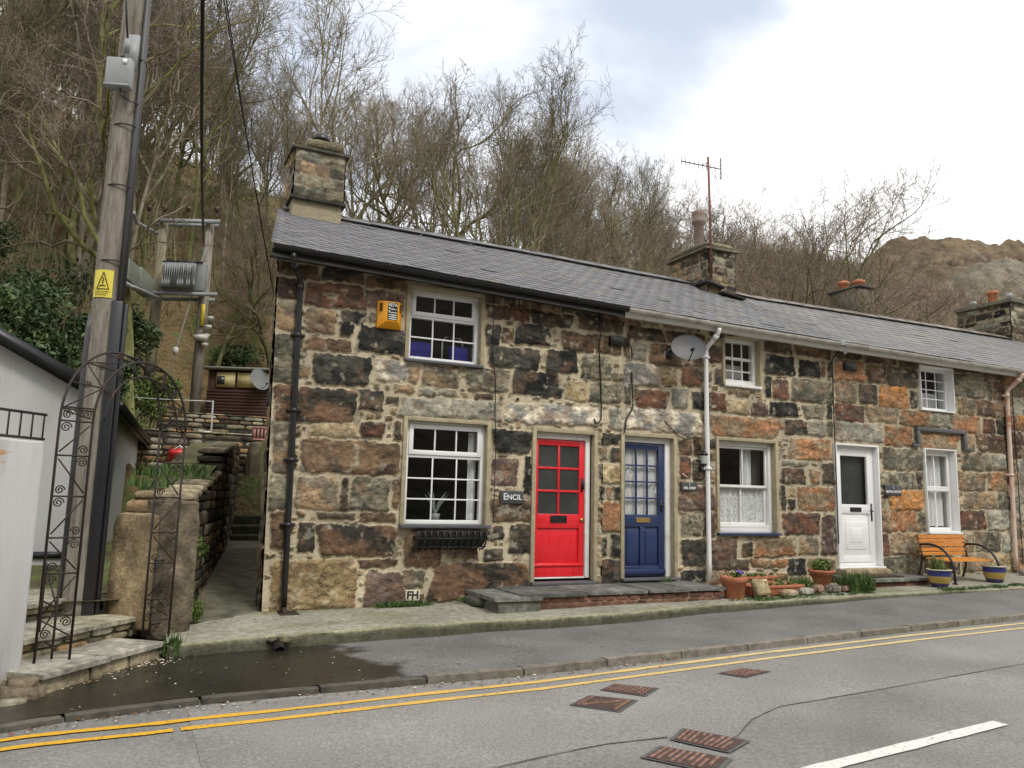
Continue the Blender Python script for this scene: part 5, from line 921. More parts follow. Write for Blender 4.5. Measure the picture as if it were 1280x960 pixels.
rocks = [('pale triangular stone leaning on the front terracotta trough', (7.98, -1.12, .31), (.30, .02, 0), (.02, .07, .02), (-.05, .08, .27), (.36, .30, .19)), ('flat pale rounded stone in front of the terracotta troughs', (8.52, -1.1, .315), (.27, 0, 0), (0, .16, 0), (0, 0, .10), (.33, .28, .2)),
         ('light grey rounded stone at the right end of the troughs', (8.90, -1.08, .32), (.24, .03, 0), (-.02, .16, 0), (0, 0, .11), (.34, .33, .29)), ('brown squarish stone below the flared terracotta pot', (9.22, -1.02, .325), (.2, .04, 0), (-.03, .15, 0), (0, .02, .13), (.22, .15, .11)), ('rough grey stone right below the flared terracotta pot', (9.52, -1.0, .335), (.22, 0, 0), (0, .15, 0), (0, 0, .12), (.26, .24, .21)),
         ('small pinkish stone between the flared pot and the green clump', (9.80, -.98, .34), (.14, 0, 0), (0, .12, 0), (0, 0, .09), (.3, .2, .16)), ('grey stone at the foot of the rusty pink downpipe', (15.0, -.45, .45), (.3, 0, 0), (0, .16, 0), (0, 0, .08), (.25, .25, .24)), ('brown stone right of the rusty pink downpipe foot', (15.55, -.5, .45), (.28, 0, 0), (0, .16, 0), (0, 0, .09), (.18, .13, .11))]
for k, (lab, o_, a1, a2, a3, c_) in enumerate(rocks):
    b = MB(); b.rough(o_, a1, a2, a3, (7, 6, 6), .03, 7, .5, c_, k*3, .4); tag(b.build('loose_stone', m_stone, smooth=True), lab, 'stone', 'loose stones along the wall')
# green clumps
def clump(label, c, r, n, size, mat, seed, cat='plant', name='low_plant'):
    b = MB(); leaves(b, c, r, n, size, seed, up=1.2); blades(b, (c[0], c[1], c[2]-r[2]*.6), (r[0]*.8, r[1]*.8), n//3, r[2]*1.9, seed); return tag(b.build(name, mat), label, cat)
m_gr2 = M('green_herb', [(.3, (.03, .07, .012)), (.7, (.09, .15, .03))], scale=6, rough=.7, bump=0)
clump('dense green spreading plant between the flared pot and the slate step', (10.15, -.88, .43), (.30, .26, .12), 1700, .028, m_gr2, 5)
clump('dark green low plant behind the stones between trough and flared pot', (9.28, -.62, .40), (.28, .2, .10), 700, .028, m_gr2, 6)
clump('tiny green weed by the white downpipe foot at the slate step', (7.15, -.12, .47), (.14, .06, .05), 110, .02, m_gr2, 7, 'weed')
clump('row of green weeds growing under the FH plate', (3.15, -.12, .28), (.42, .07, .04), 520, .020, m_gr2, 8, 'weed', 'wall_weed')
clump('small green weed at the left edge of the stone step end', (4.0, -.16, .33), (.14, .05, .03), 120, .016, m_gr2, 9, 'weed', 'wall_weed')
clump('bright green fern like weed at the foot of the passage wall', (.70, -.42, .33), (.10, .08, .11), 190, .028, m_leafl, 10, 'weed', 'wall_weed')
clump('small dark green weed where the steps meet the raised pavement', (.47, -1.36, .12), (.10, .05, .10), 260, .022, m_gr2, 11, 'weed', 'wall_weed')
b = MB()
for k in range(60):
    x = rng.uniform(11.6, 15.2); blades(b, (x, -1.30+rng.uniform(-.1, .12), float(base_z(x))-.04), (.12, .03), 26, .035, k, .004, 1.5)
for k in range(40): x = rng.uniform(7.6, 10.2); blades(b, (x, -1.16+rng.uniform(-.06, .12), float(base_z(x))-.035), (.10, .03), 20, .035, 100+k, .004, 1.5)
for k in range(16): x = rng.uniform(9.0, 12); leaves(b, (x, -.1, float(base_z(x))+.01), (.15, .05, .03), 40, .018, k)
b_ = b.build('moss_and_weeds', m_gr2); b_['kind'] = 'stuff'

# glazed pots under the bench ends
def glazed():
    m = bpy.data.materials.new('banded_glaze'); m.use_nodes = True; t = m.node_tree; N = t.nodes; b = N['Principled BSDF']; tc = N.new('ShaderNodeTexCoord'); sx = N.new('ShaderNodeSeparateXYZ'); t.links.new(tc.outputs['Object'], sx.inputs[0])
    no = N.new('ShaderNodeTexNoise'); no.inputs['Scale'].default_value = 9; t.links.new(tc.outputs['Object'], no.inputs[0]); ad = N.new('ShaderNodeMath'); ad.operation = 'MULTIPLY_ADD'; ad.inputs[1].default_value = .02; t.links.new(no.outputs[0], ad.inputs[0]); t.links.new(sx.outputs[2], ad.inputs[2])
    r = N.new('ShaderNodeValToRGB'); r.color_ramp.interpolation = 'CONSTANT'; cols = [(0, (.035, .03, .12)), (.07/.5, (.40, .28, .08)), (.18/.5, (.035, .04, .17)), (.275/.5, (.55, .48, .30))]
    while len(r.color_ramp.elements) < 4: r.color_ramp.elements.new(.5)
    for e, (p, c) in zip(r.color_ramp.elements, cols): e.position = p; e.color = (*c, 1)
    mr = N.new('ShaderNodeMapRange'); mr.inputs[2].default_value = .5; t.links.new(ad.outputs[0], mr.inputs[0]); t.links.new(mr.outputs[0], r.inputs[0]); t.links.new(r.outputs[0], b.inputs['Base Color']); b.inputs['Roughness'].default_value = .3; return m
m_glz = glazed()
for (lab, x, y) in (('blue and yellow banded pot with green shoots at the left end of the bench', 11.93, -.98), ('blue and yellow banded pot with bare soil at the right end of the bench', 13.52, -.85)):
    z = float(base_z(x))-.03; pp = thing('glazed_pot', lab, 'plant pot', (x, y, z), 'banded glazed pots'); r = .185
    b = MB(); b.lathe([(0, z), (r*.62, z), (r*.68, z+.015), (r*.9, z+.12), (r*.97, z+.20), (r*.96, z+.25), (r*1.04, z+.265), (r*1.04, z+.28), (r*.93, z+.28), (r*.9, z+.24)], x, y, 32); b.build('body', m_glz, pp, smooth=True)
    b = MB(); b.lathe([(0, z+.255), (r*.92, z+.25)], x, y, 24); b.build('soil', m_soil, pp)
    b = MB(); blades(b, (x, y, z+.24), (.10, .10), 60 if x < 13 else 8, .22 if x < 13 else .07, 3, .009, .5); b.build('foliage', m_leafl, pp)

# bench
bn = thing('bench', 'garden bench with orange timber slats and black iron arms below the third cottage window', 'bench', (12.6, -.55, float(base_z(12.6))-.02))
z0 = float(base_z(12.6))-.03
for k, zz in enumerate((1.135, 1.065, .995, .91, .84)):
    b = MB(); yb = -.22-.05*(1.16-zz)*2; b.rough((12.45, yb-.012, zz-.027), (1.20, 0, 0), (0, .026, 0), (0, -.008, .056), (6, 1, 2), .002, 5, .08, (1, 1, 1), k); b.hasc = False; b.build('back_slat', m_orangew, bn)
for k in range(4):
    b = MB(); y = -.36-.105*k; b.rough((12.45, y-.08, .755-.006*k), (1.22, 0, 0), (0, .085, 0), (0, 0, .026), (6, 2, 1), .002, 5, .08, (1, 1, 1), k); b.hasc = False; b.build('seat_slat', m_orangew, bn)
for x in (12.47, 13.65):
    b = MB(); b.tube([(x, -.20, 1.16), (x, -.27, .80), (x, -.24, .6), (x, -.16, z0)], .019, 8); b.tube([(x, -.27, .77), (x, -.74, .74)], .017, 8)
    b.tube([(x, -.235, 1.0)]+[(x, -.42-.44*math.sin(a_), .58+.43*math.cos(a_)) for a_ in np.linspace(0, math.pi/2, 9)]+[(x, -.87, z0)], .021, 8); b.box(x-.02, x+.02, -.90, -.83, z0, z0+.02); b.build('side_frame', m_blackm, bn, smooth=True)

# ---- manhole covers
m_cover = M('rusted_cast_iron', [(.3, (.10, .055, .04)), (.6, (.20, .12, .09)), (.8, (.28, .20, .16))], scale=14, rough=.8, bump=.6, bscale=60, metal=.1, vcol=1)
def cover(label, q, pat, seed):
    q = [np.array((x, y, float(road_z(x))+.010)) for x, y in q]; cen = sum(q)/4; t_ = thing('manhole_cover', label, 'manhole cover', tuple(cen), 'cast iron covers in the road')
    up = np.array((0, 0, .003)); b = MB()
    def bl(u, v_): return (q[0]*(1-u)+q[1]*u)*(1-v_)+(q[3]*(1-u)+q[2]*u)*v_
    b.add([bl(.0, .0), bl(1, 0), bl(1, 1), bl(0, 1)], [(0, 1, 2, 3)]); b.build('frame', m_tar, t_)
    b = MB(); e = .06; up0 = np.array((0, 0, .003)); pl = [bl(e, e)+up0, bl(1-e, e)+up0, bl(1-e, 1-e)+up0, bl(e, 1-e)+up0]; b.add(pl, [(0, 1, 2, 3)], (.38, .36, .36)); rg = random.Random(seed)
    def stud(u0, u1, v0, v1, h=.006):
        P_ = [bl(u0, v0), bl(u1, v0), bl(u1, v1), bl(u0, v1)]; T_ = [p+up0+np.array((0, 0, h)) for p in P_]; P_ = [p+up0 for p in P_]; b.add(P_+T_, [(4, 5, 6, 7), (0, 1, 5, 4), (1, 2, 6, 5), (2, 3, 7, 6), (3, 0, 4, 7)], (1.35, 1.3, 1.3))
    if pat == 'studs':
        for i in range(7):
            for j in range(9): u = e+.03+(1-2*e-.02)*i/7; v_ = e+.02+(1-2*e-.02)*j/9; stud(u, u+(.07 if (i+j) % 2 else .04), v_, v_+(.035 if (i+j) % 2 else .06))
    elif pat == 'bars':
        for i in range(9):
            v_ = .1+.8*i/9
            for (a_, c_) in ((.1, .3), (.34, .66), (.7, .9)):
                if rg.random() < .85: stud(a_, c_, v_, v_+.04)
    else:
        for i in range(8): stud(.1+.1*i, .15+.1*i, .1, .17); stud(.1+.1*i, .15+.1*i, .83, .9)
        for i in range(20): u = .15+.7*i/20; stud(u, u+.04, .2+.6*i/20, .24+.6*i/20); 
        for i in range(26): u = rg.uniform(.1, .85); v_ = rg.uniform(.2, .8); stud(u, u+.03, v_, v_+.03)
    b.build('lid', m_cover, t_)
cover('small square studded iron cover, upper of the pair near the yellow lines', [(3.64, -3.97), (3.86, -3.83), (4.14, -4.11), (3.87, -4.30)], 'studs', 1)
cover('square iron cover with a diagonal line, lower of the pair near the yellow lines', [(3.17, -4.28), (3.47, -4.08), (3.75, -4.37), (3.42, -4.61)], 'diag', 2)
cover('long ribbed iron cover, farther of the pair at the bottom edge of the road', [(3.36, -5.30), (3.60, -5.12), (3.84, -5.54), (3.54, -5.68)], 'bars', 3)
cover('long ribbed iron cover, nearest the camera at the bottom of the photo', [(2.97, -5.52), (3.22, -5.38), (3.49, -5.77), (3.22, -5.95)], 'bars', 4)
cover('shallow rusty iron cover on its own beside the double yellow lines', [(4.96, -3.86), (5.33, -3.79), (5.48, -4.0), (5.08, -4.10)], 'studs', 5)
# drain outlet in the kerb face, dark wet hole
do = thing('drain_outlet', 'broken dark drain outlet in the edge of the raised pavement', 'drain', (1.47, -1.42, .1))
b = MB(); b.rough((1.38, -1.43, .03), (.14, 0, 0), (0, .14, 0), (0, 0, .13), (6, 6, 6), .03, 9, .5, (.035, .032, .028), 4); b.rough((1.33, -1.43, .13), (.10, 0, 0), (0, .1, 0), (0, 0, .06), (4, 4, 4), .02, 9, .5, (.16, .15, .10), 5); b.rough((1.46, -1.44, .12), (.12, 0, 0), (0, .1, 0), (0, 0, .06), (4, 4, 4), .02, 9, .5, (.15, .14, .09), 6); b.build('rubble_edge', m_stone, do, smooth=True)
b = MB(); b.tube([(1.45, -1.50, .06), (1.45, -1.3, .08)], .05, 14, cap=False); b.build('pipe_end', m_blackm, do)
# litter of leaves and chips on the wet pavement
b = MB(); rg = random.Random(12)
def pz(x, y):
    ya = float(kerb_y(x))+.13; yb = float(np.interp(x, [-1.2, -.6, .45, 1.4, 2.7], [-2.6, -2.0, -1.40, -1.36, -1.29])); tt = (y-ya)/(yb-ya); za = float(road_z(x)+kh(x))-.006; return za+(float(foot_z(x))-za)*min(max(tt, 0), 1)+.006
for k in range(300):
    t_ = rg.random(); 
    if k < 150: x = .3+rg.gauss(0, .13); y = -1.55+rg.gauss(0, .10)
    elif k < 230: x = rg.uniform(-.4, .6); y = -2.36+(x+.47)*1.25-abs(rg.gauss(.02, .12))
    else: x = rg.uniform(-.3, 3); y = rg.uniform(-3.1, -1.6)
    if y > -2.40+(x+.47)*1.27 and x < .45: continue
    s = rg.uniform(.006, .022); a_ = rg.uniform(0, 6.28); z = pz(x, y); f_ = rg.choice([(.5, .47, .4), (.32, .25, .15), (.6, .58, .52), (.2, .12, .06)])
    b.add([(x+s*math.cos(a_), y+s*math.sin(a_), z), (x-s*.5*math.sin(a_), y+s*.5*math.cos(a_), z+.006), (x-s*math.cos(a_), y-s*math.sin(a_), z), (x+s*.5*math.sin(a_), y-s*.5*math.cos(a_), z+.002)], [(0, 1, 2, 3)], f_)
for k in range(260):
    x = rg.uniform(-2, 5); y = float(kerb_y(x))-abs(rg.gauss(.03, .10))-.01; s = rg.uniform(.008, .025); a_ = rg.uniform(0, 6.28); z = .015*x+.012; f_ = rg.choice([(.12, .05, .02), (.2, .09, .03), (.06, .04, .02), (.28, .05, .03), (.45, .42, .36)] if rg.random() < .8 else [(.5, .48, .43)])
    b.add([(x+s*math.cos(a_), y+s*math.sin(a_), z), (x-s*.5*math.sin(a_), y+s*.5*math.cos(a_), z+.006), (x-s*math.cos(a_), y-s*math.sin(a_), z), (x+s*.5*math.sin(a_), y-s*.5*math.cos(a_), z+.002)], [(0, 1, 2, 3)], f_)
for k in range(70):
    x = rg.uniform(4, 14); y = rg.uniform(float(kerb_y(x))+.2, -1.9); s = rg.uniform(.006, .016); a_ = rg.uniform(0, 6.28); ya = float(kerb_y(x))+.13; tt = (y-ya)/(float(np.interp(x, FX, FY))-ya); z = float(road_z(x)+kh(x))*(1-tt)+float(foot_z(x))*tt+.006
    b.add([(x+s*math.cos(a_), y+s*math.sin(a_), z), (x-s*.5*math.sin(a_), y+s*.5*math.cos(a_), z+.006), (x-s*math.cos(a_), y-s*math.sin(a_), z), (x+s*.5*math.sin(a_), y-s*.5*math.cos(a_), z+.002)], [(0, 1, 2, 3)], rg.choice([(.4, .38, .33), (.10, .09, .07)]))
o = b.build('leaf_and_stone_litter', m_stone); o['kind'] = 'stuff'

# ------------------------------------------------------------------ left: steps, arch, walls, pole
stp = thing('entrance_steps', 'three worn stone steps under the iron arch at the left edge of the street', 'steps', (0, -1.4, 0))
u = np.array((.90, 1.15, 0)); u /= np.linalg.norm(u); n_ = np.array((-u[1], u[0], 0))
# lowest step: dressed blocks with a slab on top
p0 = np.array((-.56, -2.52, -.14))
b = MB(); s = 0
for L in (.62, .48, .44): b.rough(p0+u*s+n_*.01, u*(L-.008), n_*.55, (0, 0, .275+.03*s), (8, 5, 4), .006, 7, .06, (.27, .235, .165), s*7, .4); s += L
b.build('step', m_stone, stp, smooth=True)
b = MB(); b.rough(p0+u*.05-n_*.025+np.array((0, 0, .275)), u*.75, n_*.95, (0, 0, .045), (9, 9, 2), .005, 6, .05, (.34, .33, .29), 3); b.rough(p0+u*.805-n_*.02+np.array((0, 0, .28)), u*.74, n_*.95, (0, 0, .045), (9, 9, 2), .005, 6, .05, (.32, .31, .27), 5); b.build('tread', m_stone, stp)
for k, (q, L, z_) in enumerate((((-.74, -1.86, .15), 1.42, .34), ((-.86, -.95, .33), 1.15, .51))):
    q = np.array(q); uu = (u if k == 0 else np.array((.60, .80, 0)))
    b = MB(); lumpwall(b, q, uu, n_, L, z_-q[2]-.03, .5, .085, .30, 'GGTg', 40+k, .008, dens=(5, 2, 2), gap=.95, corec=(.10, .10, .06)); b.build('step', m_stone, stp, smooth=True)
    b = MB(); b.rough(q-n_*.03+np.array((0, 0, z_-q[2]-.035)), uu*L*.55, n_*1.0, (0, 0, .045), (9, 9, 2), .007, 6, .06, (.33, .32, .27), k); b.rough(q+uu*L*.555-n_*.03+np.array((0, 0, z_-q[2]-.035)), uu*L*.47, n_*1.0, (0, 0, .045), (9, 9, 2), .007, 6, .06, (.30, .29, .22), k+2); b.build('tread', m_stone, stp)
b = MB(); b.rough((-.75, -2.62, -.2), (.30, .05, 0), (-.1, .35, 0), (0, 0, .36), (7, 7, 7), .04, 6, .35, (.18, .15, .11), 7, .5); b.rough((-.78, -2.78, -.2), (.26, .06, 0), (-.08, .22, 0), (0, 0, .24), (7, 6, 6), .04, 6, .4, (.24, .23, .18), 9, .5)
b.rough((-1.35, -3.05, -.2), (.62, .45, 0), (-.2, .3, 0), (0, 0, .27), (8, 7, 6), .04, 6, .3, (.17, .17, .13), 12, .5); tag(b.build('boulder_footing', m_stone, smooth=True), 'rough boulders under the corner of the white garden wall', 'stones')
b = MB(); b.rough((-1.35, -3.32, -.16), (.62, .36, 0), (-.14, .22, 0), (0, 0, .12), (8, 5, 3), .02, 5, .4, (.30, .28, .22), 2, .4); tag(b.build('flat_stone', m_stone, smooth=True), 'flat pale stone slab lying at the foot of the boulders by the kerb', 'stone')
# white rendered wall with a railing
ww = thing('garden_wall', 'white painted rendered garden wall with rust stains at the left edge', 'wall', (-.9, -2.4, 0))
c0 = np.array((-.64, -2.12, 0)); d = np.array((-.62, -.78, 0)); nn = np.array((-.78, .62, 0))
def wmat():
    m = m_white_render.copy(); m.name = 'rust_stained_white_render'; t = m.node_tree; N = t.nodes; b = N['Principled BSDF']; src = b.inputs['Base Color'].links[0].from_socket
    tc = N.new('ShaderNodeTexCoord'); mp = N.new('ShaderNodeMapping'); mp.inputs['Location'].default_value = (-.04, -.0, 0); N_ = N.new('ShaderNodeTexNoise'); N_.inputs['Scale'].default_value = 6; N_.inputs['Distortion'].default_value = 1.5; N_.inputs['Detail'].default_value = 8
    mp.inputs['Scale'].default_value = (.5, .5, 1.6); t.links.new(tc.outputs['Object'], mp.inputs[0]); t.links.new(mp.outputs[0], N_.inputs[0])
    sx = N.new('ShaderNodeSeparateXYZ'); t.links.new(tc.outputs['Object'], sx.inputs[0]); g = N.new('ShaderNodeMapRange'); g.inputs[1].default_value = 1.55; g.inputs[2].default_value = 1.9; t.links.new(sx.outputs[2], g.inputs[0])
    r = N.new('ShaderNodeMapRange'); r.inputs[1].default_value = .60; r.inputs[2].default_value = .68; t.links.new(N_.outputs['Fac'], r.inputs[0]); mu = N.new('ShaderNodeMath'); mu.operation = 'MULTIPLY'; t.links.new(g.outputs[0], mu.inputs[0]); t.links.new(r.outputs[0], mu.inputs[1])
    mx = N.new('ShaderNodeMix'); mx.data_type = 'RGBA'; t.links.new(mu.outputs[0], mx.inputs[0]); t.links.new(src, mx.inputs[6]); mx.inputs[7].default_value = (.42, .20, .06, 1); t.links.new(mx.outputs[2], b.inputs['Base Color']); return m
b = MB(); L = 3.2; ch_ = .09
po = [c0+d*ch_, c0+d*L, c0+d*L+nn*.3, c0+nn*.3, c0+nn*ch_]
b.prism([p+np.array((0, 0, -.08)) for p in po], (0, 0, 2.08)); b.build('rendered_body', wmat(), ww, bevel=.02)
rl = thing('iron_railing', 'rusty iron railing along the top of the white garden wall', 'railing', tuple(c0+d*.8+np.array((0, 0, 2.0))))
b = MB(); e0 = c0+nn*.15+d*(-.05); e1 = c0+nn*.15+d*3.1
for z in (2.03, 2.24): b.tube([e0+(0, 0, z), e1+(0, 0, z)], .013, 6)
for k in range(26): p = e0+d*(.02+.12*k); b.tube([p+(0, 0, 2.03), p+(0, 0, 2.24)], .008, 5)
b.build('rails_and_bars', m_iron, rl)
# iron arch with scrolled side panels and two folded gate leaves
ar = thing('iron_garden_arch', 'tall rusty wrought iron garden arch with scrollwork over the stone steps', 'garden arch', (-.1, -1.5, .18))
A1, D1, A2, D2 = [np.array(p) for p in ((-.62, -2.02, .18), (-.37, -1.93, .18), (.20, -1.06, .18), (.44, -1.0, .18))]
def hoop(Lf, Rt, zt, zs, inset=0, n=26):
    c = (Lf+Rt)/2; rv = (Rt-Lf)/2; rl_ = np.linalg.norm(rv[:2]); rv = rv*(1-inset/rl_)
    pts = [c-rv+np.array((0, 0, 0)), c-rv+np.array((0, 0, zs-.18))]; 
    for a_ in np.linspace(0, math.pi, n): pts.append(c-rv*math.cos(a_)+np.array((0, 0, zs-.18+(zt-zs-inset)*math.sin(a_))))
    pts += [c+rv+np.array((0, 0, zs-.18)), c+rv]; return pts
ZS, ZT = 2.22, 2.86
hA = hoop(A1, A2, ZT+.04, ZS); hD = hoop(D1, D2, ZT-.02, ZS)
b = MB(); b.tube(hA, .0115, 7); b.tube(hD, .0115, 7)
mid = [(p+q)/2 for p, q in zip(hoop(A1, A2, ZT-.28, ZS, .0), hoop(D1, D2, ZT-.28, ZS, .0))]
hA2 = hoop(A1, A2, ZT+.02, ZS, .13); hD2 = hoop(D1, D2, ZT-.03, ZS, .13)
for hh in (hD2,): b.tube(hh[2:-2], .0095, 6)
b.build('hoop', m_iron, ar, smooth=True)
b = MB(); s_ = MB()
def scroll(c, ex, ez, r=.05, flip=1):
    pts = []
    for a_ in np.linspace(0, 3.6*math.pi, 26): rr = r*(1-a_/(4.2*math.pi)); pts.append(c+ex*rr*math.cos(a_)*flip+ez*rr*math.sin(a_))
    s_ = MB(); s_.tube(pts, .006, 5); s_.build('scroll', m_iron, ar)
ez = np.array((0, 0, 1.))
for (P_, Q_) in ((A1, D1), (A2, D2)):
    ex = (Q_-P_); w_ = np.linalg.norm(ex); ex = ex/w_
    zs = [.25, .45, .80, 1.10, 1.45, 1.80, 2.10, 2.22+.18-.18]
    for k, z in enumerate(zs):
        b.tube([P_+(0, 0, z-.18+.1), Q_+(0, 0, z-.18+.1)], .008, 5)
        if k < len(zs)-1:
            z2 = zs[k+1]; a_, c_ = (P_, Q_) if k % 2 else (Q_, P_)
            sg = 1 if k % 2 else -1; ez0 = z-.08; ez1 = z2-.08
            b.tube([a_+(0, 0, ez0+.03)+ex*.02*sg, (a_+c_)/2+(0, 0, (ez0+ez1)/2), c_+(0, 0, ez1-.03)-ex*.02*sg], .007, 5)
            scroll(a_+ex*.055*sg+(0, 0, ez1-.055), ex*sg, ez, .045); scroll(c_-ex*.055*sg+(0, 0, ez0+.055), -ex*sg, ez, .040)
nn_ = len(hA)
for k in range(3, nn_-3, 3):
    b.tube([hA[k], hD[k]], .008, 5); b.tube([hA[k], hD[min(k+3, nn_-1)]], .006, 5) if k % 2 else b.tube([hD[k], hA[min(k+3, nn_-1)]], .006, 5)
    if 3 < k < nn_-4: b.tube([hD[k], hD2[k]], .007, 5); scroll((hD[k]+hD2[k])/2+(0, 0, .0), (hD[k+1]-hD[k])/np.linalg.norm(hD[k+1]-hD[k]), (hD[k]-hD2[k])/np.linalg.norm(hD[k]-hD2[k]), .038)
    scroll((hA[k]+hD[k])/2, (hD[k]-hA[k])/np.linalg.norm(hD[k]-hA[k]), ez, .036)
b.build('rungs', m_iron, ar)
for (P_, dirv, L) in ((np.array((-.50, -1.98, .2)), np.array((-.16, .52, 0)), .5), (np.array((.26, -1.02, .2)), np.array((.55, .75, 0)), .35)):
    b = MB(); dirv = dirv/np.linalg.norm(dirv)*L; e0, e1 = P_, P_+dirv
    for p in (e0, e1): b.tube([p+(0, 0, .0), p+(0, 0, .75)], .011, 6)
    for z in (.1, .42, .72): b.tube([e0+(0, 0, z), e1+(0, 0, z)], .009, 6)
    b.tube([e0+(0, 0, .42), e1+(0, 0, .72)], .007, 5); b.tube([e1+(0, 0, .12), e0+(0, 0, .42)], .007, 5)
    b.build('gate_leaf', m_iron, ar)
# upright slab, walls beside the passage
b = MB(); a_ = np.array((-.17, -.42, .2)); v_ = np.array((.40, -.50, 0)); b.rough(a_, v_*1.0, np.array((.22, .19, 0)), (0, 0, 1.18), (12, 5, 18), .035, 4, .12, (.27, .21, .13), 4, 1.1)
tag(b.build('slate_gatepost', m_stone, smooth=True), 'large upright brown stone slab standing beside the steps', 'stone post')
b = MB(); b.rough((.25, -.94, .1), (.42, .16, 0), (-.12, .52, 0), (0, 0, 1.42), (9, 9, 18), .05, 5, .12, (.13, .11, .08), 6, 1.3)
b.rough((-.05, -.28, 1.32), (.55, .05, 0), (0, .45, 0), (0, 0, .20), (9, 7, 5), .03, 5, .3, (.30, .22, .13), 8, .6); b.rough((.02, -.2, 1.5), (.58, .02, 0), (0, .4, 0), (0, 0, .12), (9, 7, 4), .03, 5, .3, (.26, .21, .13), 3, .6)
tag(b.build('wall_end', m_stone, smooth=True), 'rough dark stone end of the passage wall with loose brown cap stones', 'stone wall')
pw = thing('passage_wall', 'dark mossy rubble retaining wall along the left side of the passage', 'stone wall', (.7, 0, .2))
b = MB(); L = 7.4; d_ = np.array((.175, 1, 0)); d_ /= np.linalg.norm(d_)
lumpwall(b, (.22, -.55, .1), d_, (1, -.175, 0), L, lambda s: 1.36+.10*s+(.32 if s > 3.6 else 0), .36, .15, .30, 'DDKKBG', 61, .045, dens=(6, 4, 5), corec=(.03, .03, .02), rnd=.10, gap=.98); b.build('rubble', m_stone, pw, smooth=True)
b = MB(); s = .1; rg = random.Random(5)
while s < 6.8:
    w_ = rg.uniform(.3, .55); b.rough(np.array((.18, -.5, 1.50+.10*s+(.32 if s > 3.6 else 0)))+d_*s, d_*w_*.95, np.array((.42, -.07, 0)), (0, 0, .09), (5, 5, 2), .02, 5, .25, np.array((.27, .24, .17))*rg.uniform(.7, 1.2), s); s += w_
b.build('coping', m_stone, pw, smooth=True)
for k, lab in enumerate(('nearest yellow green fern on the passage wall end', 'yellow green fern just behind the nearest one on the passage wall', 'small fern in the middle of the dark passage wall')):
    b = MB(); leaves(b, (.68+.17*k*.5, .2+.5*k, 1.1-.12*(k % 3)), (.09, .2, .13), 110, .04, 60+k); tag(b.build('wall_fern', m_leafl), lab, 'fern')
b = MB()
for k in range(14): blades(b, (.35+.12*k*.3+rng.uniform(-.3, .2), 1.2+.35*k, float(gz(.3, 1.2+.35*k))), (.35, .25), 150, .13, k, .006, .8)
o = b.build('bank_grass', m_gr2); o['kind'] = 'stuff'
# terraces of dry stone behind
for (lab, o_, dd, L, hh, T, sd_) in (('upper dry stone wall below the brown shed', (.3, 12.2, 2.7), (1, -.02, 0), 5, .95, .5, 71), ('middle dry stone terrace wall behind the garden', (-.2, 9.6, 2.15), (1, .05, 0), 5.5, .85, .5, 72), ('short stone wall end beside the passage steps', (1.3, 6.6, 1.2), (1, .1, 0), .7, 1.15, .6, 73)):
    b = MB(); lumpwall(b, o_, dd, (0, 1, 0), L, hh, T, .13, .38, 'GTDGgB', sd_, .02, dens=(4, 2, 3), corec=(.03, .028, .02), gap=.95); tag(b.build('dry_stone_wall', m_stone, smooth=True), lab, 'stone wall', None)

# white building
wb = thing('white_outbuilding', 'white rendered outbuilding with a black edged roof behind the garden wall', 'outbuilding', (-1.5, 1.3, .8))
n0 = np.array((-.47, 1.3, 0)); f0 = np.array((.10, 11.0, 0)); W_ = np.array((-6.2, 0, 0)); rr = np.array((-2.9, 0, 0)); z0, ze, zr = .45, 2.76, 4.35
def q3(p, z): return p+np.array((0, 0, z))
b = MB()
for p in (n0, f0): b.add([q3(p, z0), q3(p+W_, z0), q3(p+W_, ze-.2), q3(p+rr, zr), q3(p, ze)], [(0, 1, 2, 3, 4)])
b.add([q3(n0, z0), q3(f0, z0), q3(f0, ze), q3(n0, ze)], [(0, 1, 2, 3)]); b.add([q3(n0+W_, z0), q3(f0+W_, z0), q3(f0+W_, ze), q3(n0+W_, ze)], [(0, 1, 2, 3)]); b.build('wall', m_white_render, wb)
b = MB(); ov = np.array((.16, 0, 0)); of = np.array((0, -.12, 0))
sl = np.array((rr[0]-.16, 0, zr-ze+.09)); 
b.obox(q3(n0+ov+of, ze-.06), sl, f0-n0-of*2, (0, 0, .10)); b.obox(q3(n0+rr+of, zr+.03), np.array((-3.45, 0, -1.85)), f0-n0-of*2, (0, 0, .10)); b.build('roof', m_lead, wb)
b = MB(); b.obox(q3(n0+ov+of*1.3, ze-.16), sl, (0, .03, 0), (0, 0, .20)); b.obox(q3(n0+ov, ze-.17), f0-n0, (.03, 0, 0), (0, 0, .13)); b.tube([q3(n0+ov*1.5, ze-.08), q3(f0+ov*1.5, ze-.08)], .05, 8); b.build('fascia', m_black, wb)
b = MB(); b.box(-1.05, -.62, 1.27, 1.30, .78, .86); b.build('vent', m_black, wb)

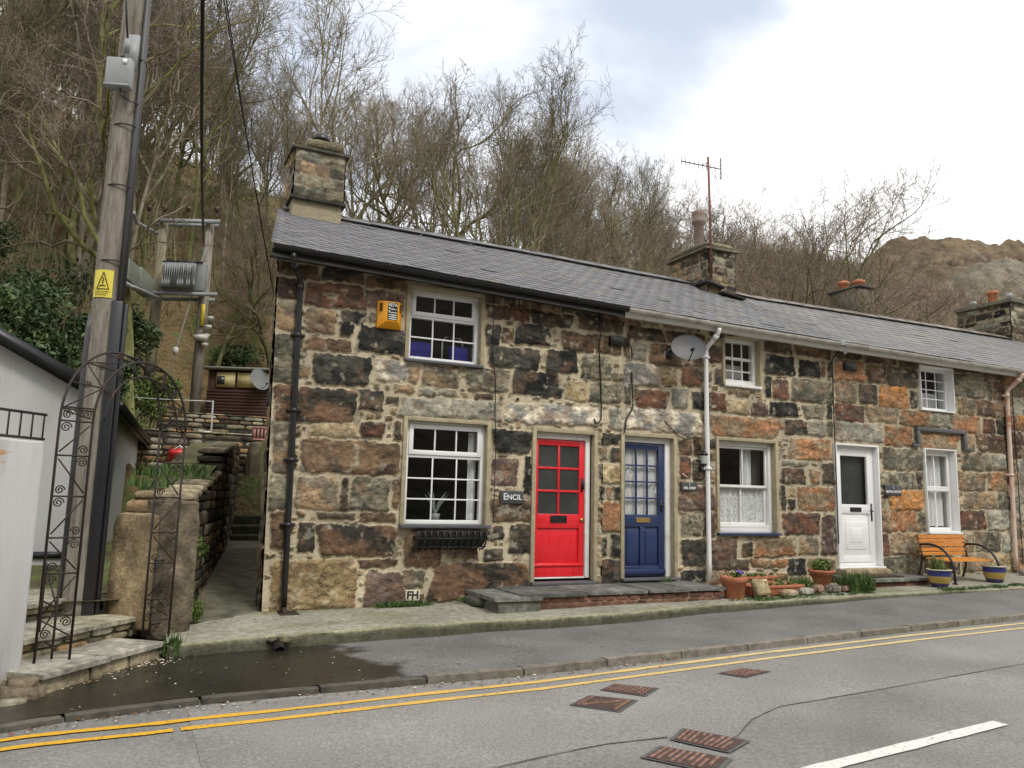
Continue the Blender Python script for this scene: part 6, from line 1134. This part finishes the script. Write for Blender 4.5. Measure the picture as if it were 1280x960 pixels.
# utility pole
up_ = thing('utility_pole', 'tall weathered timber utility pole with black cable guard and yellow warning plate', 'utility pole', (-.42, -.4, .3))
px, py = -.43, -.42
b = MB(); b.tube([(px, py, z) for z in np.linspace(.1, 9.2, 30)], np.linspace(.150, .118, 30), 28); b.build('shaft', m_pole, up_, smooth=True)
def guardmat(): return flat('black_cable_guard', (.018, .018, .020), .35, .2, scale=3)
m_grd = guardmat()
b = MB(); b.box(px+.06, px+.175, py-.155, py-.06, .3, 3.62); b.box(px+.175, px+.225, py-.12, py-.03, .3, 3.60); b.build('cable_guard', m_grd, up_, bevel=.015)
b = MB(); b.tube([(px+.13, py-.10, 3.4), (px+.125, py-.10, 5.5), (px+.115, py-.09, 9.0)], .028, 10); b.tube([(px+.165, py-.07, 3.4), (px+.15, py-.07, 6), (px+.13, py-.06, 9.0)], .018, 8); b.tube([(px-.145, py-.05, .4), (px-.14, py-.05, 3.3), (px-.12, py-.03, 3.45)], .030, 10); b.build('riser_cable', m_grey if False else flat('dark_grey_cable', (.06, .06, .062), .5), up_, smooth=True)
for z in (4.05, 4.9, 5.6, 6.4): b = MB(); b.tube([(px+.14*math.cos(a_)+.03, py-.02+.14*math.sin(a_), z+.0) for a_ in np.linspace(-2.6, .6, 12)], .009, 5); b.build('cable_strap', m_blackm, up_)
# plate, box follow the pole face towards the street
def pf(a_, z, r=.155): return np.array((px+r*math.sin(a_), py-r*math.cos(a_), z))
V = []; sg = MB()
for z in np.linspace(3.64, 3.94, 4): V.append([pf(a_, z, .146) for a_ in np.linspace(-1.05, .38, 9)])
sg.grid(np.array(V)); sp = sg.build('warning_plate', m_yellow, up_, smooth=True)
b = MB(); T3 = [(-.70, 3.73), (.12, 3.73), (-.29, 3.915)]
for k in range(3):
    (a0, z0_), (a1, z1_) = T3[k], T3[(k+1) % 3]; b.tube([pf(a0+(a1-a0)*t, z0_+(z1_-z0_)*t, .149) for t in np.linspace(0, 1, 7)], .0045, 4)
b.tube([pf(-.33, 3.86, .149), pf(-.24, 3.825, .149), pf(-.33, 3.815, .149), pf(-.27, 3.785, .149)], .005, 4); b.tube([pf(-.50, 3.762, .149), pf(-.3, 3.77, .149), pf(-.1, 3.762, .149)], .006, 4)
for k, z in enumerate((3.705, 3.685, 3.665)): b.tube([pf(a_, z, .149) for a_ in np.linspace(-.8, .2-.1*k, 6)], .0022, 4)
b.build('hazard_marking', m_label, sp)
bx = np.array((px-.10, py-.28, 5.96)); b = MB(); e1 = np.array((.25, -.09, 0)); e2 = np.array((.045, .12, 0)); b.obox(bx-e1/2, e1, e2, (0, 0, .34)); jb = b.build('junction_box', m_grey, up_, bevel=.018)
b = MB(); b.obox(bx-e1/2-e2*.04+(0, 0, -.0), e1, -e2*.06, (0, 0, .025)); b.build('lid_seam', m_grey, jb); b = MB(); b.obox(bx+e1*.18-e2*.05+(0, 0, .26), e1*.17, -e2*.02, (0, 0, .055)); b.build('round_sticker', m_white, jb)
b = MB(); b.obox(bx+e1*.05+e2*.8+(0, 0, .25), e1*.5, e2*.3, (0, 0, .42)); b.tube([bx+e1*.28+(0, .02, .40), bx+e1*.30+(0, .0, .55)], .03, 8); b.build('mounting_plate', m_grey, up_)
b = MB(); b.tube([bx+e1*.30+(0, 0, .5), bx+e1*.05+(0, 0, 1.0), bx+e1*.0-(0.05, 0, -1.8), bx+(-.15, .05, 3.2)], .012, 6); b.tube([bx+e1*.15+(0, .05, 0), bx+e1*.25+(0, .02, -.10), bx+e1*.55+(0, .05, -.14), pf(.9, 5.88, .17)], .009, 6); b.build('feed_cable', m_black, up_)
b = MB(); b.box(px-.9, px+.9, py-.06, py+.06, 8.6, 8.72); b.build('cross_arm', m_poleg, up_)

# transformer on its H frame
hf = thing('transformer_gantry', 'pair of timber poles with crossbars carrying the transformer on the hillside', 'pole structure', (.75, 13.3, 3.0))
b = MB(); b.tube([(1.33, 13.1, 2.9), (1.33, 13.1, 9.15)], [.15, .125], 16); b.build('pole', m_pole, hf, smooth=True); b = MB(); b.tube([(.14, 13.65, 3.2), (.16, 13.65, 9.15)], [.15, .125], 16); b.build('pole', m_poleg, hf, smooth=True)
b = MB(); xv = np.array((1.0, -.47, 0)); o_ = np.array((-.05, 13.55, 0))
for z in (9.0,): b.obox(o_+(0, -.05, z), xv*1.62, (0, .06, 0), (0, 0, .11)); b.obox(o_+(0, .30, z), xv*1.62, (0, .06, 0), (0, 0, .11))
for z in (6.86,): b.obox(o_+(-.05, -.35, z), xv*1.72, (0, .08, 0), (0, 0, .09)); b.obox(o_+(-.05, .35, z), xv*1.72, (0, .08, 0), (0, 0, .09))
b.obox((.02, 13.5, 8.62), (-.52, -6.0, -1.6), (.06, 0, 0), (0, 0, .09)) if False else None
b.tube([(.03, 13.4, 8.65), (-.42, 9.2, 7.55), (-.44, 7.0, 7.05)], .045, 6); b.tube([(.10, 13.4, 6.84), (-.42, 9.8, 6.22), (-.5, 8.0, 5.85)], .05, 6); b.tube([(.25, 13.3, 6.80), (-.25, 9.8, 6.18), (-.36, 8.0, 5.80)], .04, 6)
b.build('crossbar', m_grey, hf)
m_porc = flat('brown_porcelain', (.08, .045, .03), .3)
for t_ in (.12, .5, .95, -.12): b = MB(); p = o_+xv*1.6*t_+np.array((0, 0, 9.1)); b.tube([p, p+(0, 0, .26)], .02, 6); b.lathe([(0, p[2]+.22), (.07, p[2]+.24), (.05, p[2]+.29), (.08, p[2]+.31), (.05, p[2]+.38), (.0, p[2]+.39)], p[0], p[1], 10); b.build('insulator', m_porc, hf)
b = MB(); b.tube([(1.33, 12.94, 6.7), (1.33, 12.94, 6.1)], .05, 8); b.build('yellow_sleeve', flat('yellow_tape', (.65, .50, .03), .5), hf)
b = MB()
for k in range(4): b.lathe([(.0, 6.38-.25*k), (.10, 6.36-.25*k), (.07, 6.28-.25*k), (.0, 6.26-.25*k)], 1.52-.03*k, 12.85, 10)
b.lathe([(.0, 5.85), (.2, 5.80), (.17, 5.68), (.0, 5.66)], 1.32, 12.85, 12); b.build('surge_arrester', flat('pale_porcelain', (.55, .53, .48), .4), hf)
tr = thing('transformer', 'grey finned drum shaped transformer hanging between the timber poles', 'transformer', (.72, 13.2, 7.0))
b = MB()
for k in range(15):
    x = .24+.055*k; y = 13.42-.47*(x-.1)-.30; pts = []
    for (dy, dz) in ((0, 7.08), (-.16, 7.05), (-.24, 7.16), (-.24, 7.60), (-.16, 7.70), (0, 7.70)): pts.append((x, y+dy, dz))
    b.tube(pts, .030, 6)
b.build('cooling_fins', m_grey, tr, smooth=True)
b = MB(); b.obox((.22, 13.05, 7.0), (.95, -.45, 0), (.1, .35, 0), (0, 0, .74)); b.obox((1.05, 12.64, 6.98), (.22, -.10, 0), (.1, .35, 0), (0, 0, .80)); b.build('tank', m_grey, tr, bevel=.02)
b = MB(); b.obox((.2, 13.0, 7.76), (1.0, -.47, 0), (.1, .35, 0), (0, 0, .03)); 
for k in range(3): b.tube([(.4+.2*k, 13.05-.1*k, 7.78), (.4+.2*k, 13.05-.1*k, 7.9)], .03, 8)
b.build('bushings', m_blackm, tr)
sw = thing('switchgear_box', 'grey green ribbed metal cabinet on the bracket left of the transformer', 'switchgear', (-.2, 10.8, 6.6))
b = MB(); g0_ = np.array((-.50, 9.7, 6.36)); gv = np.array((.50, 2.0, 0.04)); b.obox(g0_, gv*.42, (-.2, .05, 0), (0, 0, .50)); b.obox(g0_+gv*.42+(.05, 0, .03), gv*.58, (-.25, .05, 0), (0, 0, .50)); b.build('cabinet', flat('grey_green_paint', (.20, .22, .18), .5), sw, bevel=.02)
b = MB(); 
for k in range(7): p = g0_+gv*(.1+.13*k)+np.array((-.05, 0, .5)); b.tube([p, p+(.0, .1, .10), p+(0, .28, .02)], .018, 6)
b.build('cable_loops', m_black, sw)
# guy wire with yellow guard
gw = thing('guy_wire', 'stay wire with a yellow guard running down from the transformer pole', 'stay wire', (.9, 12.9, 4))
b = MB(); g1 = np.array((1.28, 13.0, 8.4)); g2 = np.array((.36, 12.6, 3.3)); b.tube([g1, g2], .015, 5); b.build('wire', m_grey, gw); b = MB(); b.tube([g1+(g2-g1)*.80, g1+(g2-g1)*.995], .032, 8); b.build('guard', bpy.data.materials['yellow_tape'], gw); b = MB(); b.lathe([(0, 5.2), (.07, 5.25), (.08, 5.36), (.04, 5.42), (0, 5.42)], *(g1+(g2-g1)*.61)[:2], 10); b.build('insulator', bpy.data.materials['pale_porcelain'], gw)
def sagging(label, a_, c_, sag, r, name='overhead_cable'):
    a_ = np.array(a_, float); c_ = np.array(c_, float); b = MB(); b.tube([a_+(c_-a_)*t-np.array((0, 0, sag*4*t*(1-t))) for t in np.linspace(0, 1, 40)], r, 6); tag(b.build(name, m_black), label, 'cable')
sagging('thick black overhead cable from the transformer poles across the wood', (1.22, 12.95, 8.35), (.18, -.42, 8.75), .55, .030)
sagging('upper of two thin overhead wires passing the gable chimney', (2.25, 5.0, 4.42+.1), (.22, -.42, 8.74), .10, .009)
sagging('lower of two thin overhead wires passing the gable chimney', (2.12, 4.4, 4.6), (.28, -.42, 8.70), .22, .009)

# shed, post, clothes line, bits behind
sh = thing('brown_shed', 'low brown boarded shed with pale yellow windows above the garden wall', 'shed', (2.7, 15.3, 3.7))
b = MB(); so = np.array((1.77, 15.6, 3.65)); su = np.array((1, -.42, 0)); su /= np.linalg.norm(su); sn = np.array((.42, 1, 0)); sn /= np.linalg.norm(sn)
for k in range(11): b.obox(so+(0, 0, .095*k)-sn*.0, su*3.2, sn*(.03+.01*(k % 2)), (0, 0, .088)) 
b.obox(so+sn*.05, su*3.2, sn*1.8, (0, 0, 1.65)); b.build('boarding', M('brown_boards', [(.3, (.06, .028, .022)), (.7, (.12, .06, .045))], scale=6, rough=.8, bump=.3, stretch=(1, 1, 8)), sh)
b = MB(); 
for k, w_ in enumerate((.0, .62, 1.24)): b.obox(so+su*(.28+w_)-sn*.03+(0, 0, 1.12), su*.55, sn*.04, (0, 0, .45))
b.build('window_panel', flat('pale_yellow_panel', (.60, .50, .24), .6, .15), sh); b = MB(); b.obox(so+su*.30-sn*.04+(0, 0, 1.2), su*.22, sn*.03, (0, 0, .25)); b.obox(so+su*2.05-sn*.04+(0, 0, 1.1), su*1.0, sn*.04, (0, 0, .5)); b.build('pane', m_frost, sh)
b = MB(); b.obox(so-su*.1-sn*.15+(0, 0, 1.66), su*3.4, sn*2.2, (0, 0, .07)); b.build('roof', flat('felt_roof', (.28, .28, .24), .9, .3), sh)
dish('satellite_dish', 'grey round satellite dish on the brown shed behind the cottage', (3.18, 14.75, 5.0), .34, .34, (.45, -.85, .25), (3.2, 14.95, 5.0), m_grey)
b = MB(); b.rough((2.15, 5.8, 1.3), (.14, 0, 0), (0, .12, 0), (.0, 0, 1.32), (2, 2, 8), .008, 4, .1, (.40, .38, .20), 2); tag(b.build('timber_post', m_stone), 'pale lichen covered timber post at the top of the passage', 'post')
cr_ = thing('wooden_crate', 'small red and white slatted crate on the wall end beside the gable', 'crate', (2.5, 7.8, 2.8))
b = MB()
for k in range(5): b.box(2.22+.075*k, 2.26+.075*k, 7.7, 7.74, 2.72, 3.02)
b.box(2.2, 2.6, 7.69, 7.75, 2.98, 3.02); b.box(2.2, 2.6, 7.69, 7.75, 2.72, 2.76); b.build('slats', flat('faded_red_wood', (.40, .20, .16), .8), cr_); b = MB(); b.box(2.22, 2.6, 7.78, 8.0, 2.72, 2.98); b.build('back', flat('dull_wood', (.14, .10, .08), .9), cr_)
b = MB(); b.box(2.0, 3.0, 7.75, 8.3, 1.2, 2.72); b.build('block_wall', m_conc, cr_) if False else None
b = MB(); b.rough((2.15, 7.55, 1.2), (.9, 0, 0), (0, .6, 0), (0, 0, 1.5), (6, 5, 8), .04, 4, .1, (.10, .09, .06), 9, .6); tag(b.build('wall_stub', m_stone, smooth=True), 'dark stone wall stub under the slatted crate', 'stone wall')
cl = thing('clothes_line', 'thin grey clothes line pole with a pale line in front of the terrace wall', 'clothes line', (1.55, 10.4, 2.4))
b = MB(); b.tube([(1.60, 10.45, 2.2), (1.57, 10.4, 3.80)], .022, 8); b.build('pole', m_grey, cl); b = MB(); b.tube([(1.57, 10.4, 3.78), (.4, 10.9, 3.80), (-1.6, 11.6, 3.86)], .009, 5); b.build('line', m_whitep, cl)
b = MB(); b.rough((1.25, 10.3, 2.96), (.33, 0, -.03), (0, .14, 0), (0, 0, .12), (8, 4, 4), .035, 7, .4, (.65, .63, .6), 3); tag(b.build('white_cloth', m_stone, smooth=True), 'crumpled white cloth lying on the terrace wall', 'cloth')
b = MB(); b.rough((1.58, 10.35, 2.92), (.16, 0, -.02), (0, .14, 0), (0, 0, .10), (6, 4, 4), .03, 7, .4, (.45, .04, .03), 5); tag(b.build('red_cloth', m_stone, smooth=True), 'small red cloth next to the white one on the terrace wall', 'cloth')
b = MB(); b.tube([(.80, 10.2, 3.02), (1.25, 10.3, 3.01)], .02, 6); tag(b.build('red_stick', flat('faded_red', (.5, .14, .08), .7)), 'thin red rod lying left of the white cloth', 'rod')
rt = thing('red_tub', 'bright red plastic tub on the terrace beside the white outbuilding', 'tub', (.88, 9.4, 2.1)); b = MB(); b.lathe([(0, 2.16), (.16, 2.16), (.235, 2.42), (.25, 2.44), (.25, 2.48), (.18, 2.55), (0, 2.57)], .86, 9.45, 20); b.build('body', flat('red_plastic', (.50, .02, .02), .4), rt, smooth=True); b = MB(); b.tube([(.66, 9.35, 2.44), (.86, 9.2, 2.62), (1.06, 9.35, 2.44)], .012, 6); b.build('handle', m_white, rt)

# ------------------------------------------------------------------ evergreen shrubs on the slope
def shrub(label, c, r, n, size, seed, mat=None, group=None, name='evergreen_shrub'):
    rg = random.Random(seed); t_ = thing(name, label, 'shrub', (c[0], c[1], float(terr(c[0], c[1]))-.1), group); b = MB(); s_ = MB()
    for k in range(7):
        d_ = np.array((rg.uniform(-1, 1)*r[0]*.7, rg.uniform(-1, 1)*r[1]*.7, rg.uniform(-.5, .8)*r[2])); leaves(b, np.array(c)+d_, np.array(r)*rg.uniform(.35, .6), n//5, size*.75, seed*10+k, up=.2); base = np.array((c[0], c[1], float(terr(c[0], c[1])))); s_.tube([base, base+(np.array(c)+d_-base)*.6+(.05, 0, 0), np.array(c)+d_], [.05, .03, .012], 5)
    b.build('foliage', mat or m_leaf, t_); s_.build('stems', m_twig, t_); return t_
for k, (x, y, dz, r, n, lab) in enumerate(((-2.9, 8.6, .9, (1.2, .9, .8), 3600, 'large glossy dark evergreen shrub at the left edge above the outbuilding roof'), (-1.5, 8.8, .9, (.9, .8, .8), 2600, 'dark evergreen shrub beside the big mossy trunk'), (-2.2, 11.5, 1.2, (1.3, .9, 1.1), 3000, 'tall dark evergreen shrub higher behind the left shrubs'),
      (-.6, 11.8, 1.2, (1.0, .8, 1.0), 2600, 'dark green shrub directly left of the utility pole'), (.15, 12.2, .9, (.8, .6, .7), 1800, 'bright green shrub below the switchgear box'), (-.8, 9.3, .5, (.7, .6, .5), 1500, 'low green shrub just above the outbuilding roof edge'), (3.0, 17.5, .8, (1.1, .8, .6), 1600, 'low green holly like shrub above the shed'), (-4.4, 12.5, 1.5, (1.3, 1., 1.2), 2500, 'dark evergreen shrub uphill at the far left edge'))):
    z = float(terr(x, y)); shrub(lab, (x, y, z+dz), r, n, .085, 30+k, m_leafl if 'bright' in lab else m_leaf)
shrub('small upright evergreen bush in the wood behind the cottage roof', (9.0, 20, float(terr(9, 20))+1.0), (.9, .8, 1.0), 1600, .09, 61)

# ------------------------------------------------------------------ trees
def grow(seed, Hh=12, r0=.16, nb=11, spread=.9, lean=(0, 0), forks=1, up=.12, crown0=.28, dens=1.0, wig=.10, multi=1):
    rg = np.random.RandomState(seed); tb = MB(); cb = MB()
    def unit(v): return v/(np.linalg.norm(v)+1e-9)
    def path(p, d, L, n, wv, ub):
        P_ = [p]; 
        for k in range(n): d = unit(d+rg.normal(size=3)*wv+np.array((0, 0, ub))); P_.append(P_[-1]+d*L/n)
        return np.array(P_), d
    def child(p, d, L, r, lv):
        n = (0, 9, 6, 4, 3)[lv]; P_, _ = path(p, d, L, n, (0, wig*1.6, .26, .30, .3)[lv], (0, up, up*.8, up*.6, .05)[lv]); rr = np.linspace(r, max(r*.25, .005), n+1)
        (tb if lv == 1 else cb).tube(P_, rr, (0, 6, 4, 3, 3)[lv], cap=False)
        if lv >= 4: return
        m_ = int(((0, 8, 6, 4)[lv])*dens*(.8+.4*rg.rand()))
        for k in range(m_):
            t = .22+.76*(k+rg.rand())/m_; i = min(int(t*n), n-1); q = P_[i]+(P_[i+1]-P_[i])*(t*n-i); dd = unit(P_[i+1]-P_[i])
            a_ = rg.normal(size=3); a_ -= dd*(a_@dd); a_ = unit(a_); an = rg.uniform(.45, .95); nd = unit(dd*math.cos(an)+a_*math.sin(an)+np.array((0, 0, .10)))
            child(q, nd, L*rg.uniform(.42, .70)*(1.15-.5*t), max((r*(1-.65*t))*.60, .006), lv+1)
    for s in range(multi):
        d0 = np.array((lean[0]+(rg.normal()*.22 if multi > 1 else 0), lean[1]+(rg.normal()*.15 if multi > 1 else 0), 1.)); HH = Hh*(1 if multi == 1 else rg.uniform(.75, 1.05)); rb = r0*(1 if multi == 1 else .65)
        n = 14; P_, _ = path(np.array((.15*s*rg.normal(), .1*s*rg.normal(), -.4)), unit(d0), HH, n, wig, .05); rr = rb*(1-np.linspace(0, 1, n+1)**.9*.93); rr[0] *= 1.5; rr[1] *= 1.1
        tb.tube(P_, rr, 9, cap=False); m_ = int(nb/(1 if multi == 1 else multi**.6))
        for k in range(m_):
            t = crown0+(1-crown0)*(k+rg.rand()*.8)/m_; i = min(int(t*n), n-1); q = P_[i]+(P_[i+1]-P_[i])*(t*n-i); dd = unit(P_[i+1]-P_[i]); a_ = rg.normal(size=3); a_ -= dd*(a_@dd); a_ = unit(a_)
            an = rg.uniform(.5, 1.0)*spread; nd = unit(dd*math.cos(an)+a_*math.sin(an)); child(q, nd, HH*rg.uniform(.30, .50)*(1.2-.65*t), rb*(1-.85*t)*.62+.012, 1)
    return tb, cb
PROT = []
specs = [dict(Hh=12, r0=.17, nb=13, spread=1.0), dict(Hh=13, r0=.15, nb=13, spread=.75, up=.2), dict(Hh=11, r0=.20, nb=11, spread=1.15, wig=.16, crown0=.2), dict(Hh=13, r0=.12, nb=14, spread=.6, up=.22, crown0=.35), dict(Hh=10, r0=.15, nb=13, multi=3, spread=.8, up=.18), dict(Hh=12, r0=.10, nb=12, spread=.7, up=.15, crown0=.3, wig=.07)]
def proto(k, sp, bark, twig, label, group, name='bare_tree'):
    tb, cb = grow(100+k, **sp); t_ = thing(name, label, 'tree', (0, 0, 0), group); tb.build('trunk', bark, t_, smooth=True); cb.build('crown', twig, t_); return t_
GL = 'bare trees in the wood on the hillside left of the gable chimney'; LL = 'bare leafless tree in the dense wood on the hillside left of the gable chimney'
for k, sp in enumerate(specs): PROT.append(proto(k, sp, m_birch if k == 5 else m_bark, m_twig if k % 2 else m_twigp, LL, GL))
used = [False]*len(PROT); TR = []
def plant(k, x, y, sc_=1., rz=None, label=LL, group=GL, sink=.1, sxy=None):
    z = float(terr(x, y))-sink; p = PROT[k]; rz = rng.uniform(0, 6.28) if rz is None else rz
    o = p if not used[k] else dup(p); used[k] = True
    o.location = (x, y, z); o.rotation_euler = (rng.uniform(-.06, .06), rng.uniform(-.06, .06), rz); s = sc_; o.scale = (s*(sxy or 1), s*(sxy or 1), s)
    o['label'] = label
    if group: o['group'] = group
    elif 'group' in o: del o['group']
    TR.append((x, y)); return o
# singled out trees
plant(3, 12.4, 16, 1.0, 1.0, 'tall slender bare tree rising highest behind the middle of the roof', None)
plant(2, 8.4, 15, 1.28, 2.2, 'dark forked bare tree behind the roof between the first chimney and the tallest tree', None)
plant(0, -2.75, 9.6, 1.0, 2.4, 'thick mossy green trunked tree at the left edge of the photo', None, sxy=1.15)
plant(5, -1.9, 14.5, 1.1, 1.9, 'pale barked slim birch like tree left of the utility pole', None)
plant(5, 5.2, 19, 1.1, .3, 'pale slim trunk seen just left of the gable chimney', None)
GM = 'bare trees standing behind the cottage roof left of the aerial'; LM = 'bare leafless tree behind the cottage roof between the gable chimney and the aerial'
GR = 'bare bushy trees behind the roof right of the aerial'; LR = 'bare bushy tree beyond the roof right of the aerial, in front of the mountain'
rg = random.Random(78)
def far_enough(x, y, d): return all((x-a)**2+(y-b_)**2 > d*d for a, b_ in TR)
cnt = 0
for k in range(1500):       # wood to the left
    y = rg.uniform(10, 42); r_ = rg.uniform(-.21, .165); x = r_*(y+9.8)
    if y < 17 and -.2 < x < 3.6: continue
    if not far_enough(x, y, 1.7 if y < 30 else 2.6): continue
    pl = 'left of the utility pole' if r_ < -.07 else ('between the utility pole and the transformer poles' if r_ < .0 else 'between the transformer poles and the chimney'); lv = 'low on the slope' if y < 19 else ('halfway up the slope' if y < 30 else 'near the slope top')
    plant(rg.choice([0, 1, 2, 3, 3, 5, 5, 4]), x, y, rg.uniform(.62, .95)*(1.0 if r_ < .04 else .80)*(1 if y < 26 else .85), label='bare tree %s %s' % (lv, pl), group='bare trees %s %s' % (lv, pl)); cnt += 1
    if cnt > 78: break
cnt = 0
for k in range(900):       # behind the roof
    y = rg.uniform(12.5, 40); r_ = rg.uniform(.16, .80); x = r_*(y+9.8)
    if not far_enough(x, y, 2.3): continue
    ht = np.interp(r_, [.16, .25, .33, .40, .50, .60, .70, .80], [.62, .60, .58, .54, .56, .54, .52, .46])*(y+9.8)+1.6-float(terr(x, y)); s = ht/12.5*rg.uniform(.78, 1.0)
    if s < .35 or s > 1.35: continue
    if .40 < r_ < .46 and y > 14: continue
    pl = 'between the gable chimney and the dark forked tree' if r_ < .33 else ('between the dark forked and tallest trees' if r_ < .46 else 'between the tallest tree and the aerial'); lv = 'close behind the roof' if y < 21 else 'uphill behind the roof'
    plant(rg.choice([0, 1, 4, 4, 3, 2]), x, y, s, label='bare tree %s %s' % (lv, pl), group='bare trees %s %s' % (lv, pl)); cnt += 1
    if cnt > 42: break
cnt = 0
for k in range(900):       # right of the aerial
    y = rg.uniform(15, 34); r_ = rg.uniform(.80, 1.25); x = r_*(y+9.8)
    if not far_enough(x, y, 2.6): continue
    el = np.interp(r_, [.80, .85, .90, 1.0, 1.08, 1.14, 1.25], [.46, .49, .52, .505, .455, .40, .36]); s = (el*(y+9.8)+1.6-float(terr(x, y)))/12*rg.uniform(.82, 1.0)
    lv = 'nearer bare bushy tree' if y < 24 else 'farther bare bushy tree'; pl = 'just right of the aerial pole' if r_ < 1.0 else 'above the twin red chimney pots'
    plant(rg.choice([4, 4, 0, 2]), x, y, s, label='%s beyond the roof %s' % (lv, pl), group='%ss beyond the roof %s' % (lv, pl), sxy=1.15); cnt += 1
    if cnt > 34: break
for k, u_ in enumerate(used):
    if not u_: plant(k, -6-k, 30, .8)

# scrub on the mountain: countless bare bushes
def bush_mass(name, pts, hs, nst, mat, seed, w_=.05):
    rg = np.random.RandomState(seed); b = MB(); N_ = len(pts); P_ = np.repeat(np.array(pts), nst, 0); h = np.repeat(np.array(hs), nst)*(.55+.6*rg.rand(N_*nst)); n = len(P_)
    a_ = rg.rand(n)*6.28; l = h*(.15+.55*rg.rand(n)); p = P_+np.stack([rg.normal(size=n)*h*.10, rg.normal(size=n)*h*.10, -.2+0*h], 1)
    q = p+np.stack([np.cos(a_)*l*.45, np.sin(a_)*l*.45, h*.6], 1); t_ = p+np.stack([np.cos(a_)*l, np.sin(a_)*l, h], 1); a2 = a_+1.57+rg.normal(size=n)*.5; s = np.stack([np.cos(a2), np.sin(a2), 0*a_], 1)*(w_*np.sqrt(h))[:, None]
    V = np.stack([p-s, p+s, q+s*1.0, q-s*1.0, t_+s*.2, t_-s*.2], 1).reshape(-1, 3); i = np.arange(n)[:, None]*6; b.add(V, [i+np.array([[0, 1, 2, 3]]), i+np.array([[3, 2, 4, 5]])]); o = b.build(name, mat); o['kind'] = 'stuff'; return o
rg = np.random.RandomState(5); n = 5200; r_ = rg.uniform(.75, 2.3, n); y = 24+(rg.rand(n)**.7)*86; x = r_*(y+9.8); z, crg = mount(x, y); keep = (crg < .35)&(fbm(x*.05, y*.08, 40, 4)+.25*rg.rand(n) > .60)
m_scrub = M('distant_scrub', [(.35, (.19, .135, .11)), (.5, (.26, .185, .14)), (.7, (.25, .21, .13))], scale=.05, rough=1, bump=0, detail=3)
bush_mass('mountain_scrub', np.stack([x, y, z], 1)[keep], (1.0+1.6*rg.rand(n))[keep], 44, m_scrub, 3, .013)
# brambles, dead bracken and saplings on the wooded slope
n = 4200; r_ = rg.uniform(-.3, .30, n); y = 9.5+(rg.rand(n)**1.4)*38; x = r_*(y+9.8); k_ = ~((y < 17)&(x > .2)&(x < 5)); P_ = np.stack([x, y, terr(x, y)], 1)[k_]
m_brac = M('dead_bracken', [(.3, (.13, .075, .035)), (.42, (.25, .15, .07)), (.52, (.30, .24, .13)), (.6, (.14, .16, .05)), (.75, (.30, .25, .14))], scale=.7, rough=1, bump=0)
bush_mass('bracken_and_brambles', P_, (.2+.6*rg.rand(len(P_))**2), 18, m_brac, 8, .013)
n = 420; r_ = rg.uniform(-.3, .9, n); y = 11+(rg.rand(n)**1.2)*34; x = r_*(y+9.8); k_ = ~((y < 18)&(x > -.3)&(x < 5)); P_ = np.stack([x, y, terr(x, y)], 1)[k_]
bush_mass('sapling_thicket', P_, (1.2+2.6*rg.rand(len(P_))), 16, m_twig, 9, .006)
n = 1500; r_ = rg.uniform(-.3, .20, n); y = 9.3+(rg.rand(n)**1.3)*30; x = r_*(y+9.8); b = MB()
for k in range(n):
    if 9.3 < y[k] < 17 and .2 < x[k] < 5: continue
    if fbm(x[k]*.35, y[k]*.35, 50) < .5: continue
    leaves(b, (x[k], y[k], float(terr(x[k], y[k]))+.12), (.5, .5, .22), 40, .05, k)
o = b.build('ground_ivy', m_gr2); o['kind'] = 'stuff'
